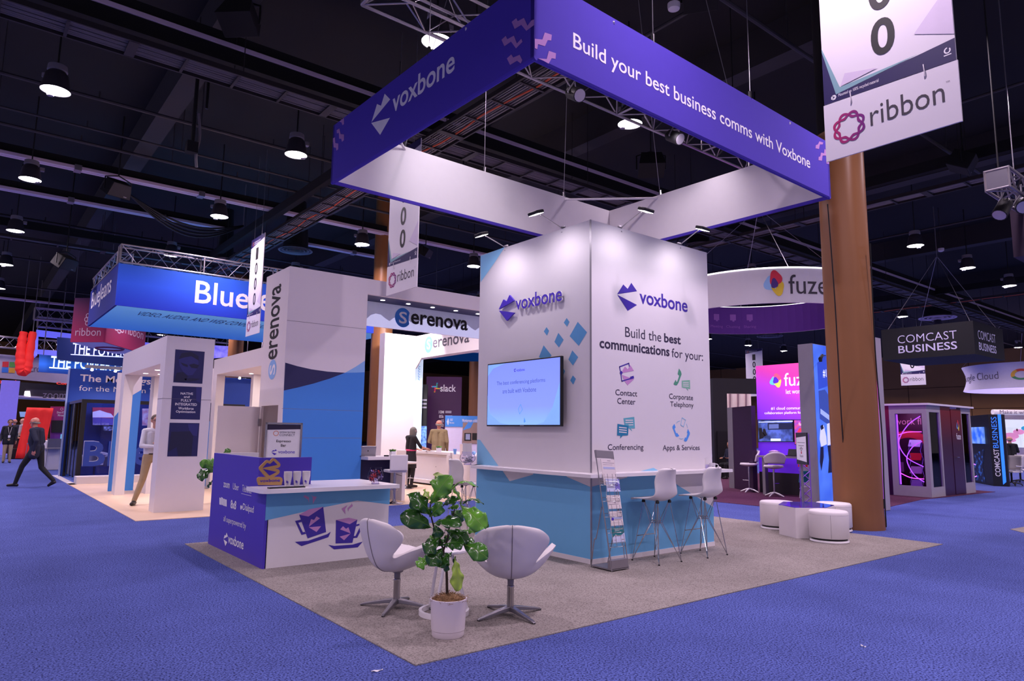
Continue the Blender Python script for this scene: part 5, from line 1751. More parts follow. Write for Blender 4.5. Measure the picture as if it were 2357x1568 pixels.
def succulent(P, tx, s=1.0):
    t = thing('potted_succulent', tx, 'plant', P, local=True)
    part('pot', MB().prism(fh, [(-.05 * s, -.05 * s), (.05 * s, -.05 * s), (.05 * s, .05 * s), (-.05 * s, .05 * s)], 0, .10 * s), WHITE_GLOSS, t, bevel=.004)
    r = random.Random(8)
    for k in range(13):
        a, e = k * 2.4, .3 + .1 * (k % 4)
        d = Vector((math.cos(a) * math.cos(e), math.sin(a) * math.cos(e), math.sin(e)))
        part('leaf', MB().tube([Vector((0, 0, .09 * s)), Vector((0, 0, .09 * s)) + d * .045 * s, Vector((0, 0, .10 * s)) + d * .085 * s], [.008 * s, .02 * s, .003 * s], 6), LEAVES[k % 3], t)
succulent((7.70, 13.95, .985), 'small green succulent in a white pot on the white desk', 1.1)
solo('phone', MB().obox((7.52, 13.9, 1.0), (.09, .07, .03), (0, 0, .3)), BLACK, 'dark desk phone beside the succulent on the white desk', 'phone', loc=(7.52, 13.9, .985))

def hotel_stool(P, rz, tx, back=True):
    t = thing('bar_stool', tx, 'stool', P, rz, local=True)
    part('base', MB().lathe([(0, 0), (.20, 0), (.20, .01), (.08, .03), (.035, .06), (.03, .10)], n=30), CHROME, t)
    part('post', MB().lathe([(.028, .08), (.028, .66)], n=16), CHROME, t)
    part('footrest', MB().tube([(.03, 0, .28), (.12, .14, .28), (.0, .2, .28), (-.12, .14, .28), (-.03, 0, .28)], .009, 8), CHROME, t)
    part('lever', MB().tube([(.03, 0, .62), (.16, .02, .58)], .006, 6), BLACK, t)
    part('seat', MB().box((-.20, -.19, .66), (.20, .2, .72)), WHITE_LEATHER, t, bevel=.02)
    part('backrest', MB().box((-.20, -.23, .70), (.20, -.18, 1.04)), WHITE_LEATHER, t, bevel=.02)
    return t
hotel_stool((7.42, 13.3, .01), -.15, 'white padded bar stool with its back to the viewer at the white desk')
hotel_stool((9.62, 16.6, .01), -1.45, 'white padded bar stool in front of the woman with long hair')

# white cabinets
cbm = thing('reception_counter', 'white cabinet with a recessed panel at the back of the white booth', 'cabinet', (10.8, 16.3, .01))
part('body', MB().prism(fh, [(10.9, 18.6), (10.82, 16.3), (11.5, 16.3), (11.6, 18.6)], .06, .90), PORTAL, cbm)
part('top', MB().prism(fh, [(10.84, 18.66), (10.76, 16.22), (11.55, 16.22), (11.65, 18.66)], .90, .97), PORTAL, cbm)
part('foot', MB().prism(fh, [(10.95, 18.5), (10.9, 16.4), (11.4, 16.4), (11.5, 18.5)], .01, .06), BLACK, cbm)
fcb = Fr((10.80, 16.25, 0), (-.033, -1, 0))
part('frame', MB().box((10.72, 16.22, .06), (10.83, 16.34, .9)).box((10.8, 18.5, .06), (10.9, 18.62, .9)).box((10.74, 16.3, .06), (10.9, 18.6, .16)), PORTAL, cbm)
part('lock', MB().ball((10.80, 17.0, .55), .012, 8), SILVER, cbm)
solo('reception_counter', MB().prism(fh, [(10.80, 16.18), (9.72, 13.78), (10.4, 13.55), (11.5, 16.0)], .01, .965), PORTAL, 'plain white counter turned at an angle behind the tower ledge', 'cabinet', loc=(10.4, 14.9, .01), bevel=.02)
succulent((10.95, 17.1, .97), 'small succulent in a white pot on the white cabinet', 1.15)
m = MB()
r = random.Random(2)
for k in range(5):
    solo('flyer', MB().obox((0, 0, .004 + .004 * k), (.21, .29, .003), (r.uniform(-.05, .05), 0, r.random() * 3)), CUP, 'loose white flyer heaped on the cabinet in front of the woman with long hair', 'flyer', loc=(11.0 + r.uniform(-.1, .1), 17.8 + r.uniform(-.25, .25), .97), group='loose flyers on the white cabinet', local=True)
dsp = (10.647, 15.813, 0.965)
solo('menu_card', MB().prism(Fr((0, 0, 0), (.78, -.62, 0)), [(-.09, 0), (.09, 0), (.08, .27), (-.10, .27)], 0, .01), mat('peach_card', 'f0dcd4', .6), 'pale peach card standing on the angled white counter', 'card', loc=(10.30, 14.9, .965), local=True)
solo('cup', MB().lathe([(.03, 0), (.05, .14), (.047, .14), (.03, .01)], n=18), mat('sky_blue_cup', '6fa8ee', .4), 'blue cup left of the peach card on the angled white counter', 'cup', loc=(10.22, 15.18, .965), local=True)
solo('ball', MB().ball((0, 0, .05), .05, 16), mat('pale_blue_ball', '8fc0f4', .4), 'pale blue ball right of the peach card on the angled white counter', 'ball', loc=(10.42, 14.6, .965), local=True)

# things beyond the white booth
vb = thing('banner_stand', 'narrow pale blue lit banner beside the corner wall, with a blue spiral mark', 'banner', (13.4, 21.4, 0))
fv = FG((13.007, 22.064, 4.274)[0], (13.007, 22.064, 4.274)[1], -38.5)
a, b = Vector((12.995, 22.074, 4.274)), Vector((13.226, 21.898, 4.229))
fv = Fr((a.x, a.y, 0), (b - a).xy.to_3d())
w_ = (b - a).xy.length
part('panel', MB().prism(fv, [(0, 0), (w_, 0), (w_, a.z), (0, a.z)], -.08, 0), mat('lit_pale_blue_panel', 'cfe8fb', .5, emit=.5), vb)
m = MB()
for k in range(6):
    m.ring(fv, w_ * .62, a.z - .30 - .10 * k, .07 - .004 * k, .05, .02, .004, 0, 14, 120, 290)
part('spiral_mark', m, SERENOVA_LIGHT, vb)
bs = thing('screen_column', 'black column with blurred white words and a lit screen at its foot', 'display', (13.862, 22.739, 0.136))
a, b = Vector((13.46, 22.513, 3.317)), Vector((13.709, 22.322, 3.272))
f_ = Fr((a.x, a.y, 0), (b - a).xy.to_3d())
w_ = (b - a).xy.length
part('panel', MB().prism(f_, [(0, 0), (w_, 0), (w_, a.z), (0, a.z)], -.3, 0), BLACK, bs)
part('screen', MB().rect(f_, .02, .95, w_ + .02, 1.75, .01), mat('lit_city_screen', '7fb2f0', .4, emit=.6, second='3a5aa8', second_scale=9), bs)
m = MB()
for k, wd in enumerate(('world', 'connect', 'business')):
    m.rect(f_, w_ * .25, a.z - .62 - .14 * k, w_ * .98, a.z - .56 - .14 * k, .004)
part('blurred_words', m, mat('dim_white_print', '9a96a4', .6), bs)

sk = thing('display_board', 'tall dark plum panel with a coloured hash mark and white figures', 'display panel', (15.351, 23.515, -0.021))
a, b = Vector((14.439, 23.597, 3.733)), Vector((15.556, 22.731, 3.596))
f_ = Fr((a.x, a.y, 0), (b - a).xy.to_3d())
w_ = (b - a).xy.length
zt5 = a.z
part('panel', MB().prism(f_, [(0, 0), (w_, 0), (w_, zt5), (0, zt5)], -.1, 0), mat('dark_plum_panel', '43184a', .5, vary=.12, scale=.5), sk)
m = MB()
def q_(px, py):
    return ((px - 982) / 81 * w_, zt5 - (py - 867) * 27.6 / 1578.6)
for s_, x0, x1, y0, y1, bo in (('slack', 1014, 1050, 901, 885, .03), ('10M', 1012, 1024, 951, 944, .03), ('85k', 1013, 1024, 961, 954, .03), ('65', 1017, 1024, 971, 964, .03), ('150', 1014, 1024, 981, 974, .03), ('.5k', 1016, 1024, 992, 984, .03)):
    m.text(f_, s_, q_(x0, y0) + q_(x1, y1), .004, 0, bold=bo * .7)
for y in (945, 948, 955, 965, 975):
    m.rect(f_, *(q_(1027, y + 1.4) + q_(1041 + (y % 3) * 2, y)), .004)
part('lettering', m, PRINT_WHITE, sk)
m = MB()
cx_, cy_ = q_(1004, 892)
for k, c in enumerate(range(4)):
    s = .045
    dx, dy = ((-1, .4), (.4, 1), (1, -.4), (-.4, -1))[k]
    if k % 2 == 0:
        m.flat(f_, rrect(cx_ + dx * .08 - .10, cy_ + dy * .09 - .025, cx_ + dx * .08 + .10, cy_ + dy * .09 + .025, .024), .004, k)
        m.disc(f_, cx_ - dx * .045, cy_ + dy * .42, .03, .03, .004, k)
    else:
        m.flat(f_, rrect(cx_ + dx * .09 - .025, cy_ + dy * .08 - .10, cx_ + dx * .09 + .025, cy_ + dy * .08 + .10, .024), .004, k)
        m.disc(f_, cx_ + dx * .42, cy_ - dy * .045, .03, .03, .004, k)
part('hash_mark', m, [mat('hash_cyan', '4ac0f0', .5), mat('hash_green', '40b890', .5), mat('hash_yellow', 'ecb840', .5), mat('hash_red', 'e02060', .5)], sk)

at = thing('display_board', 'pale panel with a blue header and a globe mark, right of the plum panel', 'display panel', (13.843, 20.179, 0.111))
a, b = Vector((13.239, 20.317, 2.108)), Vector((14.222, 19.526, 2.154))
f_ = Fr((a.x, a.y, 0), (b - a).xy.to_3d())
w_ = (b - a).xy.length
zt6 = a.z
part('panel', MB().prism(f_, [(0, 0), (w_, 0), (w_, zt6), (0, zt6)], -.12, 0), mat('pale_lilac_panel', 'cfc8ea', .5), at)
def q_(px, py):
    return ((px - 1025) / 83 * w_, zt6 - (py - 957) * 24 / 1578.6)
part('header', MB().prism(f_, [q_(1025, 982), q_(1108, 982), q_(1108, 957), q_(1025, 957)], 0, .02), SERENOVA_BLUE, at)
m = MB()
for k in range(5):
    m.rect(f_, *(q_(1029 + abs(k - 2), 978 - 3.0 * k) + q_(1034 - abs(k - 2) * .6, 976 - 3.0 * k)), .024)
m.text(f_, 'AT&T', q_(1036, 969) + q_(1043, 964), .024, 0)
m.text(f_, 'Business', q_(1036, 975) + q_(1046, 971), .024, 0)
m.text(f_, 'Workstream collaboration', q_(1064, 971) + q_(1112, 964), .024, 0)
part('lettering', m, PRINT_WHITE, at)
part('photo_print', MB().flat(f_, [q_(1065, 1020), q_(1108, 1020), q_(1108, 972), q_(1066, 972)], .022).flat(f_, [q_(1066, 990), q_(1078, 972), q_(1090, 972), q_(1084, 984)], .025, 2).rect(f_, *(q_(1070, 1014) + q_(1086, 996)), .026, 1).rect(f_, *(q_(1088, 1012) + q_(1100, 996)), .026, 1).rect(f_, *(q_(1073, 1011) + q_(1083, 998)), .028, 3), [mat('brown_photo_print', '8a7470', .6), BLACK, SERENOVA_BLUE, mat('grey_blue_photo', '8a94b8', .6)], at)
rb = thing('ring_banner', 'hanging round banner with a blue underside, seen through the white booth', 'hanging sign', (18.509, 27.204, 5.165))
c = Vector((19.326, 27.831, 5.236))
m = MB().lathe([(2.05, .0), (2.05, .75), (2.0, .75), (2.0, 0)], (c.x, c.y, c.z), 48, caps=False)
part('band', m, mat('pale_ring_fabric', 'b9b4cc', .8), rb)
part('underside', MB().lathe([(0, .01), (2.04, .01)], (c.x, c.y, c.z - .02), 48), mat('deep_blue_fabric', '1f5fb0', .7, emit=.12), rb)
hang(rb, [(c.x - 1.9, c.y, c.z + .7), (c.x + 1.9, c.y, c.z + .7)])

# ---------------------------------------------------------------- blue booth at the left
BJ_BLUE = gradient_mat('blue_banner_fabric', [(0, '1436c8'), (.55, '1f58e0'), (1, '1450b8')], 2, 0, 1.3, rough=.8)
BJ_DARK = mat('navy_banner_fabric', '1a2a86', .85)
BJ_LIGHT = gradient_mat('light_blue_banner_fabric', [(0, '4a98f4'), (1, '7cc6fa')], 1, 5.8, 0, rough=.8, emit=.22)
bj = thing('hanging_banner', 'long blue hanging box banner with white lettering and a light blue underside', 'hanging sign', (3.31, 23.32, 5.2))
part('front_face', MB().box((3.31, 23.32, 5.2), (12.5, 23.38, 6.49)), BJ_BLUE, bj)
part('side_face', MB().box((3.31, 23.38, 5.2), (3.37, 29.1, 6.49)), BJ_DARK, bj)
part('underside', MB().box((3.37, 23.38, 5.2), (12.5, 29.1, 5.24)), BJ_LIGHT, bj)
fb, fbs = FY(23.32), FX(3.31)
m = MB().text(fb, 'Blue', (5.518, 5.549, 7.22, 6.29), .004, 0, bold=.014)
bbx = [(7.562, 5.67), (7.829, 5.924), (7.569, 5.548), (7.533, 6.132)]
m.text(fb, 'eans', (bbx[0][0], bbx[2][1], bbx[0][0] + 1.9, bbx[3][1]), .004, 0, bold=.014)
m.text(fbs, 'BlueJeans', (-28.609, 5.588, -24.409, 6.368), .004, 0, bold=.01)
part('lettering', m, PRINT_WHITE, bj)
fub = Fr((0, 0, 5.2), (1, 0, 0), (0, 1, 0))
class _U:
    pass
U0, U1 = (4.132, 24.446, 5.2), (8.08, 24.448, 5.2)
U2, U3 = (4.106, 24.077, 5.2), (4.315, 25.098, 5.2)
dn = Fr((0, 0, 5.2), (1, 0, 0), (0, -1, 0))
m = MB().text(Fr((0, 0, 5.2), (1, 0, 0), (0, -1, 0)), 'VIDEO, AUDIO, AND WEB CONFERENCING', (U0[0], -U3[1], U1[0] + .55, -U2[1] - .0), .004, 0, bold=.004)
part('underside_lettering', m, mat('navy_lettering', '14286a', .7), bj)
truss('banner_truss', (3.35, 23.62, 6.56), (12.4, 23.62, 6.56), .42, .55, 'silver lattice truss above the front of the blue banner', r=.03)
truss('banner_truss', (3.55, 23.9, 6.56), (3.55, 29.0, 6.56), .42, .4, 'silver lattice truss above the side of the blue banner', r=.03)
bw = thing('headline_partition', 'blue booth wall with white headline and a row of small spot lamps along its top', 'booth wall', (2.58, 26.0, 0))
part('panel', MB().box((2.6, 26.0, 0), (9.0, 26.1, 3.41)), mat('royal_blue_wall', '16409c', .6, vary=.08, scale=1.5), bw)
part('edge_strip', MB().box((2.56, 25.97, 0), (2.60, 26.1, 3.41)), mat('pale_edge_strip', 'a8b4dc', .4), bw)
fw = FY(26.0)
m = MB()
m.text(fw, 'The Meetings Platform', (lambda a, b: (a[0], a[1], a[0] + (b[0] - a[0]) * 1.72, b[1]))(*[(2.89, 2.942), (4.911, 3.242)]), .006, 0, bold=.024)
m.text(fw, 'for the Modern Workplace', (lambda a, b: (a[0], a[1], a[0] + (b[0] - a[0]) * 1.68, b[1]))(*[(2.892, 2.657), (4.938, 2.887)]), .006, 0, bold=-.004)
part('headline', m, mat('pinkish_white_print', 'f0dcd8', .6), bw)
part('lamp_rail', MB().box((2.95, 25.5, 3.42), (8.9, 25.62, 3.52)), SILVER, bw)
for k in range(8):
    x = 3.15 + .66 * k
    part('spot_lamp', MB().tube([(x, 25.56, 3.42), (x, 25.6, 3.36)], [.03, .045], 10), SMALL_GLOW, bw)
    spot_light('wall_wash', (x, 25.56, 3.34), (x, 26.0, 2.4), 5, 62, .8, .02, (.8, .86, 1))
gr = thing('glass_room', 'glass meeting room with black frames standing before the blue wall', 'glass room', (2.66, 22.95, .1))
for x0, y0, x1, y1 in ((2.66, 22.95, 2.78, 23.07), (4.55, 22.95, 4.67, 23.07), (2.66, 25.88, 2.74, 25.96)):
    part('post', MB().box((x0, y0, .02), (x1, y1, 2.34)), BLACK, gr)
part('top_rail', MB().box((2.78, 22.95, 2.24), (7.2, 23.07, 2.34)), BLACK, gr)
part('side_rail', MB().box((2.66, 23.07, 2.26), (2.74, 25.88, 2.34)), mat('violet_steel', '4a4a78', .4, .3), gr)
RGLASS = glass_mat('dark_room_glass', 'b0b4d8', .25, .03)
part('front_glass', MB().box((2.78, 23.0, .14), (4.55, 23.012, 2.24)), RGLASS, gr)
part('front_glass', MB().box((4.67, 23.0, .14), (7.0, 23.012, 2.24)), RGLASS, gr)
part('side_glass', MB().box((2.69, 23.07, .14), (2.70, 25.88, 2.26)), RGLASS, gr)
for y in (23.8, 24.5, 25.2):
    part('mullion', MB().box((2.68, y, .1), (2.715, y + .035, 2.26)), BLACK, gr)
plat = solo('platform', MB().box((2.60, 22.15, 0), (7.4, 22.6, .21)), PORTAL, 'low pale platform step in front of the glass room', 'platform', loc=(2.6, 22.15, 0), bevel=.01)
solo('threshold_strip', MB().prism(fh, [(2.45, 22.05), (2.62, 22.05), (2.62, 26.6), (2.45, 26.6)], 0, .01), PORTAL, 'pale floor strip along the side of the blue booth', 'floor strip', loc=(2.45, 22.05, 0))
m = MB()
LT = mat('royal_blue_letter', '1f3f96', .4)
fg_ = FY(22.95)
bl = thing('letter_sign', 'large raised blue letters on the glass of the meeting room', 'sign', (2.8, 22.9, .4))
b0 = (2.81, 0.451, 3.343, 1.15)
part('letter', MB().text(fg_, 'B', b0, .0, 0, bold=.03, ext=.06), LT, bl)
hgt = b0[3] - b0[1]
for ch, x0, x1, vv in (('l', 965, 1010, 1.0), ('u', 1090, 1185, .76), ('e', 1195, 1330, .78)):
    bb = [(3.413, 0.442), (3.539, 0.44), (3.765, 0.435), (4.038, 0.43), (4.081, 0.429), (4.463, 0.421)]
    xa = {'l': bb[0][0], 'u': bb[2][0] - .05, 'e': bb[4][0]}[ch]
    xb = {'l': bb[1][0], 'u': bb[3][0], 'e': bb[5][0]}[ch]
    part('letter', MB().text(fg_, ch, (xa, b0[1], xb, b0[1] + hgt * vv), .0, 0, bold=.03, ext=.06), LT, bl)
part('letter_edge', MB().text(fg_, 'B', (b0[0] - .012, b0[1] - .0, b0[2] - .012, b0[3] + .014), .002, 0, bold=.04), PRINT_WHITE, bl)
# inside the glass room
sc_ = thing('meeting_screen', 'lit screen with a red picture and caption inside the glass room', 'television', (3.743, 25.6, 1.814))
P = [(3.303, 1.593), (4.396, 1.611), (4.35, 2.209), (3.255, 2.173)]
f26 = FY(25.6)
part('cabinet', MB().prism(f26, P, -.08, 0), BLACK, sc_)
m = MB().flat(f26, [(3.29, 1.857), (4.373, 1.828), (4.344, 2.209), (3.265, 2.174)], .004, 0)
m.flat(f26, [(3.29, 1.857), (3.896, 1.871), (3.791, 1.994), (3.663, 2.026), (3.471, 2.092), (3.276, 2.033)], .006, 1).flat(f26, [(3.31, 1.611), (4.388, 1.629), (4.373, 1.828), (3.29, 1.857)], .005, 2).flat(f26, [(3.927, 1.872), (4.37, 1.864), (4.353, 2.082), (4.079, 1.966)], .006, 3)
part('picture', m, [mat('lit_red_picture', 'c03a58', .4, emit=.5), mat('lit_white_picture', 'f0e4f4', .4, emit=.7), mat('lit_violet_picture', '6a5ab0', .4, emit=.4), mat('lit_orange_picture', 'e07a5a', .4, emit=.5)], sc_)
part('caption', MB().text(f26, 'Yealink VC200', (3.308, 1.614, 3.765, 1.688), .008), PRINT_WHITE, sc_)
solo('meeting_screen', MB().prism(f26, [(4.739, 1.624), (5.19, 1.631), (5.148, 2.198), (4.697, 2.184)], -.06, 0), mat('lit_pink_screen', 'd890a8', .4, emit=.5, second='f4ecf8', second_scale=6), 'second lit pink screen in the glass room, right of the captioned one', 'television', loc=(4.898, 25.6, 1.624))
solo('conference_unit', MB().prism(f26, [(3.601, 1.439), (4.343, 1.466), (4.334, 1.574), (3.59, 1.58)], .1, .3), mat('lit_unit_front', 'b8c0f0', .3, emit=.25, second='202038', second_scale=14), 'small lit conference unit under the captioned screen', 'device', loc=(3.95, 25.6, 1.538))
def tub_chair(P, rz, tx):
    t = thing('tub_chair', tx, 'chair', P, rz, local=True)
    m = MB()
    def fn(u, v):
        a = math.pi * (1.25 * u - .125)
        r = .30 + .06 * v
        return (r * math.cos(a), -r * math.sin(a) * .9, .40 + .42 * v - .12 * abs(2 * u - 1) * v)
    m.surf(fn, 20, 6)
    part('shell', m, WHITE_LEATHER, t, solid=.04)
    part('seat', MB().lathe([(0, .40), (.29, .40), (.30, .44), (.26, .47), (0, .47)], n=26), WHITE_LEATHER, t)
    part('post', MB().lathe([(.03, .03), (.03, .40)], n=12), CHROME, t)
    part('base', MB().lathe([(0, 0), (.25, 0), (.24, .015), (.03, .04)], n=26), CHROME, t)
tub_chair((3.25, 24.0, .0), 2.6, 'white tub chair inside the glass room behind the large letter B')
tub_chair((4.15, 24.4, .0), 2.2, 'white tub chair inside the glass room behind the letter u')
solo('meeting_table', MB().lathe([(.3, 0), (.28, .02), (.04, .04), (.04, .70), (.5, .71), (.5, .74), (0, .74)], n=32), WHITE_GLOSS, 'round white table inside the glass room', 'table', loc=(3.75, 24.3, 0), local=True)
area_light('room_light', (3.8, 24.4, 2.9), 1.0, 60, (.9, .88, 1), (3.8, 24.4, 0))

# hanging plum sign with a white underside
RIB = gradient_mat('plum_red_fabric', [(0, 'b02358'), (1, '4a1a4e')], 2, 0, 2.0, rough=.8)
cpt = Vector((4.565, 34.032, 5.2))
rs = thing('hanging_banner', 'plum red hanging banner with a chain ring mark and white underside, behind the blue banner', 'hanging sign', tuple(cpt))
lpt = cpt + Vector((math.cos(math.radians(138)), math.sin(math.radians(138)), 0)) * 1.55
rpt = Vector((6.846, 38.022, 5.265))
rpt.z = 5.2
topz = 1.95
for nm, a, b in (('left_face', lpt, cpt), ('right_face', cpt, rpt)):
    f_ = Fr((a.x, a.y, 0), (b - a).xy.to_3d())
    L = (b - a).xy.length
    part(nm, MB().prism(f_, [(0, 5.2), (L, 5.2), (L, 5.2 + topz), (0, 5.2 + topz)], -.06, 0), RIB, rs)
    m = MB()
    cu = L * (.52 if nm == 'left_face' else .30)
    if nm == 'left_face':
        for k in range(8):
            an = k * .7854
            m.ring(f_, cu + .19 * math.cos(an), 5.2 + 1.0 + .24 * math.sin(an), .085, .10, .03, .004, 0, 12)
        m.text(f_, 'ribbon', (L * .12, 5.2 + .28, L * .86, 5.2 + .62), .004, 0, bold=-.006)
    else:
        for k in range(8):
            an = k * .7854
            m.ring(f_, cu + L * .10 * math.cos(an), 5.2 + .95 + .27 * math.sin(an), L * .045, .11, L * .014, .004, 0, 12)
        m.text(f_, 'ribbon', (L * .45, 5.2 + .68, L * .93, 5.2 + 1.12), .004, 0, bold=-.002)
    part('print', m, mat('dim_white_chain_print', 'd8bccb', .7), rs)
m = MB().add([lpt, cpt, rpt, lpt + (rpt - cpt)], [(0, 1, 2, 3)])
part('underside', m, WHITE_FABRIC, rs)
mid = (lpt + rpt) / 2 - Vector((0, 0, .004))
m = MB().tube([mid + Vector((.55 * math.cos(k * .314), .75 * math.sin(k * .314), 0)) for k in range(20)], .06, 5, closed=True)
part('underside_mark', m, mat('plum_print', '8a2a50', .7), rs)
part('back_face', MB().add([lpt, lpt + (rpt - cpt), lpt + (rpt - cpt) + Vector((0, 0, topz)), lpt + Vector((0, 0, topz))], [(0, 1, 2, 3)]), RIB, rs)
hang(rs, [tuple(lpt + Vector((0, 0, topz))), tuple(cpt + Vector((0, 0, topz))), tuple(rpt + Vector((0, 0, topz)))])

# lit word screens
LED_NAVY = mat('dark_lit_screen', '0a1c50', .4, emit=.35)
LED_BLUE = gradient_mat('blue_lit_screen', [(0, '123a8c'), (.5, '2a6ad8'), (1, '14408c')], 2, 0, .95, emit=.55)
LED_TEXT = mat('lit_letters', 'b8c4ff', .4, emit=.9)
LED_TEXT2 = mat('bright_lit_letters', 'dcf2ff', .4, emit=1.2)
us = thing('word_screen', 'dark navy hanging screen with underlined capital words, the upper one', 'screen', (4.17, 49.2, 5.5))
f50 = FY(49.2)
P = [(4.102, 6.914), (4.196, 5.55), (9.267, 5.315), (9.15, 6.863)]
part('panel', MB().prism(f50, P, -.2, 0), LED_NAVY, us)
m = MB().text(f50, 'THE POWER OF MANY', (lambda a, b: (a[0], a[1], a[0] + (b[0] - a[0]) * 2.05, b[1]))(*[(4.935, 5.958), (7.501, 6.662)]), .01, 0, bold=.012)
m.flat(f50, [(4.864, 5.945), (9.85, 6.049), (9.855, 5.984), (4.869, 5.891)], .01)
part('lettering', m, LED_TEXT, us)
hang(us, [(4.29, 49.3, 6.889), (8.04, 49.3, 6.857)], .03)
lo = thing('word_screen', 'bright blue hanging screen with underlined capital words, the lower one', 'screen', (3.5, 49.6, 4.8))
f51 = FY(49.6)
part('panel', MB().prism(f51, [(3.335, 5.828), (3.382, 4.787), (9.397, 4.612), (9.316, 5.686)], -.2, 0), LED_BLUE, lo)
m = MB().text(f51, 'THE POWER OF MANY', (lambda a, b: (a[0], a[1], a[0] + (b[0] - a[0]) * 1.62, b[1]))(*[(3.928, 5.101), (7.571, 5.797)]), .01, 0, bold=.02)
m.flat(f51, [(3.88, 5.115), (9.349, 5.042), (9.356, 4.952), (3.886, 5.038)], .01)
part('lettering', m, LED_TEXT2, lo)
hang(lo, [(3.54, 49.7, 5.8), (8.196, 49.7, 5.724)], .03)
# white and violet lit hoop above them
hp2 = thing('square_hoop', 'hanging square hoop of lit violet and white fabric above the word screens', 'hanging sign', (3.057, 51, 7.426))
VIO = gradient_mat('lit_violet_fabric', [(0, '6a6af0'), (.6, 'a8a0f8'), (1, 'f4f0ff')], 2, 0, .55, emit=.8)
fq = FY(51)
for nm, P in (('upper_band', [(3.143, 7.462), (3.178, 7.06), (9.627, 6.923), (9.605, 7.216)]), ('lower_band', [(3.138, 6.248), (3.161, 5.981), (4.399, 5.919), (4.371, 6.244)])):
    part(nm, MB().prism(fq, P, -.15, 0), VIO, hp2)
part('side_band', MB().prism(FX((3.145, 51, 7.435)[0]), [(-50.625, 7.389), (-49.868, 5.779), (-53.17, 5.791), (-54.653, 7.165)], -.1, 0), VIO, hp2)
truss('hoop_truss', (3.189, 51.3, 7.69), tuple(Vector((3.189, 51.3, 7.69)) + Vector((12, 0, 0))), .5, .6, 'far silver truss above the lit violet hoop', r=.045)
truss('hoop_truss', (2.868, 49.5, 7.899), tuple(Vector((2.868, 49.5, 7.899)) + Vector((12, 0, 0))), .5, .7, 'far silver truss over the left aisle, nearer of two', r=.045)
# red draped cloth on a small hanging sign
rc = thing('red_drape', 'red cloth looped over a small white hanging sign at the far left', 'drape', (2.309, 44, 4.354))
RED = mat('red_cloth', 'f02a24', .7, vary=.15, scale=3, emit=.12)
pts = [(2.177, 44, 6.479), (2.137, 44, 5.876), (2.171, 44, 5.075), (2.239, 44, 4.509), (2.36, 44, 4.403), (2.471, 44, 4.639), (2.513, 44, 5.448), (2.57, 44, 6.519)]
part('cloth', MB().tube(bez(pts, 6), [.17 + .10 * math.sin(math.pi * i / 42) + .02 * math.sin(i * 1.9) for i in range(43)], 10), RED, rc)
part('sign_plate', MB().prism(FY(44.3), [(2.091, 5.53), (2.001, 4.444), (2.08, 4.609), (2.128, 5.325)], -.03, 0), WHITE, rc)
hang(rc, [(2.095, 44.3, 5.484), (2.57, 44, 6.519)], .02)
# company banner with four coloured squares
ms = thing('hanging_banner', 'grey hanging banner with four coloured squares at the far left', 'hanging sign', (2.642, 55, 4.67))
f55 = FY(55)
part('band', MB().prism(f55, [(0.265, 6.182), (0.405, 4.674), (5.542, 4.43), (5.409, 6.017)], -.2, 0), mat('grey_banner_fabric', '9a92a4', .8), ms)
m = MB()
for k, P in enumerate(([(1.77, 5.668), (2.095, 5.692), (2.109, 5.339), (1.785, 5.338)], [(2.137, 5.677), (2.453, 5.69), (2.459, 5.356), (2.147, 5.342)], [(1.775, 5.291), (2.101, 5.303), (2.113, 4.979), (1.784, 4.969)], [(2.142, 5.298), (2.471, 5.314), (2.481, 4.974), (2.16, 4.965)])):
    m.flat(f55, P, .01, k)
part('squares', m, [mat('square_red', 'b8242c', .6), mat('square_green', '4f8a3a', .6), mat('square_blue', '2f6cc0', .6), mat('square_amber', 'c8922c', .6)], ms)
part('lettering', MB().text(f55, 'Microsoft', (lambda a, b: (a[0], a[1], a[0] + (b[0] - a[0]) * 2.0, b[1]))(*[(2.858, 5.111), (3.689, 5.571)]), .01, 0, bold=.0), mat('dark_grey_print', '4a4656', .6), ms)
truss('far_truss', (0.666, 55, 6.578), tuple(Vector((0.666, 55, 6.578)) + Vector((6.5, 0, 0))), .5, .7, 'far dim truss above the banner with the coloured squares', r=.04)
bd = thing('booth_fascia', 'black fascia with lit red lettering at the far left', 'sign', (2.581, 52, 3.568))
f52 = FY(52)
part('panel', MB().prism(f52, [(0.399, 4.323), (0.485, 3.395), (5.335, 3.14), (5.249, 4.162)], -.3, 0), mat('black_fascia', '1c1a20', .5), bd)
m = MB().text(f52, 'Transformed.', (lambda a, b: (a[0] - (b[0] - a[0]) * 1.1, a[1], b[0], b[1]))(*[(1.671, 4.116), (2.523, 4.357)]), .02, 0, bold=.02)
m.text(f52, 'Contact', (lambda a, b: (a[0], a[1], a[0] + (b[0] - a[0]) * 2.2, b[1]))(*[(4.532, 4.209), (5.084, 4.362)]), .02, 0, bold=.03)
part('lettering', m, mat('lit_red_letters', 'ff4034', .4, emit=.9), bd)
zb_ = thing('booth_fascia', 'white edged booth canopy with grey rounded lettering at the far left', 'sign', (3.575, 47, 2.94))
f47 = FY(47)
part('edge', MB().prism(f47, [(0.43, 3.311), (0.441, 3.194), (4.814, 3.087), (4.805, 3.186)], -3, 0), PORTAL, zb_)
part('backing', MB().prism(f47, [(2.708, 3.61), (2.74, 3.247), (4.807, 3.161), (4.77, 3.611)], -.2, -.1), mat('dark_grey_panel', '3a363e', .6), zb_)
part('lettering', MB().text(f47, 'zoom', (lambda a, b: (a[0], a[1], a[0] + (b[0] - a[0]) * 1.05, b[1]))(*[(3.509, 3.157), (4.583, 3.431)]), .0, 0, bold=.0), mat('pale_grey_letters', '9a92a0', .5), zb_)
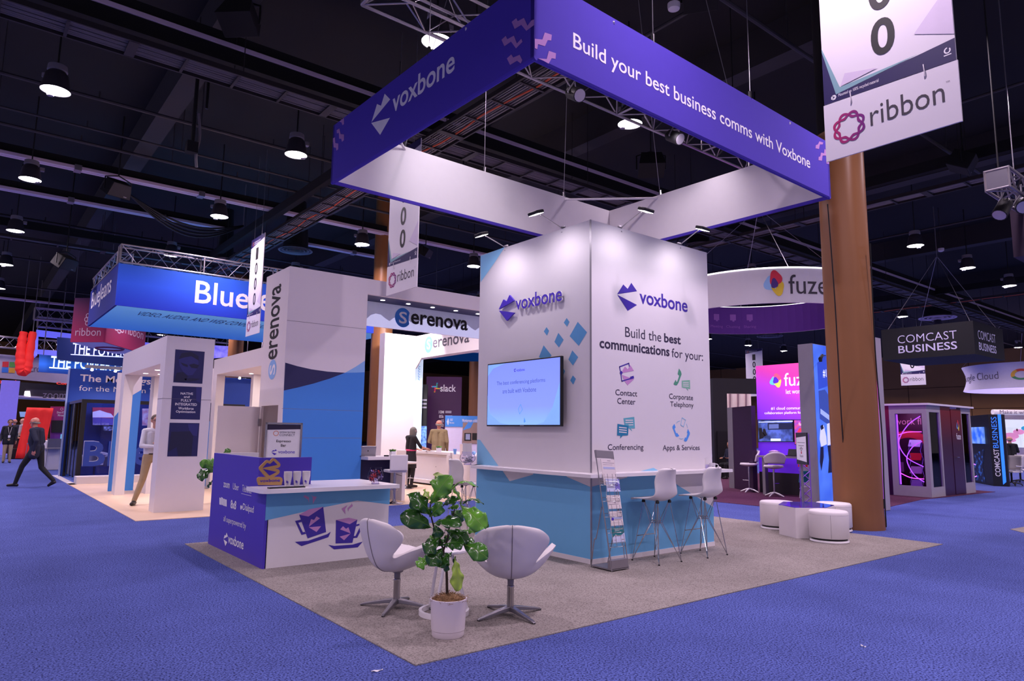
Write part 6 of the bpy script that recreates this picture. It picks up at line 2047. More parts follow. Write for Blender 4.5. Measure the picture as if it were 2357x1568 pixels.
part('lamp_shade', MB().prism(f47, [(2.663, 3.22), (2.677, 3.511), (2.896, 3.522), (2.966, 3.184)], -.4, 0), mat('lit_white_shade', 'fff6fa', .5, emit=.9), zb_)
solo('violet_column', MB().box((1.55, 46, 0), (2.35, 46.8, 4.0)), mat('lit_violet_panel', '7a70d8', .5, emit=.35), 'lit violet column at the far left behind the talking men', 'column', loc=(1.55, 46, 0))
solo('blue_doorway', MB().prism(FY(44), [(2.361, 2.295), (2.676, 2.304), (2.877, 0.016), (2.784, 0.017), (2.607, 2.032), (2.422, 2.027)], -.2, 0), mat('pale_blue_frame', '8cb8e8', .5, emit=.2), 'pale blue door frame behind the man in the grey shirt', 'door frame', loc=(2.655, 44, 0.018))
solo('lit_panel', MB().prism(FY(50), [(0.911, 2.794), (2.199, 2.688), (2.228, 2.359), (0.946, 2.422)], -.2, 0).prism(FY(50), [(0.968, 2.174), (2.224, 2.181), (2.244, 1.954), (0.989, 1.951)], -.2, 0), mat('lit_white_panel', 'fdf6ff', .5, emit=.9), 'lit white panel at the left edge of the view', 'display', loc=(1.941, 50, 2.578))
rd = thing('red_curtain', 'red cloth hung over a tall stand behind the walking man', 'curtain', (2.65, 40.0, 0))
ux, uy = (2.413, 40, 2.462)[0], (3.378, 40, 2.494)[0]
zt7 = (2.415, 40, 2.441)[2]
m = MB().surf(lambda u, v: (ux - .25 * (1 - v) + (uy - ux + .1) * u, 40 + .06 * math.sin(u * 17 + 3 * v) * (1.1 - v) - .1 * (1 - v), .05 + (zt7 - .05) * v), 30, 8)
part('cloth', m, RED, rd, solid=.01)
part('frame', MB().box((ux, 40.1, 0), (ux + .05, 40.15, zt7)).box((uy - .05, 40.1, 0), (uy, 40.15, zt7)).box((ux, 40.1, zt7 - .05), (uy, 40.15, zt7)), GREY_METAL, rd)
mg = thing('display_board', 'magenta panel with a black screen beside the red curtain', 'display panel', (3.5, 40.5, 0))
f40 = FY(40.5)
part('panel', MB().prism(f40, [(3.4, 2.526), (3.993, 2.546), (4.206, 0.015), (3.579, 0.023)], -.15, 0), gradient_mat('magenta_violet_panel', [(0, '5a2a98'), (1, 'b0286a')], 2, .8, 2.6, rough=.5), mg)
part('screen', MB().prism(f40, [(3.494, 1.851), (3.978, 1.861), (4.028, 1.265), (3.526, 1.26)], .02, .08), BLACK, mg)
m = MB().text(f40, 'Direct RT', (3.674, 2.196, 3.962, 2.303), .01, 0, bold=.02)
m.ring(f40, *([(3.859, 2.413)][0]), .06, .06, .015, .01)
m.text(f40, 'Microsoft', (3.722, 2.058, 4.011, 2.164), .01, 0, bold=.02)
part('lettering', m, PRINT_WHITE, mg)
for k, (px, tx) in enumerate(((78, 'grey mesh bar stool left of the walking man'), (120, 'grey mesh bar stool in front of the white counter at the far left'))):
    P = [(2.811, 38.708, 0), (2.715, 29.713, 0)][k]
    t = thing('bar_stool', tx, 'stool', (P[0], P[1], 0), .3, local=True)
    part('backrest', MB().box((-.22, -.02, .8), (.22, .02, 1.12)), GREY_METAL, t)
    part('seat', MB().box((-.22, -.02, .74), (.22, .36, .78)), GREY_METAL, t)
    for x in (-.2, .2):
        for y in (0, .34):
            part('leg', MB().tube([(x, y, .76), (x * 1.15, y + (y - .17) * .2, 0)], .012, 6), SILVER, t)
P = (2.968, 29.904, 0)
solo('counter', MB().box((P[0] - .5, P[1], 0), (P[0] + .9, P[1] + .6, 1.05)), WHITE, 'white counter left of the blue booth', 'counter', loc=(P[0], P[1], 0), bevel=.02)
solo('monitor', MB().box((P[0] - .05, P[1] + .2, 1.05), (P[0] + .35, P[1] + .25, 1.28)), mat('lit_cyan_monitor', '6ab8d8', .4, emit=.4), 'small monitor on the white counter left of the blue booth', 'monitor', loc=(P[0], P[1] + .2, 1.05))
P = (2.247, 41.035, 0)
t = thing('counter_table', 'wood topped dark counter with small bottles among the talking men', 'table', (P[0], P[1], 0))
part('top', MB().box((P[0] - .5, P[1] - .3, .96), (P[0] + .9, P[1] + 1.2, 1.02)), mat('pale_wood_top', 'd8ae84', .5), t)
part('body', MB().box((P[0] - .4, P[1] - .2, .25), (P[0] + .75, P[1] + .8, .96)), mat('dark_red_wood', '3a1c22', .5), t)
for k in range(4):
    solo('bottle', MB().lathe([(.035, 0), (.035, .14), (.012, .2), (.012, .25)], n=12), mat('amber_bottle_%d' % k, ('c07a3a', 'a8c8d8', '7a4a2a', 'd8d0d8')[k], .3), ('amber', 'clear', 'brown', 'pale')[k] + ' little bottle on the wood topped counter at the far left', 'bottle', loc=(P[0] - .2 + .18 * k, P[1], 1.02), local=True)
solo('wheeled_case', MB().box((P[0] - .35, P[1] - .6, .0), (P[0] + .25, P[1] - .25, .5)), BLACK, 'black case under the wood topped counter', 'case', loc=(P[0], P[1] - .5, .12), bevel=.03)
# things glimpsed through the second portal
o = solo('far_banner', MB().prism(FY(48), [(14.818, 4.989), (15.997, 4.968), (16.034, 4.367), (14.854, 4.427)], -.2, 0, 0).prism(FY(48), [(14.856, 4.397), (16.036, 4.337), (16.05, 4.098), (14.871, 4.161)], -.2, .01, 1).prism(FY(48), [(13.063, 4.972), (13.342, 4.959), (13.38, 4.38), (13.102, 4.394)], -.2, 0, 0).prism(FY(48), [(13.104, 4.365), (13.38, 4.38), (13.398, 4.119), (13.12, 4.135)], -.2, 0.01, 1), [mat('lit_white_banner', 'fff4f6', .5, emit=.9), mat('lit_red_band', 'f04a40', .5, emit=.4)],
     'white and red lit banner seen through the second portal', 'hanging sign', loc=(15.436, 48, 4.457))
solo('far_display', MB().prism(FY(47), [(14.577, 3.847), (15.729, 3.839), (15.963, 0.002), (14.821, 0.011)], -.2, 0, 0).prism(FY(47), [(14.97, 3.487), (15.75, 3.488), (15.775, 3.079), (14.997, 3.053)], 0, .05, 1), [mat('plum_display', '7a3a6a', .5, emit=.2), mat('lit_sky_screen', '8cd0ff', .5, emit=.8)],
     'plum display with a pale blue screen seen through the second portal', 'display', loc=(15.178, 47, 3.378))
o2 = solo('violet_screen', MB().prism(FY(45), [(11.933, 6.729), (12.85, 6.755), (12.842, 6.061), (11.988, 5.912)], -.1, 0), mat('lit_violet_screen', '6a62e8', .5, emit=.7, second='9a90f8', second_scale=3), 'lit violet panel hanging behind the blue banner, right of the poster post', 'display', loc=(12.453, 45, 6.361))
hang(o, [(14.998, 48.1, 4.945), (15.973, 48.1, 4.941)], .02)
hang(o2, [(12.053, 45.05, 6.689), (12.76, 45.05, 6.724)], .02)
hang(hp2, [(3.195, 51.1, 7.451), (9.362, 51.1, 7.203)], .03)

# ---------------------------------------------------------------- aisle signs
SIGN_NAVY = mat('sign_indigo_print', '241c52', .55, vary=.08)
SIGN_TEAL = mat('sign_grey_teal_print', '7fa8ae', .6)
SIGN_FACET = mat('sign_pale_facet_print', 'd4c6da', .6)
RIB_A = gradient_mat('ribbon_mark_print', [(0, 'd02858'), (1, '4a1f80')], 1, .75, .1)
DARK_GREY_P = mat('dark_grey_lettering', '3e3842', .6)


def aisle_sign(x, yc, zb, text, w=1.30, ah=.66, num='1000', nh=2.6):
    """two hung boards facing -x: a name board below and a tall number board above"""
    t = thing('aisle_sign', text, 'hanging sign', (x, yc, zb))
    fr = Fr((x, yc, zb), (0, -1, 0))
    h = w / 2
    part('name_board', MB().prism(fr, [(-h, 0), (h, 0), (h, ah * .93), (-h, ah * .97)], -.02, 0), WHITE, t)
    m = MB().text(fr, 'ribbon', (-.13 * w, .36 * ah, .40 * w, .70 * ah), .003, 0, bold=-.006)
    m.text(fr, 'TM', (.415 * w, .64 * ah, .44 * w, .66 * ah), .003, 0)
    part('name_lettering', m, DARK_GREY_P, t)
    m = MB()
    for k in range(2):
        vs, fs = [], []
        n = 96
        for i in range(n + 1):
            a = 2 * math.pi * i / n
            r = .105 * w + .018 * w * math.cos(4.5 * a + math.pi * k) if False else .105 * w + .020 * w * math.sin(4 * a + math.pi * k)
            for q in (-1, 1):
                rr = r + q * .0105 * w
                vs.append(fr.p(-.30 * w + rr * math.cos(a), .47 * ah + rr * math.sin(a), .003 + .001 * k))
        for i in range(n):
            fs.append((2 * i, 2 * i + 2, 2 * i + 3, 2 * i + 1))
        m.add(vs, fs)
    part('chain_mark', m, RIB_A, t, 'magenta to violet chain ring mark')
    z0 = ah * .93 + .005
    z1 = z0 + nh
    part('number_board', MB().prism(fr, [(-h * .985, z0 + .03), (h * .985, z0), (h * .985, z1), (-h * .985, z1)], -.02, 0), WHITE, t)
    m = MB().flat(fr, [(-h * .985, z0 + .03), (h * .985, z0), (h * .985, z0 + .22), (-.78 * h, z0 + .10), (-h * .985, z0 + .65)], .003, 0)
    m.flat(fr, [(-h * .985, z0 + .69), (-h * .985, z0 + .65), (-.78 * h, z0 + .10), (.5 * h, z0 + .197), (-.71 * h, z0 + .165)], .004, 1)
    m.flat(fr, [(-.70 * h, z0 + .17), (-.62 * h, z0 + .30), (-.1 * h, z0 + .22)], .0045, 2)
    m.flat(fr, [(.45 * h, z0 + .42), (h * .985, z0 + .80), (h * .985, z0 + .26)], .0045, 2)
    m.flat(fr, [(-h * .985, z1 - .30), (h * .985, z1 - .14), (h * .985, z1), (-h * .985, z1)], .003, 0)
    part('border_print', m, [SIGN_NAVY, SIGN_TEAL, SIGN_FACET], t)
    m = MB()
    for k, ch in enumerate(num[::-1]):
        c = z0 + .34 + k * .50
        m.text(fr, ch, (-.18 * h, c, .18 * h, c + .40), .004, 0, bold=.03, res=6)
    part('numbers', m, INK, t)
    m = MB().text(fr, 'Mounted on 100% recycled material', (-.74 * h, z0 + .055, -.1 * h, z0 + .10), .004, 0)
    m.ring(fr, -.82 * h, z0 + .075, .03, .03, .014, .004, 0, 3).ring(fr, -.82 * h, z0 + .075, .03, .03, .012, .004, 0, 7, 10, 350)
    m.ring(fr, .88 * h, z0 + .12, .030, .032, .012, .004, 0, 14, 90, 400).rect(fr, .83 * h, z0 + .07, .93 * h, z0 + .08, .004)
    m.text(fr, 'enterprise', (-.5 * h, z1 - .16, .4 * h, z1 - .11), .004, 0).text(fr, 'CONNECT', (-.5 * h, z1 - .22, .3 * h, z1 - .17), .004, 0)
    part('small_print', m, PRINT_WHITE, t)
    part('ring_print', MB().ring(fr, -.68 * h, z1 - .165, .06, .06, .016, .004), mat_orange, t)
    for s in (-.55, .55):
        part('link', MB().tube([fr.p(s * h, z0 - .06, .006), fr.p(s * h + .01, z0 - .02, .014), fr.p(s * h, z0 + .07, .006)], .006, 6), WHITE_PLASTIC, t)
        part('hang_wire', MB().tube([fr.p(s * h, z1, 0), fr.p(s * h, 10.6 - zb, 0)], .006, 5), SILVER, t)
    return t


mat_orange = mat('orange_ring', 'd8743c', .6)
aisle_sign(7.07, 2.80, 4.5, 'large white aisle number sign with a name board, nearest, at the top right', nh=2.6)
aisle_sign(7.07, 12.70, 4.5, 'white aisle number sign hanging before the lit fascia, cut off by the purple canopy', nh=2.6)
aisle_sign(7.00, 22.08, 4.53, 'white aisle number sign hanging in front of the blue banner', w=1.30, nh=2.6)
aisle_sign(41.9, 16.13, 4.5, 'small far aisle sign below the black hanging box', w=1.30, nh=2.6)
aisle_sign(41.9, 26.1, 4.2, 'far aisle number sign rising behind the pink and purple wall', w=1.30, nh=2.6)

# ---------------------------------------------------------------- purple booth at the right
fz = thing('ring_banner', 'large round white hanging banner with a purple lining and blurred icons', 'hanging sign', (18.1, 10.95, 4.9))
m = MB()
R0 = 2.82
nn = 72
vs, fs, ms_ = [], [], []
prof = [(R0, 0), (R0, .9), (R0 - .05, .9), (R0 - .05, 0)]
for k in range(nn):
    a = 2 * math.pi * k / nn
    for r, z in prof:
        vs.append((18.1 + r * math.cos(a), 10.95 + r * math.sin(a), 4.9 + z))
for k in range(nn):
    l = (k + 1) % nn
    for j in range(4):
        fs.append((k * 4 + j, l * 4 + j, l * 4 + (j + 1) % 4, k * 4 + (j + 1) % 4))
        ms_.append(1 if j == 2 else 0)
m.v, m.f, m.m, m.s = vs, fs, ms_, [False] * len(fs)
PLUM_LINING = mat('purple_lining_fabric', '4a1a78', .85, vary=.1, scale=.5)
part('band', m, [WHITE_FABRIC, PLUM_LINING], fz)
part('top_edge', MB().tube([(18.1 + R0 * math.cos(k * .0873), 10.95 + R0 * math.sin(k * .0873), 5.81) for k in range(72)], .022, 6, closed=True), mat('lit_white_edge', 'ffffff', .5, emit=1.3), fz)
def on_ring(mb, R, body, a0, a1, z0, z1, m=0, inside=False, d=.006):
    """lettering or shapes (a list of unit polygons) wrapped on the drum between two angles"""
    polys = text_geo(body, .0)
    V, Fc = polys
    xs = [v[0] for v in V]; ys = [v[1] for v in V]
    P = []
    for x, y in V:
        u = (x - min(xs)) / (max(xs) - min(xs)); w = (y - min(ys)) / (max(ys) - min(ys))
        a = math.radians(a0 + (a1 - a0) * u)
        r = R - d if inside else R + d
        P.append((18.1 + r * math.cos(a), 10.95 + r * math.sin(a), z0 + (z1 - z0) * w))
    mb.add(P, Fc, m)
def blob_ring(mb, R, a, z, da, dz, m, skew=0.0, d=.006, inside=False, n=20):
    vs = []
    for k in range(n):
        t = 2 * math.pi * k / n
        f = 1 + .13 * math.cos(3 * t + skew)
        aa = math.radians(a + da * f * math.cos(t))
        r = R - d if inside else R + d
        vs.append((18.1 + r * math.cos(aa), 10.95 + r * math.sin(aa), z + dz * f * math.sin(t)))
    mb.add(vs, [tuple(range(n))], m)
m = MB()
for k in range(3):
    on_ring(m, R0, 'fuze', 224.5 + k * 120 - 120, 245 + k * 120 - 120, 5.12, 5.62)
part('lettering', m, DARK_GREY_P, fz)
m = MB()
for k in range(3):
    o = k * 120 - 120 + 218.5
    blob_ring(m, R0, o - 3.0, 5.40, 3.0, .19, 0, 2.0, .006)
    blob_ring(m, R0, o + .8, 5.28, 3.0, .19, 1, 4.0, .008)
    blob_ring(m, R0, o - .3, 5.53, 3.0, .20, 2, 0.5, .010)
    blob_ring(m, R0, o - .9, 5.40, 1.7, .13, 3, 1.0, .012)
part('drop_mark', m, [mat('drop_sky', '9cc8f4', .6), mat('drop_yellow', 'f2cf3c', .6), mat('drop_red', 'e0304a', .6), mat('drop_violet', '4a2a80', .6)], fz)
m = MB()
Ri = R0 - .05
for k, (wd, a0, a1) in enumerate((('Calling', 79, 70), ('Meeting', 67, 58), ('Chatting', 55.5, 46), ('Sharing', 43.5, 35.5))):
    on_ring(m, Ri, wd, a0, a1, 5.08, 5.19, 0, True)
    am = (a0 + a1) / 2
    for aa, z0, z1, hw in ((am, 5.36, 5.56, 2.0), (am - .3, 5.32, 5.37, .7)):
        vs = []
        for q, z in ((-hw, z0), (hw, z0), (hw, z1), (-hw, z1)):
            r = Ri - .006
            vs.append((18.1 + r * math.cos(math.radians(aa + q)), 10.95 + r * math.sin(math.radians(aa + q)), z))
        m.add(vs, [(0, 1, 2, 3)])
part('icon_print', m, mat('dim_violet_print', '7a4a9a', .8), fz)
for k in range(4):
    a = math.radians(45 + 90 * k)
    part('suspension_wire', MB().tube([(18.1 + R0 * math.cos(a), 10.95 + R0 * math.sin(a), 5.8), (18.1, 10.95, 8.3)], .008, 5), SILVER, fz)
part('hanger', MB().tube([(18.1, 10.95, 8.3), (18.1, 10.95, 10.6)], .012, 6), SILVER, fz)

FZ_GRAD = gradient_mat('pink_purple_lit_wall', [(0, '5a1ec8'), (.35, '7a30f2'), (.62, 'a83cf0'), (.85, 'e040b4'), (1, 'f050b0')], 2, 1.0, 3.9, emit=.62, angle=(0, -.32, 1.0))
fx17 = FX(17.4)
fwl = thing('lit_backdrop', 'pink and purple lit wall with white lettering and a drop mark', 'backdrop', (17.4, 10.79, 0))
part('panel', MB().box((17.4, 7.9, .57), (17.55, 10.79, 3.5)), FZ_GRAD, fwl)
part('plinth', MB().box((17.4, 7.9, .0), (17.55, 10.79, .57)), mat('black_plum_plinth', '140a1c', .4), fwl)
m = MB()
m.text(fx17, 'fuze', (lambda b: (b[0], b[1], b[0] + (b[2] - b[0]) * 1.12, b[3]))((-9.944, 2.893, -9.268, 3.248)), .01, 0, bold=.002)
m.text(fx17, 'let work flow', (lambda b: (b[0], b[1], b[0] + (b[2] - b[0]) * 1.18, b[3]))((-9.901, 2.68, -9.266, 2.807)), .01)
m.text(fx17, '#1 cloud communications and', (lambda b: (b[0], b[1], b[0] + (b[2] - b[0]) * 1.32, b[3]))((-10.364, 2.252, -9.283, 2.339)), .01)
m.text(fx17, 'collaboration platform for the enterprise', (lambda b: (b[0], b[1], b[0] + (b[2] - b[0]) * 1.36, b[3]))((-10.562, 2.121, -9.296, 2.214)), .01)
part('lettering', m, mat('lit_white_letters', 'ffffff', .5, emit=.8), fwl)
m = MB()
c = [(-10.192, 3.053), (-10.011, 3.044), (-10.183, 3.253)]
cx_, cy_, rx_, ry_ = c[0][0], c[0][1], c[1][0] - c[0][0], c[2][1] - c[0][1]
def drop(mb, fr, cx, cy, rx, ry, sk, d, mm):
    n = 22
    mb.flat(fr, [(cx + rx * (1 + .14 * math.cos(3 * t + sk)) * math.cos(t), cy + ry * (1 + .14 * math.cos(3 * t + sk)) * math.sin(t)) for t in [2 * math.pi * k / n for k in range(n)]], d, mm)
drop(m, fx17, cx_ - rx_ * .3, cy_ - ry_ * .05, rx_ * .66, ry_ * .6, 2, .006, 0)
drop(m, fx17, cx_ + rx_ * .32, cy_ - ry_ * .25, rx_ * .6, ry_ * .62, 4, .008, 1)
drop(m, fx17, cx_ + rx_ * .22, cy_ + ry_ * .42, rx_ * .6, ry_ * .56, .5, .010, 2)
drop(m, fx17, cx_ + rx_ * .02, cy_ + ry_ * .05, rx_ * .45, ry_ * .44, 1, .012, 3)
part('drop_mark', m, [mat('lit_drop_sky', '6ad0f8', .5, emit=.7), mat('lit_drop_yellow', 'fff060', .5, emit=.7), mat('lit_drop_pink', 'ff5a8a', .5, emit=.7), mat('lit_drop_violet', '5a28d8', .5, emit=.6)], fwl)
t = thing('television', 'wall screen showing a dim blue meeting, on the pink and purple wall', 'television', (17.35, 10.241, 1.397))
fxt = FX(17.34)
P = [(-10.765, 1.375), (-9.709, 1.395), (-9.707, 1.991), (-10.748, 1.998)]
part('cabinet', MB().prism(fxt, P, -.05, 0), BLACK, t)
ins = [(sum(p[0] for p in P) / 4 + (u - sum(p[0] for p in P) / 4) * .96, sum(p[1] for p in P) / 4 + (v - sum(p[1] for p in P) / 4) * .93) for u, v in P]
m = MB().flat(fxt, ins, .004, 0)
m.flat(fxt, [(-10.719, 1.935), (-9.71, 1.963), (-9.711, 1.934), (-10.72, 1.915)], .006, 1).flat(fxt, [(-10.442, 1.901), (-9.712, 1.907), (-9.737, 1.738), (-10.449, 1.718)], .006, 2).flat(fxt, [(-10.407, 1.867), (-10.117, 1.875), (-10.122, 1.752), (-10.412, 1.743)], .008, 3)
m.flat(fxt, [(-10.716, 1.767), (-10.623, 1.767), (-10.617, 1.667), (-10.529, 1.568), (-10.606, 1.484), (-10.719, 1.449)], .008, 4).flat(fxt, [(-10.587, 1.742), (-10.531, 1.743), (-10.473, 1.585), (-10.53, 1.535), (-10.601, 1.617)], .008, 4).flat(fxt, [(-10.368, 1.479), (-10.072, 1.483), (-10.074, 1.418), (-10.371, 1.413)], .008, 1)
part('picture', m, [mat('lit_blue_picture', '5a78d0', .4, emit=.5, second='26386a', second_scale=5), mat('lit_pale_bar', 'd8e8ff', .4, emit=.8), mat('dim_wall_picture', '1c2848', .4, emit=.2), mat('dim_tiles_picture', '6a80b8', .4, emit=.4), mat('dark_figure_picture', '101420', .4)], t)
t = thing('television', 'wall screen with a bright flower picture, half hidden by the grey tower', 'television', (17.35, 9.436, 1.412))
P = [(-9.688, 1.327), (-8.965, 1.343), (-8.957, 1.986), (-9.683, 1.991)]
part('cabinet', MB().prism(fxt, P, -.05, 0), BLACK, t)
m = MB().flat(fxt, [(sum(p[0] for p in P) / 4 + (u - sum(p[0] for p in P) / 4) * .96, sum(p[1] for p in P) / 4 + (v - sum(p[1] for p in P) / 4) * .95) for u, v in P], .004, 0)
m.flat(fxt, [(-9.483, 1.691), (-9.256, 1.882), (-9.242, 1.834), (-9.434, 1.659)], .006, 1).flat(fxt, [(-9.398, 1.707), (-9.246, 1.755), (-9.251, 1.645), (-9.367, 1.652)], .006, 2).flat(fxt, [(-9.603, 1.658), (-9.53, 1.77), (-9.446, 1.755), (-9.433, 1.675), (-9.535, 1.651)], .006, 3)
m.text(fxt, 'fuze', (-9.543, 1.834, -9.391, 1.914), .01, 1)
part('picture', m, [mat('lit_violet_petals', '7a4ad0', .4, emit=.5, second='e05a90', second_scale=8), mat('lit_white_streak', 'f8f0ff', .4, emit=.8), mat('lit_yellow_petals', 'd8c83a', .4, emit=.6), mat('lit_red_petals', 'e83a50', .4, emit=.6)], t)
solo('plum_divider', MB().prism(fh, [(17.95, 11.95), (17.2, 10.86), (17.32, 10.80), (18.1, 11.9)], .008, 2.38), mat('dark_plum_side_panel', '2e1034', .5, vary=.15, scale=.8), 'dark plum panel at the left of the pink and purple wall', 'display panel', loc=(17.5, 11.4, .008))
solo('divider_post', MB().prism(fh, [(18.05, 12.2), (17.95, 11.96), (18.1, 11.92), (18.2, 12.15)], .008, 2.38), GREY_METAL, 'grey end post of the dark plum panel', 'post', loc=(18.05, 12.05, .008))
# grey tower with the blue picture
GT = thing('display_tower', 'grey tower with a blue office picture on its front, beside the brown column', 'booth tower', (14.66, 7.69, .008))
part('body', MB().box((14.66, 7.69, .008), (16.3, 8.02, 3.61)), mat('grey_tower_laminate', '8f8a96', .5), GT)
f77 = FY(7.69)
m = MB().rect(f77, 14.70, .02, 16.28, 3.60, .004, 0)
m.flat(f77, [(14.858, 2.561), (15.146, 2.604), (15.388, 2.413), (15.326, 1.78), (14.857, 1.941)], .006, 1).flat(f77, [(14.906, 2.167), (15.348, 2.009), (15.337, 1.895), (14.895, 2.054)], .008, 2).flat(f77, [(14.859, 3.188), (15.28, 3.394), (15.329, 2.699), (14.861, 2.59)], .006, 3)
m.flat(f77, [(14.853, 1.717), (15.013, 1.804), (15.102, 1.551), (15.114, 1.383), (14.855, 1.327), (14.804, 1.494)], .01, 4).flat(f77, [(14.827, 1.327), (14.956, 1.327), (14.946, 1.105), (14.817, 0.804), (14.769, 0.997)], .01, 5).flat(f77, [(14.87, 1.787), (14.969, 1.817), (15.006, 1.733), (14.878, 1.689)], .011, 5)
m.flat(f77, [(15.158, 1.834), (15.334, 1.866), (15.344, 1.383), (15.14, 1.355)], .01, 4).flat(f77, [(15.14, 1.355), (15.341, 1.354), (15.311, 0.764), (15.11, 0.755), (15.178, 1.046)], .01, 5)
m.text(f77, '#1', (lambda b: (b[0], b[1], b[2] , b[3]))((15.078, 2.87, 15.239, 3.062)), .012, 6)
part('picture', m, [mat('lit_blue_office_picture', '3a6af0', .4, emit=.45, second='5a90ff', second_scale=1.2), mat('lit_slate_picture', '3a5ab8', .4, emit=.3), mat('lit_pale_picture', 'a8c0f8', .4, emit=.5), mat('lit_deep_picture', '2f55d8', .4, emit=.4), mat('lit_shirt_picture', 'dfe6ff', .4, emit=.5), mat('lit_dark_picture', '141c48', .4), mat('lit_figure_one', 'ffffff', .4, emit=.9)], GT, 'lit blue office picture')
t = thing('camera_arm', 'small black camera on an arm fixed to the blue picture tower', 'camera', (14.706, 7.5, 3.31))
part('arm', MB().tube([(15.239, 7.68, 3.386), (14.606, 7.4, 3.303), (14.294, 7.3, 3.242)], .012, 6), BLACK, t)
part('body', MB().tube([(14.353, 7.3, 3.285), (14.057, 7.2, 3.179), (14.07, 7.2, 3.116)], [.03, .04, .03], 8), BLACK, t)
solo('display_tower', MB().box((15.52, 6.70, .008), (15.80, 6.82, 3.73), 1).box((15.515, 6.705, .03), (15.52, 6.815, 3.72), 0), [gradient_mat('pink_lit_edge', [(0, 'a040f0'), (.6, 'e050d8'), (1, 'f05090')], 2, 0, 3.7, emit=.7), mat('grey_panel_edge', 'a8a0ac', .5)],
     'pink lit panel edge rising just right of the brown column', 'booth tower', loc=(15.52, 6.7, .008))
# high table, bowl, gadgets, stools
tb = thing('high_table', 'grey high table before the pink and purple wall', 'table', (17.0, 10.0, .008))
part('top', MB().box((16.75, 8.5, .985), (17.35, 10.45, 1.03)), mat('grey_table_top', '8a808c', .4), tb)
for y in (10.28, 8.6):
    part('leg', MB().box((16.85, y, .008), (17.0, y + .08, .985)), GREY_METAL, tb)
bwl = thing('candy_bowl', 'white openwork bowl of sweets on the high grey table', 'bowl', (16.95, 10.05, 1.03), local=True)
part('bowl', MB().lathe([(.06, 0), (.11, .05), (.14, .12), (.135, .12), (.10, .05), (0, .012)], n=24), mat('white_wire_bowl', 'e6dcf0', .4, second='8a70b0', second_scale=30), bwl)
part('sweets', MB().ball((0, 0, .10), (.12, .12, .05), 12), mat('mixed_sweets', 'e8d8f0', .5, second='c070a0', second_scale=60), bwl)
solo('laptop', MB().obox((17.05, 9.6, 1.045), (.3, .4, .02)).obox((17.2, 9.6, 1.13), (.02, .4, .17), (0, .3, 0)), BLACK, 'black laptop on the high grey table', 'laptop', loc=(17.05, 9.6, 1.03))
solo('coffee_machine', MB().box((17.0, 8.95, 1.03), (17.3, 9.3, 1.13)).box((17.05, 9.0, 1.13), (17.3, 9.28, 1.20)).box((17.12, 9.05, 1.20), (17.25, 9.2, 1.38)), BLACK, 'stack of black equipment on the high grey table behind the small sign', 'device', loc=(17.1, 9.1, 1.03), bevel=.01)
def bucket_stool(P, rz, tx):
    t = thing('bar_stool', tx, 'stool', P, rz, local=True)
    part('post', MB().lathe([(.024, .06), (.024, .70)], n=14), CHROME, t)
    for k in range(4):
        a = math.radians(45 + 90 * k)
        part('leg', MB().tube([(0, 0, .10), (.12 * math.cos(a), .12 * math.sin(a), .07), (.26 * math.cos(a), .26 * math.sin(a), .012)], [.022, .02, .014], 8), WHITE_GLOSS, t)
    part('footrest', MB().tube([(0, 0, .32), (.16, .12, .32)], .012, 8), CHROME, t)
    def seat(u, v):
        a = 2 * math.pi * u
        r = .23 * v
        return (r * math.cos(a) * 1.05, r * math.sin(a), .72 + .05 * v * v)
    part('seat', MB().surf(seat, 24, 5, closed=True), WHITE_LEATHER, t, solid=.05)
    def back(u, v):
        a = math.radians(205 + 130 * u)
        r = .23 + .05 * v
        return (r * math.cos(a) * 1.1, r * math.sin(a), .80 + .30 * v - .14 * v * (2 * u - 1) ** 2 + .04)
    part('backrest', MB().surf(back, 18, 6), WHITE_LEATHER, t, solid=.04)
    part('gap_pad', MB().ball((0, -.22, .78), (.09, .03, .03), 10), WHITE_LEATHER, t)
bucket_stool((17.15, 10.95, .008), .9, 'white bucket bar stool with a cushion, left end of the high grey table')
bucket_stool((16.55, 9.85, .008), -.75, 'white bucket bar stool with its back to the viewer at the high grey table')
# easel sign
e0 = (13.21, 7.249, 0.224)
el = thing('sign_stand', 'small upright sign with a dark border on a grey post, before the grey tower', 'sign', (e0[0], e0[1], .008))
a, b = Vector((13.131, 7.307, 1.004)), Vector((12.916, 6.966, 0.981))
f_ = Fr((a.x, a.y, 0), (b - a).xy.to_3d())
L = (b - a).xy.length
zt8 = (13.066, 7.253, 1.623)[2]
zb8 = a.z
part('frame', MB().prism(f_, [(0, zb8), (L, zb8), (L, zt8), (0, zt8)], -.03, 0), mat('dark_sign_frame', '34343e', .4, .3), el)
m = MB().flat(f_, [(.02, zb8 + .09), (L - .02, zb8 + .05), (L - .02, zt8 - .07), (.02, zt8 - .10)], .003, 0)
m.text(f_, 'fuze', (L * .35, zb8 + .14, L * .65, zb8 + .19), .005, 1)
for k, v in enumerate((.42, .36, .30)):
    m.rect(f_, L * (.15 + .1 * k), zb8 + v, L * (.85 - .1 * k), zb8 + v + .008, .005, 1)
m.ring(f_, L * .5, zb8 + .30, .035, .04, .01, .005, 1, 16)
drop(m, f_, L * .5, zb8 + .23, .018, .03, 1, .006, 2)
part('poster', m, [PRINT_WHITE, DARK_GREY_P, mat('red_drop_print', 'c83050', .6)], el)
part('post', MB().tube([(e0[0], e0[1], .02), (e0[0], e0[1], zb8 + .02)], .025, 10), GREY_METAL, el)
part('base', MB().lathe([(0, 0), (.2, 0), (.2, .012), (.03, .02)], (e0[0], e0[1], .008), 24), GREY_METAL, el)
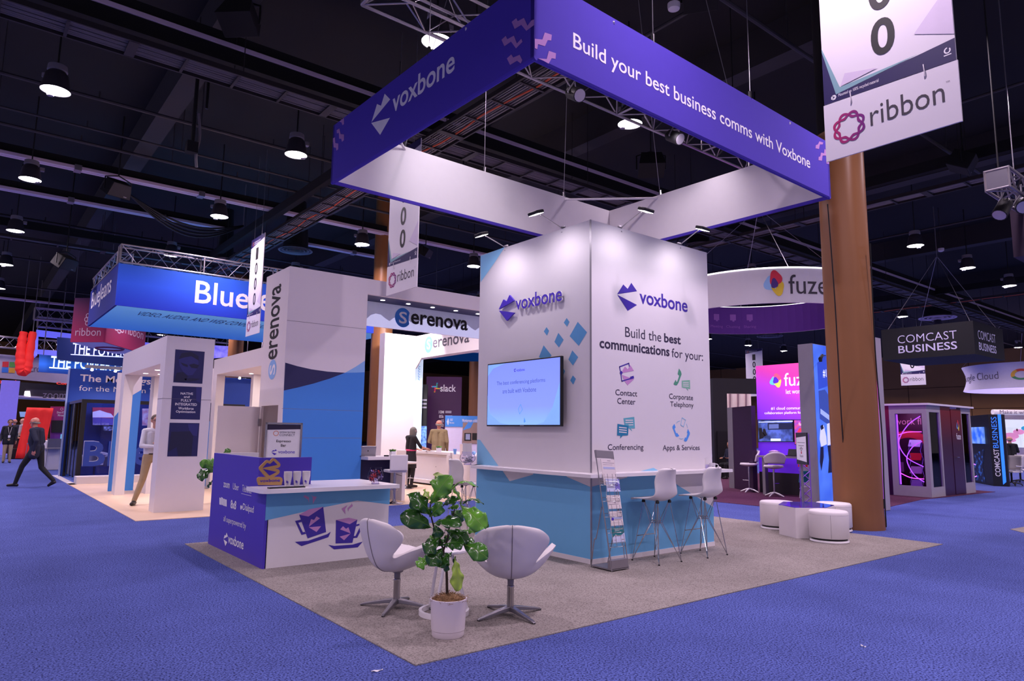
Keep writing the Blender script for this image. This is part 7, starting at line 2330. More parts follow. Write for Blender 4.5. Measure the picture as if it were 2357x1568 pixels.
# zigzag rack
zk = thing('folding_rack', 'violet folding lattice rack behind the small upright sign', 'rack', (15.6, 8.6, .008))
a, b = Vector((14.145, 7.811, 0.126)), Vector((14.319, 7.673, 0.129))
a.z = b.z = .01
PURPLE_LIT_METAL = mat('purple_lit_metal', '9a6ae0', .35, .5)  # purple light falling on the lattice, put into the metal's colour
for s in (0, 1):
    m = MB()
    for k in range(8):
        z = .05 + .19 * k
        p, q = (a, b) if (k + s) % 2 else (b, a)
        m.tube([p + Vector((.04 * s, .04 * s, z)), q + Vector((.04 * s, .04 * s, z + .19))], .010, 6)
    part('lattice', m, PURPLE_LIT_METAL, zk)
for p in (a, b):
    part('upright', MB().tube([p, p + Vector((0, 0, 1.6))], .012, 6), PURPLE_LIT_METAL, zk)
for k in range(4):
    part('literature', MB().obox(tuple(a.lerp(b, .5) + Vector((.06, .06, .35 + .33 * k))), (.2, .015, .26), (.35, 0, -.7)), [PAPER, TEAL_P, RED, PAPER_B][k], zk)
area_light('purple_wash', (16.6, 9.3, 3.2), .8, 30, (.55, .25, 1), (16.0, 9.6, 0))

# glazed booth with neon loops
GW = mat('grey_white_frame', 'a39ca6', .5)
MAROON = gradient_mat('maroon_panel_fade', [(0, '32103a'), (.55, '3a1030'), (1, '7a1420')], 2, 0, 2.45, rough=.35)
pb = thing('glazed_booth', 'maroon and white booth with glowing purple loops in its windows, right of the brown column', 'booth', (19.98, 7.42, .008))
H9 = 2.42
part('roof', MB().box((19.9, 7.34, H9), (23.2, 10.3, H9 + .05)), mat('white_roof_edge', 'e8e0ea', .4), pb)
x0, y0 = 19.98, 7.42
# left (facing -x) wall: white framed window then maroon panel
part('window_frame', MB().box((x0, y0, .008), (x0 + .12, y0 + .12, H9)).box((x0, y0 + .12, .008), (x0 + .1, y0 + .80, .28)).box((x0, y0 + .12, H9 - .22), (x0 + .1, y0 + .80, H9)).box((x0, y0 + .80, .008), (x0 + .1, y0 + .95, H9)), GW, pb)
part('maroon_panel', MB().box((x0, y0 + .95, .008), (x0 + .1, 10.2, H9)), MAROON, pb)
# front (facing -y) wall
part('window_frame', MB().box((x0 + .12, y0, .008), (x0 + .92, y0 + .1, .26)).box((x0 + .12, y0, H9 - .18), (x0 + .92, y0 + .1, H9)).box((x0 + .84, y0, .26), (x0 + .92, y0 + .1, H9 - .18)).box((x0 + .12, y0, .26), (x0 + .16, y0 + .1, H9 - .18)), GW, pb)
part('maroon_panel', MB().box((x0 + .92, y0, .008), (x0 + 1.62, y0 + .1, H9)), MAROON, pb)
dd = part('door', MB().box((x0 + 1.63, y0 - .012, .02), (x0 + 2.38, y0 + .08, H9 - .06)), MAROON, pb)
f742 = FY(y0 - .012)
part('handle', MB().tube([(x0 + 1.74, y0 - .012, 1.03), (x0 + 1.74, y0 - .06, 1.03), (x0 + 1.90, y0 - .06, 1.03)], .012, 6), CHROME, dd)
m = MB().text(f742, 'fuze', (x0 + 1.92, 1.52, x0 + 2.25, 1.70), .004, 0, bold=.006)
part('door_lettering', m, PRINT_WHITE, dd)
m = MB()
drop(m, f742, x0 + 2.05, 1.90, .06, .10, 2, .004, 0)
drop(m, f742, x0 + 2.12, 1.87, .06, .10, 4, .005, 1)
drop(m, f742, x0 + 2.09, 1.96, .06, .10, .5, .006, 2)
drop(m, f742, x0 + 2.085, 1.91, .04, .06, 1, .007, 3)
part('door_mark', m, [mat('drop_sky_b', '6aa8e0', .6), mat('drop_yellow_b', 'd8c040', .6), mat('drop_red_b', 'c83040', .6), mat('drop_dark_b', '38124a', .6)], dd)
part('window_frame', MB().box((x0 + 2.40, y0, .008), (x0 + 3.15, y0 + .1, .30)).box((x0 + 2.40, y0, H9 - .16), (x0 + 3.15, y0 + .1, H9)).box((x0 + 2.40, y0, .3), (x0 + 2.46, y0 + .1, H9 - .16)).box((x0 + 3.05, y0, .3), (x0 + 3.15, y0 + .1, H9 - .16)), GW, pb)
BG = glass_mat('booth_glass', 'e0d0ec', .15, .02)
part('window_glass', MB().box((x0 + .04, y0 + .12, .28), (x0 + .05, y0 + .80, H9 - .22)), BG, pb)
part('window_glass', MB().box((x0 + .16, y0 + .04, .26), (x0 + .84, y0 + .05, H9 - .18)), BG, pb)
part('window_glass', MB().box((x0 + 2.46, y0 + .04, .3), (x0 + 3.05, y0 + .05, H9 - .16)), BG, pb)
NEON = mat('violet_neon', 'b060ff', .4, emit=3.0, emit_colour='a858ff')
NEONP = mat('pink_neon', 'f060e0', .4, emit=3.0, emit_colour='f060e0')
def loop(P, m_, r=.012):
    part('neon_loop', MB().tube(bez(P, 10), r, 6), m_, pb)
xg = x0 + .09
def W(px, py):
    return (px, py)
loop([(20.08, 7.616, 2.127), (20.08, 7.947, 1.879), (20.08, 8.195, 1.428), (20.08, 8.015, 1.022), (20.08, 7.617, 0.793)], NEON)
loop([(20.09, 8.196, 1.626), (20.09, 7.962, 1.7), (20.09, 7.613, 1.711)], NEONP)
loop([(20.09, 7.62, 1.456), (20.09, 7.869, 1.292), (20.09, 8.022, 0.969), (20.09, 7.878, 0.587), (20.09, 7.629, 0.393)], NEON)
loop([(20.09, 8.205, 0.596), (20.09, 7.951, 0.487), (20.09, 7.624, 0.471)], NEONP)
loop([(20.364, 7.52, 2.231), (20.657, 7.52, 2.122), (20.764, 7.52, 1.692), (20.806, 7.52, 1.156), (20.386, 7.52, 0.791)], NEON)
loop([(20.383, 7.52, 1.556), (20.637, 7.52, 1.477), (20.716, 7.52, 1.157)], NEON)
loop([(20.684, 7.52, 0.327), (20.553, 7.52, 0.218), (20.338, 7.52, 0.253)], NEON)
loop([(23.144, 7.52, 0.984), (23.301, 7.52, 0.847), (23.556, 7.52, 0.785)], NEON)
loop([(23.105, 7.52, 0.536), (23.376, 7.52, 0.442), (23.594, 7.52, 0.455)], NEON)
for a_, b_ in (((x0 + .83, y0 + .09, .28), (x0 + .83, y0 + .09, H9 - .2)), ((x0 + 3.03, y0 + .09, .32), (x0 + 3.03, y0 + .09, H9 - .18)), ((x0 + .09, y0 + .78, .3), (x0 + .09, y0 + .78, H9 - .24))):
    part('neon_tube', MB().tube([a_, b_], .016, 6), NEON, pb)
part('back_panel', MB().box((20.4, 9.0, .008), (23.0, 9.05, H9)), mat('lilac_back', 'b888b4', .5, vary=.1, scale=1.2), pb)
part('inner_panel', MB().box((21.0, 7.6, .008), (21.05, 9.0, H9)), mat('dark_maroon_back', '3a1020', .5), pb)
part('inner_lettering', MB().text(FX(21.0), 'let work flow', (-8.95, 1.92, -7.62, 2.1), .004), mat('pinkish_letters', 'c89aa0', .6), pb)
part('red_arch', MB().ring(FX(21.0), -8.3, 1.25, .62, .50, .2, .006, 0, 26, 20, 170), mat('red_print', 'd8383c', .5), pb)
area_light('booth_inside', (20.5, 8.2, 2.35), .3, 14, (.9, .5, .9), (20.5, 8.2, 0))
t = thing('literature_rack', 'silver zigzag literature rack inside the glazed booth', 'rack', (20.5, 7.95, .008))
for s in (0, .3):
    part('zigzag', MB().tube([(20.45, 7.75 + s + .06 * (k % 2), .1 + .22 * k) for k in range(7)], .012, 6), CHROME, t)
for k in range(4):
    part('tray', MB().obox((20.48, 7.95, .32 + .36 * k), (.02, .3, .22), (0, .6, 0)), [PAPER_B, PAPER, RED, PAPER_B][k], t)
t = thing('chair', 'pale backed chair inside the glazed booth', 'chair', (20.42, 8.45, .008))
part('backrest', MB().box((20.4, 8.25, .62), (20.43, 8.6, .88)), mat('pinkish_chair', 'c8a8a4', .6), t)
part('seat', MB().box((20.4, 8.25, .44), (20.75, 8.6, .48)), BLACK, t)
for dx in (.02, .33):
    for dy in (.02, .33):
        part('leg', MB().box((20.4 + dx, 8.25 + dy, .008), (20.42 + dx, 8.27 + dy, .44)), BLACK, t)

# black hanging box banner and kiosk
BLK = mat('black_banner_fabric', '0b0c14', .8)
cb_ = thing('hanging_banner', 'black hanging box banner with thin and bold white capitals', 'hanging sign', (27.65, 8.57, 4.5))
part('box', MB().box((27.65, 8.57, 4.5), (30.75, 11.68, 5.69)), BLK, cb_)
fcx, fcy = FX(27.65), FY(8.57)
m = MB()
m.text(fcx, 'COMCAST', (-11.099, 5.101, -9.1, 5.401), .01, 0, bold=-.012)
m.text(fcx, 'BUSINESS', (-11.096, 4.724, -9.112, 5.007), .01, 0, bold=.012)
m.text(fcy, 'COMCAST', (28.029, 5.076, 29.833, 5.395), .01, 0, bold=-.012)
m.text(fcy, 'BUSINESS', (28.047, 4.679, 29.829, 4.962), .01, 0, bold=.012)
part('lettering', m, mat('lilac_white_print', 'c8c2e4', .6, emit=.12), cb_)
for x, y in ((27.8, 8.7), (27.8, 11.5), (30.6, 8.7), (30.6, 11.5)):
    part('suspension_wire', MB().tube([(x, y, 5.69), (29.2, 10.1, 8.6)], .010, 5), SILVER, cb_)
part('hanger', MB().tube([(29.2, 10.1, 8.6), (29.2, 10.1, 10.6)], .015, 6), SILVER, cb_)
kk = thing('kiosk', 'black kiosk with a blue lit edge and capitals reading upwards, right of the glazed booth', 'kiosk', (27.0, 8.05, 0))
part('body', MB().prism(fh, [(28.8, 9.35), (26.95, 8.12), (27.1, 7.72), (27.4, 7.78), (28.9, 9.0)], 0, 2.36), mat('black_kiosk_laminate', '14141c', .45), kk)
fk1 = Fr((26.95, 8.12, 0), (.118, -.333, 0))
fk0 = Fr((28.8, 9.35, 0), (-1.85, -1.23, 0))
part('screen', MB().prism(fk0, [(.35, 1.38), (1.75, 1.38), (1.75, 1.95), (.35, 1.95)], .0, .05, 0), mat('lit_blue_kiosk_screen', '2a6af0', .4, emit=.6, second='8ab8ff', second_scale=3), kk)
part('light_pattern', MB().flat(fk0, [(.4, .1), (1.5, .05), (1.3, .6), (1.6, 1.2), (.5, 1.0)], .006), mat('blue_streak_print', '101a3c', .5, emit=.2, second='3a78e0', second_scale=7, second_lo=.55, second_hi=.75), kk)
part('lit_edge', MB().prism(fk1, [(.26, .06), (.35, .15), (.35, 2.36), (.26, 2.36)], 0, .03), mat('lit_blue_edge', '2f7cff', .4, emit=1.0), kk)
part('lettering', MB().text(fk1, 'COMCAST', (.07, .32, .22, 1.22), .006, 0, bold=.02, turn=True), PRINT_WHITE, kk)
part('lettering', MB().text(fk1, 'BUSINESS', (.07, 1.25, .22, 2.28), .006, 0, bold=-.0, turn=True), mat('lit_blue_letters', '3a80ff', .4, emit=.7), kk)

# cloud company round banner
c = Vector((63.071, 16.04, 6.236))
gg = thing('ring_banner', 'large white round hanging banner with a coloured cloud mark at the right edge', 'hanging sign', tuple(c))
Rg = 4.35
def drum(u, v):
    a = math.pi * 2 * u
    r = Rg * (1 - .06 * math.sin(math.pi * v))
    return (c.x + r * math.cos(a), c.y + r * math.sin(a), 5.2 + 1.85 * v)
part('band', MB().surf(drum, 64, 8, closed=True), mat('pale_violet_white_fabric', 'd9d2ea', .8), gg)
part('inner_lining', MB().surf(lambda u, v: tuple(Vector((c.x, c.y, 0)) + (Vector(drum(u, v)) - Vector((c.x, c.y, 0))) * 1.0 - Vector((.06 * math.cos(6.283 * u), .06 * math.sin(6.283 * u), 0))), 64, 3, closed=True), mat('lit_lilac_lining', 'd8c8ff', .8, emit=.5), gg)
am = math.degrees(math.atan2(-c.y, -c.x))
def on_drum(mb, body, a0, a1, z0, z1, mm=0, bold=0):
    V, Fc = text_geo(body, bold)
    xs = [v[0] for v in V]; ys = [v[1] for v in V]
    P = []
    for x, y in V:
        u = (x - min(xs)) / (max(xs) - min(xs)); w = (y - min(ys)) / (max(ys) - min(ys))
        z = z0 + (z1 - z0) * w
        a = math.radians(a0 + (a1 - a0) * u)
        r = Rg * (1 - .06 * math.sin(math.pi * (z - 5.2) / 1.85)) + .02
        P.append((c.x + r * math.cos(a), c.y + r * math.sin(a), z))
    mb.add(P, Fc, mm)
m = MB()
on_drum(m, 'Google Cloud', am - 86, am - 27, 5.75, 6.45, 0, -.006)
part('lettering', m, mat('slate_lettering', '5a5268', .6), gg)
m = MB()
for k, (a0, a1, z0, rr) in enumerate(((20, 120, 0, 0), (120, 200, 0, 1), (200, 300, 0, 2))):
    vs, fs = [], []
    for i in range(15):
        t_ = math.radians(a0 + (a1 - a0) * i / 14)
        for q in (.62, 1.0):
            aa = math.radians(am - 7 + 9 * q * math.cos(t_))
            z = 6.12 + .55 * q * math.sin(t_) * (.8 if k != 2 else .65)
            r = Rg * (1 - .06 * math.sin(math.pi * (z - 5.2) / 1.85)) + .025
            vs.append((c.x + r * math.cos(aa), c.y + r * math.sin(aa), z))
    for i in range(14):
        fs.append((2 * i, 2 * i + 2, 2 * i + 3, 2 * i + 1))
    m.add(vs, fs, k)
part('cloud_mark', m, [mat('cloud_red', 'd8503c', .6), mat('cloud_yellow', 'e8b040', .6), mat('cloud_green', '3a8a5a', .6)], gg)
for k in range(4):
    a = k * 1.57 + .4
    part('suspension_wire', MB().tube([(c.x + Rg * math.cos(a), c.y + Rg * math.sin(a), 7.05), (c.x + Rg * .3 * math.cos(a), c.y + Rg * .3 * math.sin(a), 10.6)], .015, 5), SILVER, gg)
# booth under it
rl = thing('roller_sign', 'white cylinder sign with grey lettering above the far right booth', 'sign', (46.963, 13.925, 3.117))
a, b = Vector((46.986, 13.912, 3.092)), Vector((48.571, 12.649, 3.093))
part('cylinder', MB().tube([a, b], .16, 14), mat('lit_white_cylinder', 'f4e6ec', .5, emit=.3), rl)
f_ = Fr((a.x, a.y, a.z), (b - a).xy.to_3d())
part('lettering', MB().text(f_, 'Make it with', (.3, -.10, 2.0, .12), .17), mat('grey_lilac_print', '8a7a98', .6), rl)
for k, p in enumerate((a, b)):
    part('post', MB().tube([p + Vector((.1, 0, -.15)), Vector((p.x + .1, p.y, 0))], .03, 6), SILVER, rl)
lv = thing('display_stand', 'far right booth wall with white louvres and a bright leaf picture', 'display wall', (49.341, 13.807, 0.289))
a, b = Vector((48.564, 14.008, 2.725)), Vector((49.923, 12.921, 2.747))
f_ = Fr((a.x, a.y, 0), (b - a).xy.to_3d())
L = (b - a).xy.length
part('panel', MB().prism(f_, [(0, 0), (L, 0), (L, a.z + .35), (0, a.z + .35)], -.2, -.05), mat('lilac_white_panel', 'cfc2dc', .6), lv)
for k in range(5):
    part('louvre', MB().prism(f_, [(0, a.z - .02 + .08 * k), (L, a.z - .02 + .08 * k), (L, a.z + .04 + .08 * k), (0, a.z + .04 + .08 * k)], -.05, .03), mat_louvre if k else globals().setdefault('mat_louvre', mat('white_louvre', 'd8ccd8', .5)), lv)
zs0, zs1 = (49.269, 13.732, 1.061)[2], (49.109, 13.567, 2.76)[2] - .03
m = MB().rect(f_, .1, zs0, L, zs1, .02, 0)
for k, (u, v, ru, rv, ci) in enumerate(((.5, .4, .5, .2, 1), (1.0, .55, .35, .16, 1), (1.55, .68, .4, .16, 2), (1.65, .25, .4, .17, 2), (.9, .62, .05, .08, 3), (.4, .25, .4, .12, 1))):
    m.disc(f_, u, zs0 + (zs1 - zs0) * v, ru, rv, .03 + .004 * k, ci, 18)
part('picture', m, [mat('lit_pale_picture_b', 'e8f0fa', .4, emit=.6), mat('lit_pink_leaf', 'f09ad0', .4, emit=.5), mat('lit_cyan_leaf', '3aa8d8', .4, emit=.5), mat('dark_red_leaf', '7a2040', .4)], lv)
P = (30.787, 8.601, 0)
t = thing('meeting_table', 'white table under the bright leaf picture at the far right', 'table', (P[0], P[1], 0), -.9, local=True)
part('top', MB().box((-.8, -.4, .72), (2.2, .4, .76)), WHITE, t)
for x in (-.75, 2.1):
    part('leg', MB().box((x, -.35, 0), (x + .05, .35, .72)), GREY_METAL, t)
def office_chair(P, rz, tx):
    t = thing('office_chair', tx, 'chair', P, rz, local=True)
    part('seat', MB().box((-.24, -.24, .43), (.24, .24, .49)), WHITE_PLASTIC, t, bevel=.02)
    part('backrest', MB().surf(lambda u, v: ((u - .5) * .46, -.24 - .06 * v + .05 * (2 * u - 1) ** 2, .52 + .48 * v), 8, 6), WHITE_PLASTIC, t, solid=.03)
    for s in (-1, 1):
        part('armrest', MB().tube([(s * .24, -.1, .45), (s * .29, -.1, .64), (s * .28, .15, .66)], .02, 6), WHITE_PLASTIC, t)
    part('post', MB().lathe([(.03, .1), (.03, .43)], n=10), BLACK, t)
    for k in range(5):
        a = k * 1.2566
        part('leg', MB().tube([(0, 0, .12), (.27 * math.cos(a), .27 * math.sin(a), .06), (.28 * math.cos(a), .28 * math.sin(a), .0)], .02, 6), BLACK, t)
office_chair((29.812, 8.137, 0), -.9, 'white office chair at the far right edge of the view')
office_chair((27.847, 7.852, 0), 1.2, 'white office chair left of the one at the right edge')
solo('laptop', MB().obox((0, 0, .1), (.34, .02, .22), (.3, 0, -.6)).obox((.1, .1, .01), (.34, .24, .02), (0, 0, -.6)), SILVER, 'grey laptop on the white table at the far right', 'laptop', loc=(P[0] + .3, P[1] - .1, .76), local=True)
solo('black_cabinet', MB().box((P[0] - .9, P[1] + .2, 0), (P[0] - .2, P[1] + .9, .9)), BLACK, 'black cabinet behind the blue lit kiosk', 'cabinet', loc=(P[0] - .5, P[1] + .5, 0))
solo('booth_carpet', MB().prism(fh, [(14.362, 4.134, 0)[:2], (13.999, 3.82, 0)[:2], (15.228, 3.763, 0)[:2], (15.398, 4.059, 0)[:2]], 0, .006), CARPET_GREY, 'corner of a pale grey carpet at the right edge of the blue floor', 'carpet', loc=(14.396, 4.049, 0))

# dark booth left of the pink wall
db = thing('dark_booth', 'dark booth with a pale ribbed interior, between the white tower and the plum panel', 'booth', (22.3, 15.2, 0))
a, b, c_ = Vector((22.118, 15.546, 3.738)), Vector((22.535, 15.222, 3.695)), Vector((23.584, 14.42, 3.5))
for nm, p, q, zlo, zhi, mm in (('side', a, b, 0, None, BLACK), ('header', b, c_, (22.949, 14.989, 3.13)[2], None, BLACK)):
    f_ = Fr((p.x, p.y, 0), (q - p).xy.to_3d())
    L = (q - p).xy.length
    part(nm, MB().prism(f_, [(0, zlo), (L, zlo), (L, b.z), (0, b.z)], -.3, 0), mat('charcoal_booth_%s' % nm, '1c1a20', .6), db)
f_ = Fr((b.x, b.y, 0), (c_ - b).xy.to_3d())
L = (c_ - b).xy.length
part('interior', MB().prism(f_, [(0, 0), (L, 0), (L, b.z - .3), (0, b.z - .3)], -1.2, -1.1), mat('lit_pinkish_interior', 'f0d4d8', .6, emit=.35), db)
for k in range(4):
    part('rib', MB().prism(f_, [(L * (.08 + .24 * k), 1.9), (L * (.12 + .24 * k), 1.9), (L * (.16 + .24 * k), b.z - .35), (L * (.10 + .24 * k), b.z - .35)], -1.1, -1.05), mat('pink_rib', 'd0b0b4', .6), db)
part('cupboard', MB().prism(Fr((a.x, a.y, 0), (b - a).xy.to_3d()), [(.1, 0), ((b - a).xy.length, 0), ((b - a).xy.length, 1.7), (.1, 1.7)], .02, .1), BLACK, db)
part('door_edge', MB().box((b.x - .03, b.y - .1, 0), (b.x + .02, b.y - .05, 1.75)), PORTAL, db)

# right edge truss with lamps and dark banner
p0 = Vector((11.962, 3.242, 5.314))
truss('rig_truss', (p0.x, p0.y, p0.z), (p0.x + 6, p0.y, p0.z), .30, .30, 'silver lattice truss end with lamps at the right edge', r=.025)
solo('end_plate', MB().box((p0.x - .012, p0.y - .17, p0.z - .02), (p0.x, p0.y + .17, p0.z + .32)), SILVER, 'plate closing the end of the right edge truss', 'plate', loc=tuple(p0))
par_lamp(tuple(p0 + Vector((.35, .05, -.22))), tuple(p0 + Vector((-1, .5, -2))), 'black stage lamp under the right edge truss, left of two')
par_lamp(tuple(p0 + Vector((.75, -.1, -.12))), tuple(p0 + Vector((-.6, -.6, -.9))), 'black stage lamp on the right edge truss facing the viewer, right of two')
solo('hoist_wire', MB().tube([p0 + Vector((.1, 0, .3)), Vector((p0.x + .1, p0.y, 10.6))], .012, 6), BLACK, 'hoist wire holding the right edge truss', 'hoist wire', loc=tuple(p0 + Vector((0, 0, .3))))
p1 = Vector((13.656, 3.561, 4.616))
o = solo('dark_banner', MB().box((p1.x, p1.y - 1.2, p1.z), (p1.x + .06, p1.y, p1.z + .82)).box((p1.x, p1.y - 1.2, p1.z - .02), (p1.x + 1.2, p1.y, p1.z)), mat('dark_plum_banner', '3a2a3c', .8), 'dark plum banner hanging under the right edge truss', 'hanging sign', loc=tuple(p1))
hang(o, [(p1.x + .03, p1.y - .1, p1.z + .8), (p1.x + .03, p1.y - 1.1, p1.z + .8)])

# ---------------------------------------------------------------- people
SKIN_A, SKIN_B, SKIN_C = mat('skin_fair', 'cf9a84', .55, vary=.05), mat('skin_ruddy', 'c88470', .55, vary=.05), mat('skin_tan', 'b07a5c', .55, vary=.05)
CLOTH = {}


def cloth(c, name):
    if name not in CLOTH:
        CLOTH[name] = mat(name, c, .85, vary=.14, scale=9, bump=.12, bump_scale=60)
    return CLOTH[name]


def person(text, P, rz, mats, pose=None, scale=1.0, hair=None, jacket=False, sit=False):
    """one continuous body: tapered limbs and torso joined by a voxel remesh, coloured by body region.
    mats: skin, top, bottom, shoes; x = the person's right, y = forward"""
    J = dict(pel=(0, 0, .95), chest=(0, .0, 1.28), neck=(0, .005, 1.47), head=(0, .03, 1.635),
             hipL=(-.09, 0, .92), kneeL=(-.10, .03, .50), ankL=(-.10, -.02, .085), toeL=(-.12, .15, .035),
             hipR=(.09, 0, .92), kneeR=(.10, .03, .50), ankR=(.10, -.02, .085), toeR=(.12, .15, .035),
             shL=(-.185, -.005, 1.425), elL=(-.245, -.03, 1.13), wrL=(-.25, .07, .89),
             shR=(.185, -.005, 1.425), elR=(.245, -.03, 1.13), wrR=(.25, .07, .89))
    J.update(pose or {})
    V = {k: Vector(v) for k, v in J.items()}
    C = []          # (a, b, ra, rb, region)
    def cap(a, b, ra, rb, reg):
        C.append((Vector(a), Vector(b), ra, rb, reg))
    pel, ch, nk, hd = V['pel'], V['chest'], V['neck'], V['head']
    e = .012 if jacket else 0
    for s in (-1, 1):
        o = Vector((s * .062, 0, 0))
        cap(pel + o * 1.15, ch + o * 1.35 - Vector((0, 0, .12)), .108, .112 + e, 1)
        cap(ch + o * 1.35 - Vector((0, 0, .12)), ch + o * 1.5 + Vector((0, 0, .09)), .112 + e, .088 + e, 1)
        if jacket:
            cap(pel + o * 1.3 + Vector((0, 0, .05)), pel + o * 1.5 - Vector((0, 0, .14)), .118, .115, 1)
        cap(pel + o, pel + o * 1.3 - Vector((0, 0, .06)), .112, .108, 2)
    for k in 'LR':
        s = -1 if k == 'L' else 1
        sh, el, wr = V['sh' + k], V['el' + k], V['wr' + k]
        cap(ch + Vector((0, 0, .15)), sh, .075, .062 + e, 1)
        cap(nk - Vector((0, 0, .05)), sh, .055, .050, 1)
        cap(sh, el, .058 + e, .046 + e, 1)
        cap(el, wr, .045 + e * .7, .030 + e * .6, 3 if mats.get('bare_arms') else 1)
        d = (wr - el).normalized()
        x = d.cross(Vector((0, 1, 0)))
        x = x.normalized() if x.length > .2 else Vector((1, 0, 0))
        y = d.cross(x)
        pe = wr + d * .085
        for f in range(4):
            q = (f - 1.5) * .019
            base = wr + d * .075 + y * q
            cap(wr + y * q * .7, base, .017, .0125, 3)
            L = (.062, .075, .070, .054)[f]
            mid = base + d * L * .6 + x * .008
            cap(base, mid, .0105, .0095, 3)
            cap(mid, mid + d * L * .4 + x * .018, .0095, .008, 3)
        th = wr + d * .03 + y * .03
        cap(wr + d * .02 + y * .012, th, .014, .012, 3)
        cap(th, th + d * .045 + y * .018 + x * .012, .012, .009, 3)
        hp, kn, an, to = V['hip' + k], V['knee' + k], V['ank' + k], V['toe' + k]
        cap(hp, kn, .096, .064, 2)
        cap(kn, kn.lerp(an, .35), .062, .060, 2)
        cap(kn.lerp(an, .35), an, .058, .046, 2)
        heel = an + (an - to).normalized() * .05
        heel.z = min(an.z, to.z + max(0, an.z - .085)) - .0
        cap(an + Vector((0, 0, -.03)), to, .043, .034, 4)
        cap(Vector((heel.x, heel.y, an.z - .045)), to, .038, .032, 4)
    cap(nk - Vector((0, 0, .06)), hd - Vector((0, .02, .06)), .056, .054, 0)
    cap(hd + Vector((0, -.018, .035)), hd + Vector((0, .010, .03)), .090, .086, 0)
    cap(hd + Vector((0, .012, -.03)), hd + Vector((0, .040, -.085)), .072, .043, 0)
    cap(hd + Vector((0, .085, .02)), hd + Vector((0, .112, -.022)), .013, .018, 0)
    cap(hd + Vector((-.022, .078, -.062)), hd + Vector((.022, .078, -.062)), .012, .012, 0)
    for s in (-1, 1):
        cap(hd + Vector((s * .086, -.005, .02)), hd + Vector((s * .086, .0, -.02)), .020, .014, 0)
        cap(hd + Vector((s * .03, .076, .038)), hd + Vector((s * .05, .066, .036)), .013, .012, 0)
    m = MB()
    for a, b, ra, rb, _ in C:
        d = (b - a)
        L = d.length
        q = d.normalized() if L > 1e-6 else Vector((0, 0, 1))
        pts = [a - q * ra * t for t in (.98, .7, .35)] + [a] + [a.lerp(b, .5)] + [b] + [b + q * rb * t for t in (.35, .7, .98)]
        rr = [ra * (1 - t * t) ** .5 for t in (.98, .7, .35)] + [ra, (ra + rb) / 2, rb] + [rb * (1 - t * t) ** .5 for t in (.35, .7, .98)]
        m.tube(pts, rr, 12)
    me = m.mesh('person_body')
    tmp = bpy.data.objects.new('body_source', me)
    COL.objects.link(tmp)
    k = tmp.modifiers.new('r', 'REMESH'); k.mode = 'VOXEL'; k.voxel_size = .0085
    k = tmp.modifiers.new('s', 'SMOOTH'); k.iterations = 3; k.factor = .5
    dg = bpy.context.evaluated_depsgraph_get()
    body = bpy.data.meshes.new_from_object(tmp.evaluated_get(dg))
    bpy.data.objects.remove(tmp)
    n = len(body.polygons)
    cen = np.empty(n * 3)
    body.polygons.foreach_get('center', cen)
    cen = cen.reshape(-1, 3)
    best, reg = np.full(n, 9.0), np.zeros(n, int)
    for a, b, ra, rb, r in C:
        a_, d_ = np.array(a), np.array(b - a)
        t = np.clip(((cen - a_) @ d_) / max(1e-9, d_ @ d_), 0, 1)
        ds = np.linalg.norm(cen - a_ - t[:, None] * d_, axis=1) - (ra + (rb - ra) * t)
        u = ds < best
        best[u], reg[u] = ds[u], r
    if jacket is False:
        low = (reg == 1) & (cen[:, 2] < pel.z + .03) & (np.abs(cen[:, 0]) < .25)
        reg[low & (np.linalg.norm(cen[:, :2] - np.array(pel)[:2], axis=1) < .2)] = 2
    idx = np.array([0, 1, 2, 0, 3])[reg]
    body.polygons.foreach_set('material_index', idx.astype(np.int32))
    body.polygons.foreach_set('use_smooth', np.ones(n, bool))
    for q in ('skin', 'top', 'bottom', 'shoes'):
        body.materials.append(mats[q])
    t = thing('person', text, 'person', P, rz, local=True)
    t.scale = (scale,) * 3
    o = bpy.data.objects.new('body', body)
    COL.objects.link(o)
    o.parent = t
    body.name = 'body'
    for s in (-1, 1):
        part('eye', MB().ball(tuple(hd + Vector((s * .033, .083, .012))), (.011, .006, .007), 8), BLACK, t)
    if hair:
        kind, hm = hair
        h = MB()
        def capf(lo, drop, wid=1.0):
            def fn(u, v):
                a = 2 * math.pi * u
                back = .5 - .5 * math.sin(a)
                z = .135 - (.135 + lo + drop * back) * v
                zz = max(-.02, z)
                r = math.sqrt(max(.0, 1 - ((zz - .03) / .108) ** 2)) if z > .03 else 1.0
                return tuple(hd + Vector((.098 * r * math.cos(a) * (wid if z < 0 else 1), -.014 + .105 * r * math.sin(a) * (.92 if math.sin(a) > 0 else 1.02), z)))
            return fn
        if kind == 'short':
            h.surf(capf(-.055, .09), 24, 10, closed=True)
        elif kind == 'long':
            h.surf(capf(-.05, .52, 1.12), 26, 16, closed=True)
        elif kind == 'fringe':
            for s in (-1, 1):
                h.tube([hd + Vector((s * .092, .01, -.01)), hd + Vector((s * .085, -.05, .0)), hd + Vector((s * .04, -.10, -.015)), hd + Vector((0, -.105, -.02))], [.012, .02, .024, .024], 8)
        part('hair', h, hm, t)
    return t


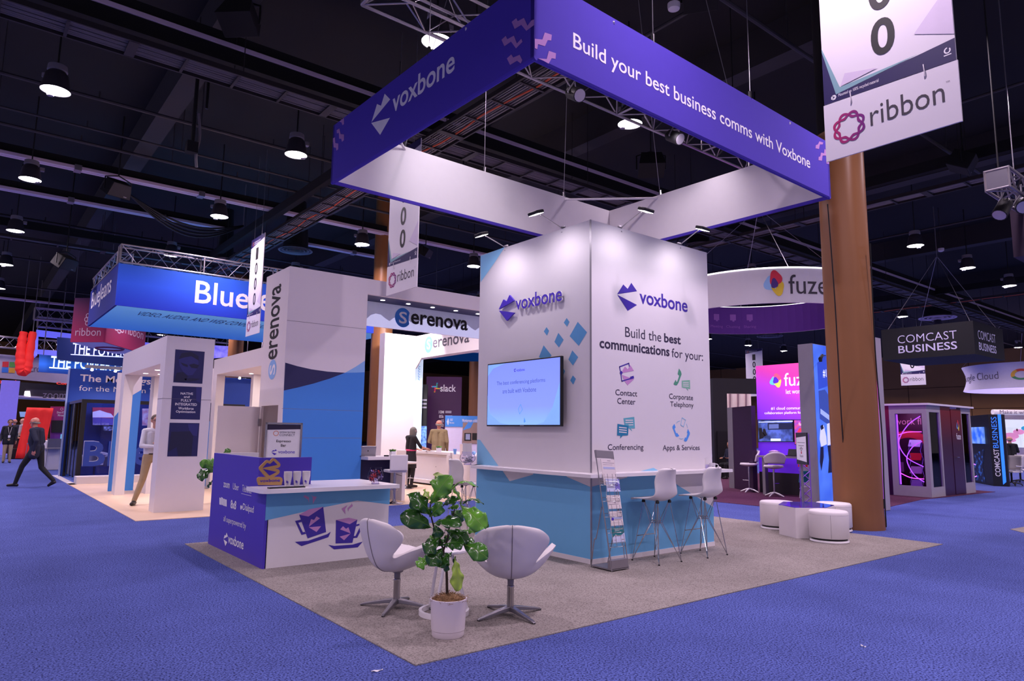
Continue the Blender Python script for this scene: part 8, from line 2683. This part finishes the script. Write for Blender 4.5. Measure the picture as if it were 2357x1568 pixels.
M_ = dict
NAVYJ, BLACKT, KHAKI, GREYS, WHITES = cloth('1c2138', 'navy_jacket_cloth'), cloth('15151b', 'black_trouser_cloth'), cloth('b09a78', 'khaki_cloth'), cloth('a8a6b4', 'grey_shirt_cloth'), cloth('dfe0ea', 'pale_shirt_cloth')
BROWNJ, SHOE = cloth('8a7858', 'brown_jacket_cloth'), mat('dark_shoe_leather', '1a1414', .4)
GREYH, BLACKH, BROWNH = mat('grey_hair', '7d7a74', .8, vary=.3, scale=60), mat('black_hair', '15110f', .6, vary=.3, scale=60), mat('greying_brown_hair', '5a4a40', .7, vary=.3, scale=60)
person('bald person in a dark navy jacket striding left past the red curtain', (1.615, 21.677, 0), math.radians(141 - 90), M_(skin=SKIN_B, top=NAVYJ, bottom=BLACKT, shoes=SHOE),
       dict(hipL=(-.09, .02, .92), kneeL=(-.09, .27, .52), ankL=(-.09, .40, .10), toeL=(-.10, .57, .05), hipR=(.09, -.02, .92), kneeR=(.09, -.10, .49), ankR=(.09, -.44, .17), toeR=(.10, -.32, .045),
            elL=(-.25, -.14, 1.16), wrL=(-.22, -.08, .93), elR=(.25, .04, 1.14), wrR=(.22, .24, .98), chest=(0, .05, 1.28), neck=(0, .08, 1.47), head=(0, .13, 1.62), shL=(-.19, .03, 1.42), shR=(.19, .07, 1.42)), 1.02, ('fringe', GREYH), jacket=True)
gm = person('person with glasses and pale shirt, arms folded, half behind the poster post', (3.16, 15.75, .01), math.radians(-105 - 90 + 20), M_(skin=SKIN_A, top=WHITES, bottom=KHAKI, shoes=SHOE),
       dict(elL=(-.25, .08, 1.14), wrL=(-.02, .22, 1.17), elR=(.25, .08, 1.14), wrR=(.03, .25, 1.13), kneeR=(.17, .05, .5), ankR=(.28, .0, .085), toeR=(.36, .14, .035), hipR=(.10, 0, .92)), 1.03, ('short', BROWNH))
gl = MB()
hd_ = Vector((0, .03, 1.635))
for s in (-1, 1):
    c = hd_ + Vector((s * .035, .095, .012))
    gl.tube([c + Vector((.026 * math.cos(k * .628), 0, .02 * math.sin(k * .628))) for k in range(10)], .003, 5, closed=True)
    gl.tube([hd_ + Vector((s * .06, .09, .014)), hd_ + Vector((s * .09, .0, .014))], .0025, 5)
gl.tube([hd_ + Vector((-.01, .1, .014)), hd_ + Vector((.01, .1, .014))], .0025, 5)
part('glasses', gl, BLACK, gm)
part('belt', MB().tube([(.165 * math.cos(k * .314), .118 * math.sin(k * .314), .985) for k in range(20)], .014, 6, closed=True), SHOE, gm)
p1_ = person('person in a dark jacket and khaki trousers wearing a lanyard, at the left edge', (1.677, 36.346, 0), math.radians(-100 - 90 + 10), M_(skin=SKIN_C, top=cloth('17181f', 'black_jacket_cloth'), bottom=KHAKI, shoes=SHOE), None, 1.04, ('short', BLACKH), jacket=True)
part('lanyard', MB().tube([(-.06, .10, 1.45), (-.03, .155, 1.28), (0, .17, 1.12), (.03, .155, 1.28), (.06, .10, 1.45)], .006, 5), WHITE_PLASTIC, p1_)
part('badge', MB().box((-.04, .165, 1.02), (.04, .175, 1.12)), CUP, p1_)
person('bald person in a dark suit seen from behind, at the far left', (2.172, 43.408, 0), math.radians(75 - 90), M_(skin=SKIN_B, top=NAVYJ, bottom=BLACKT, shoes=SHOE), None, 1.08, ('fringe', GREYH), jacket=True)
person('bald person in a grey polo shirt and dark trousers turned to the left', (2.46, 42.105, 0), math.radians(150 - 90), M_(skin=SKIN_A, top=GREYS, bottom=BLACKT, shoes=SHOE, bare_arms=True), dict(elL=(-.24, .0, 1.12), wrL=(-.14, .20, 1.05), elR=(.24, .0, 1.12), wrR=(.12, .22, 1.05)), 1.1)
wb = Vector((9.899, 16.896, 1.466))
wm = person('person with long grey-brown hair in a black top with pink sash', (wb.x, wb.y, .01), math.radians(-20 - 90 + 25), M_(skin=SKIN_A, top=cloth('1b181c', 'black_top_cloth'), bottom=cloth('201c22', 'black_skirt_cloth'), shoes=SHOE, bare_arms=True),
       dict(elR=(.26, .16, 1.15), wrR=(.20, .42, 1.10), elL=(-.24, .10, 1.14), wrL=(-.14, .34, 1.08), head=(0, .08, 1.60), neck=(0, .04, 1.46)), .96, ('long', mat('long_grey_brown_hair', '6e6a62', .7, vary=.3, scale=50)))
part('sash', MB().tube([(.165 * math.cos(k * .314), .122 * math.sin(k * .314), 1.06) for k in range(20)], .028, 8, closed=True), cloth('c03a68', 'pink_sash_cloth'), wm)
part('skirt', MB().lathe([(.165, 1.02), (.19, .85), (.20, .55)], n=24, caps=False, sy=.8), cloth('201c22', 'black_skirt_cloth'), wm)
bb_ = Vector((11.81, 18.47, 1.466))
person('person with thin grey hair in a brown jacket, seen from behind', (bb_.x, bb_.y, .01), math.radians(55 - 90), M_(skin=SKIN_B, top=BROWNJ, bottom=KHAKI, shoes=SHOE), dict(elL=(-.27, .05, 1.14), wrL=(-.20, .24, 1.1)), 1.08, ('fringe', GREYH), jacket=True)
nb_ = Vector((14.283, 21.532, 1.457))
person('dark haired person in a navy suit, back to the viewer, before the pale panel', (nb_.x, nb_.y, 0), math.radians(48 - 90), M_(skin=SKIN_C, top=cloth('1d2040', 'navy_suit_cloth'), bottom=BLACKT, shoes=SHOE), None, .95, ('short', BLACKH), jacket=True)
SITP = dict(pel=(0, 0, .52), chest=(0, .03, .86), neck=(0, .04, 1.05), head=(0, .07, 1.215), hipL=(-.09, .02, .50), hipR=(.09, .02, .50), kneeL=(-.11, .42, .50), kneeR=(.11, .42, .50), ankL=(-.11, .40, .085), ankR=(.11, .40, .085), toeL=(-.12, .56, .035), toeR=(.12, .56, .035),
            shL=(-.185, .02, 1.005), shR=(.185, .02, 1.005), elL=(-.25, .06, .75), elR=(.25, .06, .75), wrL=(-.16, .30, .74), wrR=(.16, .30, .74))
rb_ = (40.2, 11.286, 0)
person('seated person in black seen from behind, before the bright leaf picture', (rb_[0], rb_[1], 0), math.radians(20 - 90), M_(skin=SKIN_A, top=cloth('121216', 'plain_black_cloth'), bottom=BLACKT, shoes=SHOE), SITP, 1.25, ('fringe', GREYH))
gb_ = Vector((22.053, 14.785, 0.963))
person('seated person in dark clothes glimpsed beside the plum panel', (gb_.x, gb_.y, 0), math.radians(170 - 90), M_(skin=SKIN_C, top=NAVYJ, bottom=BLACKT, shoes=SHOE), SITP, 1.0, ('short', BLACKH))
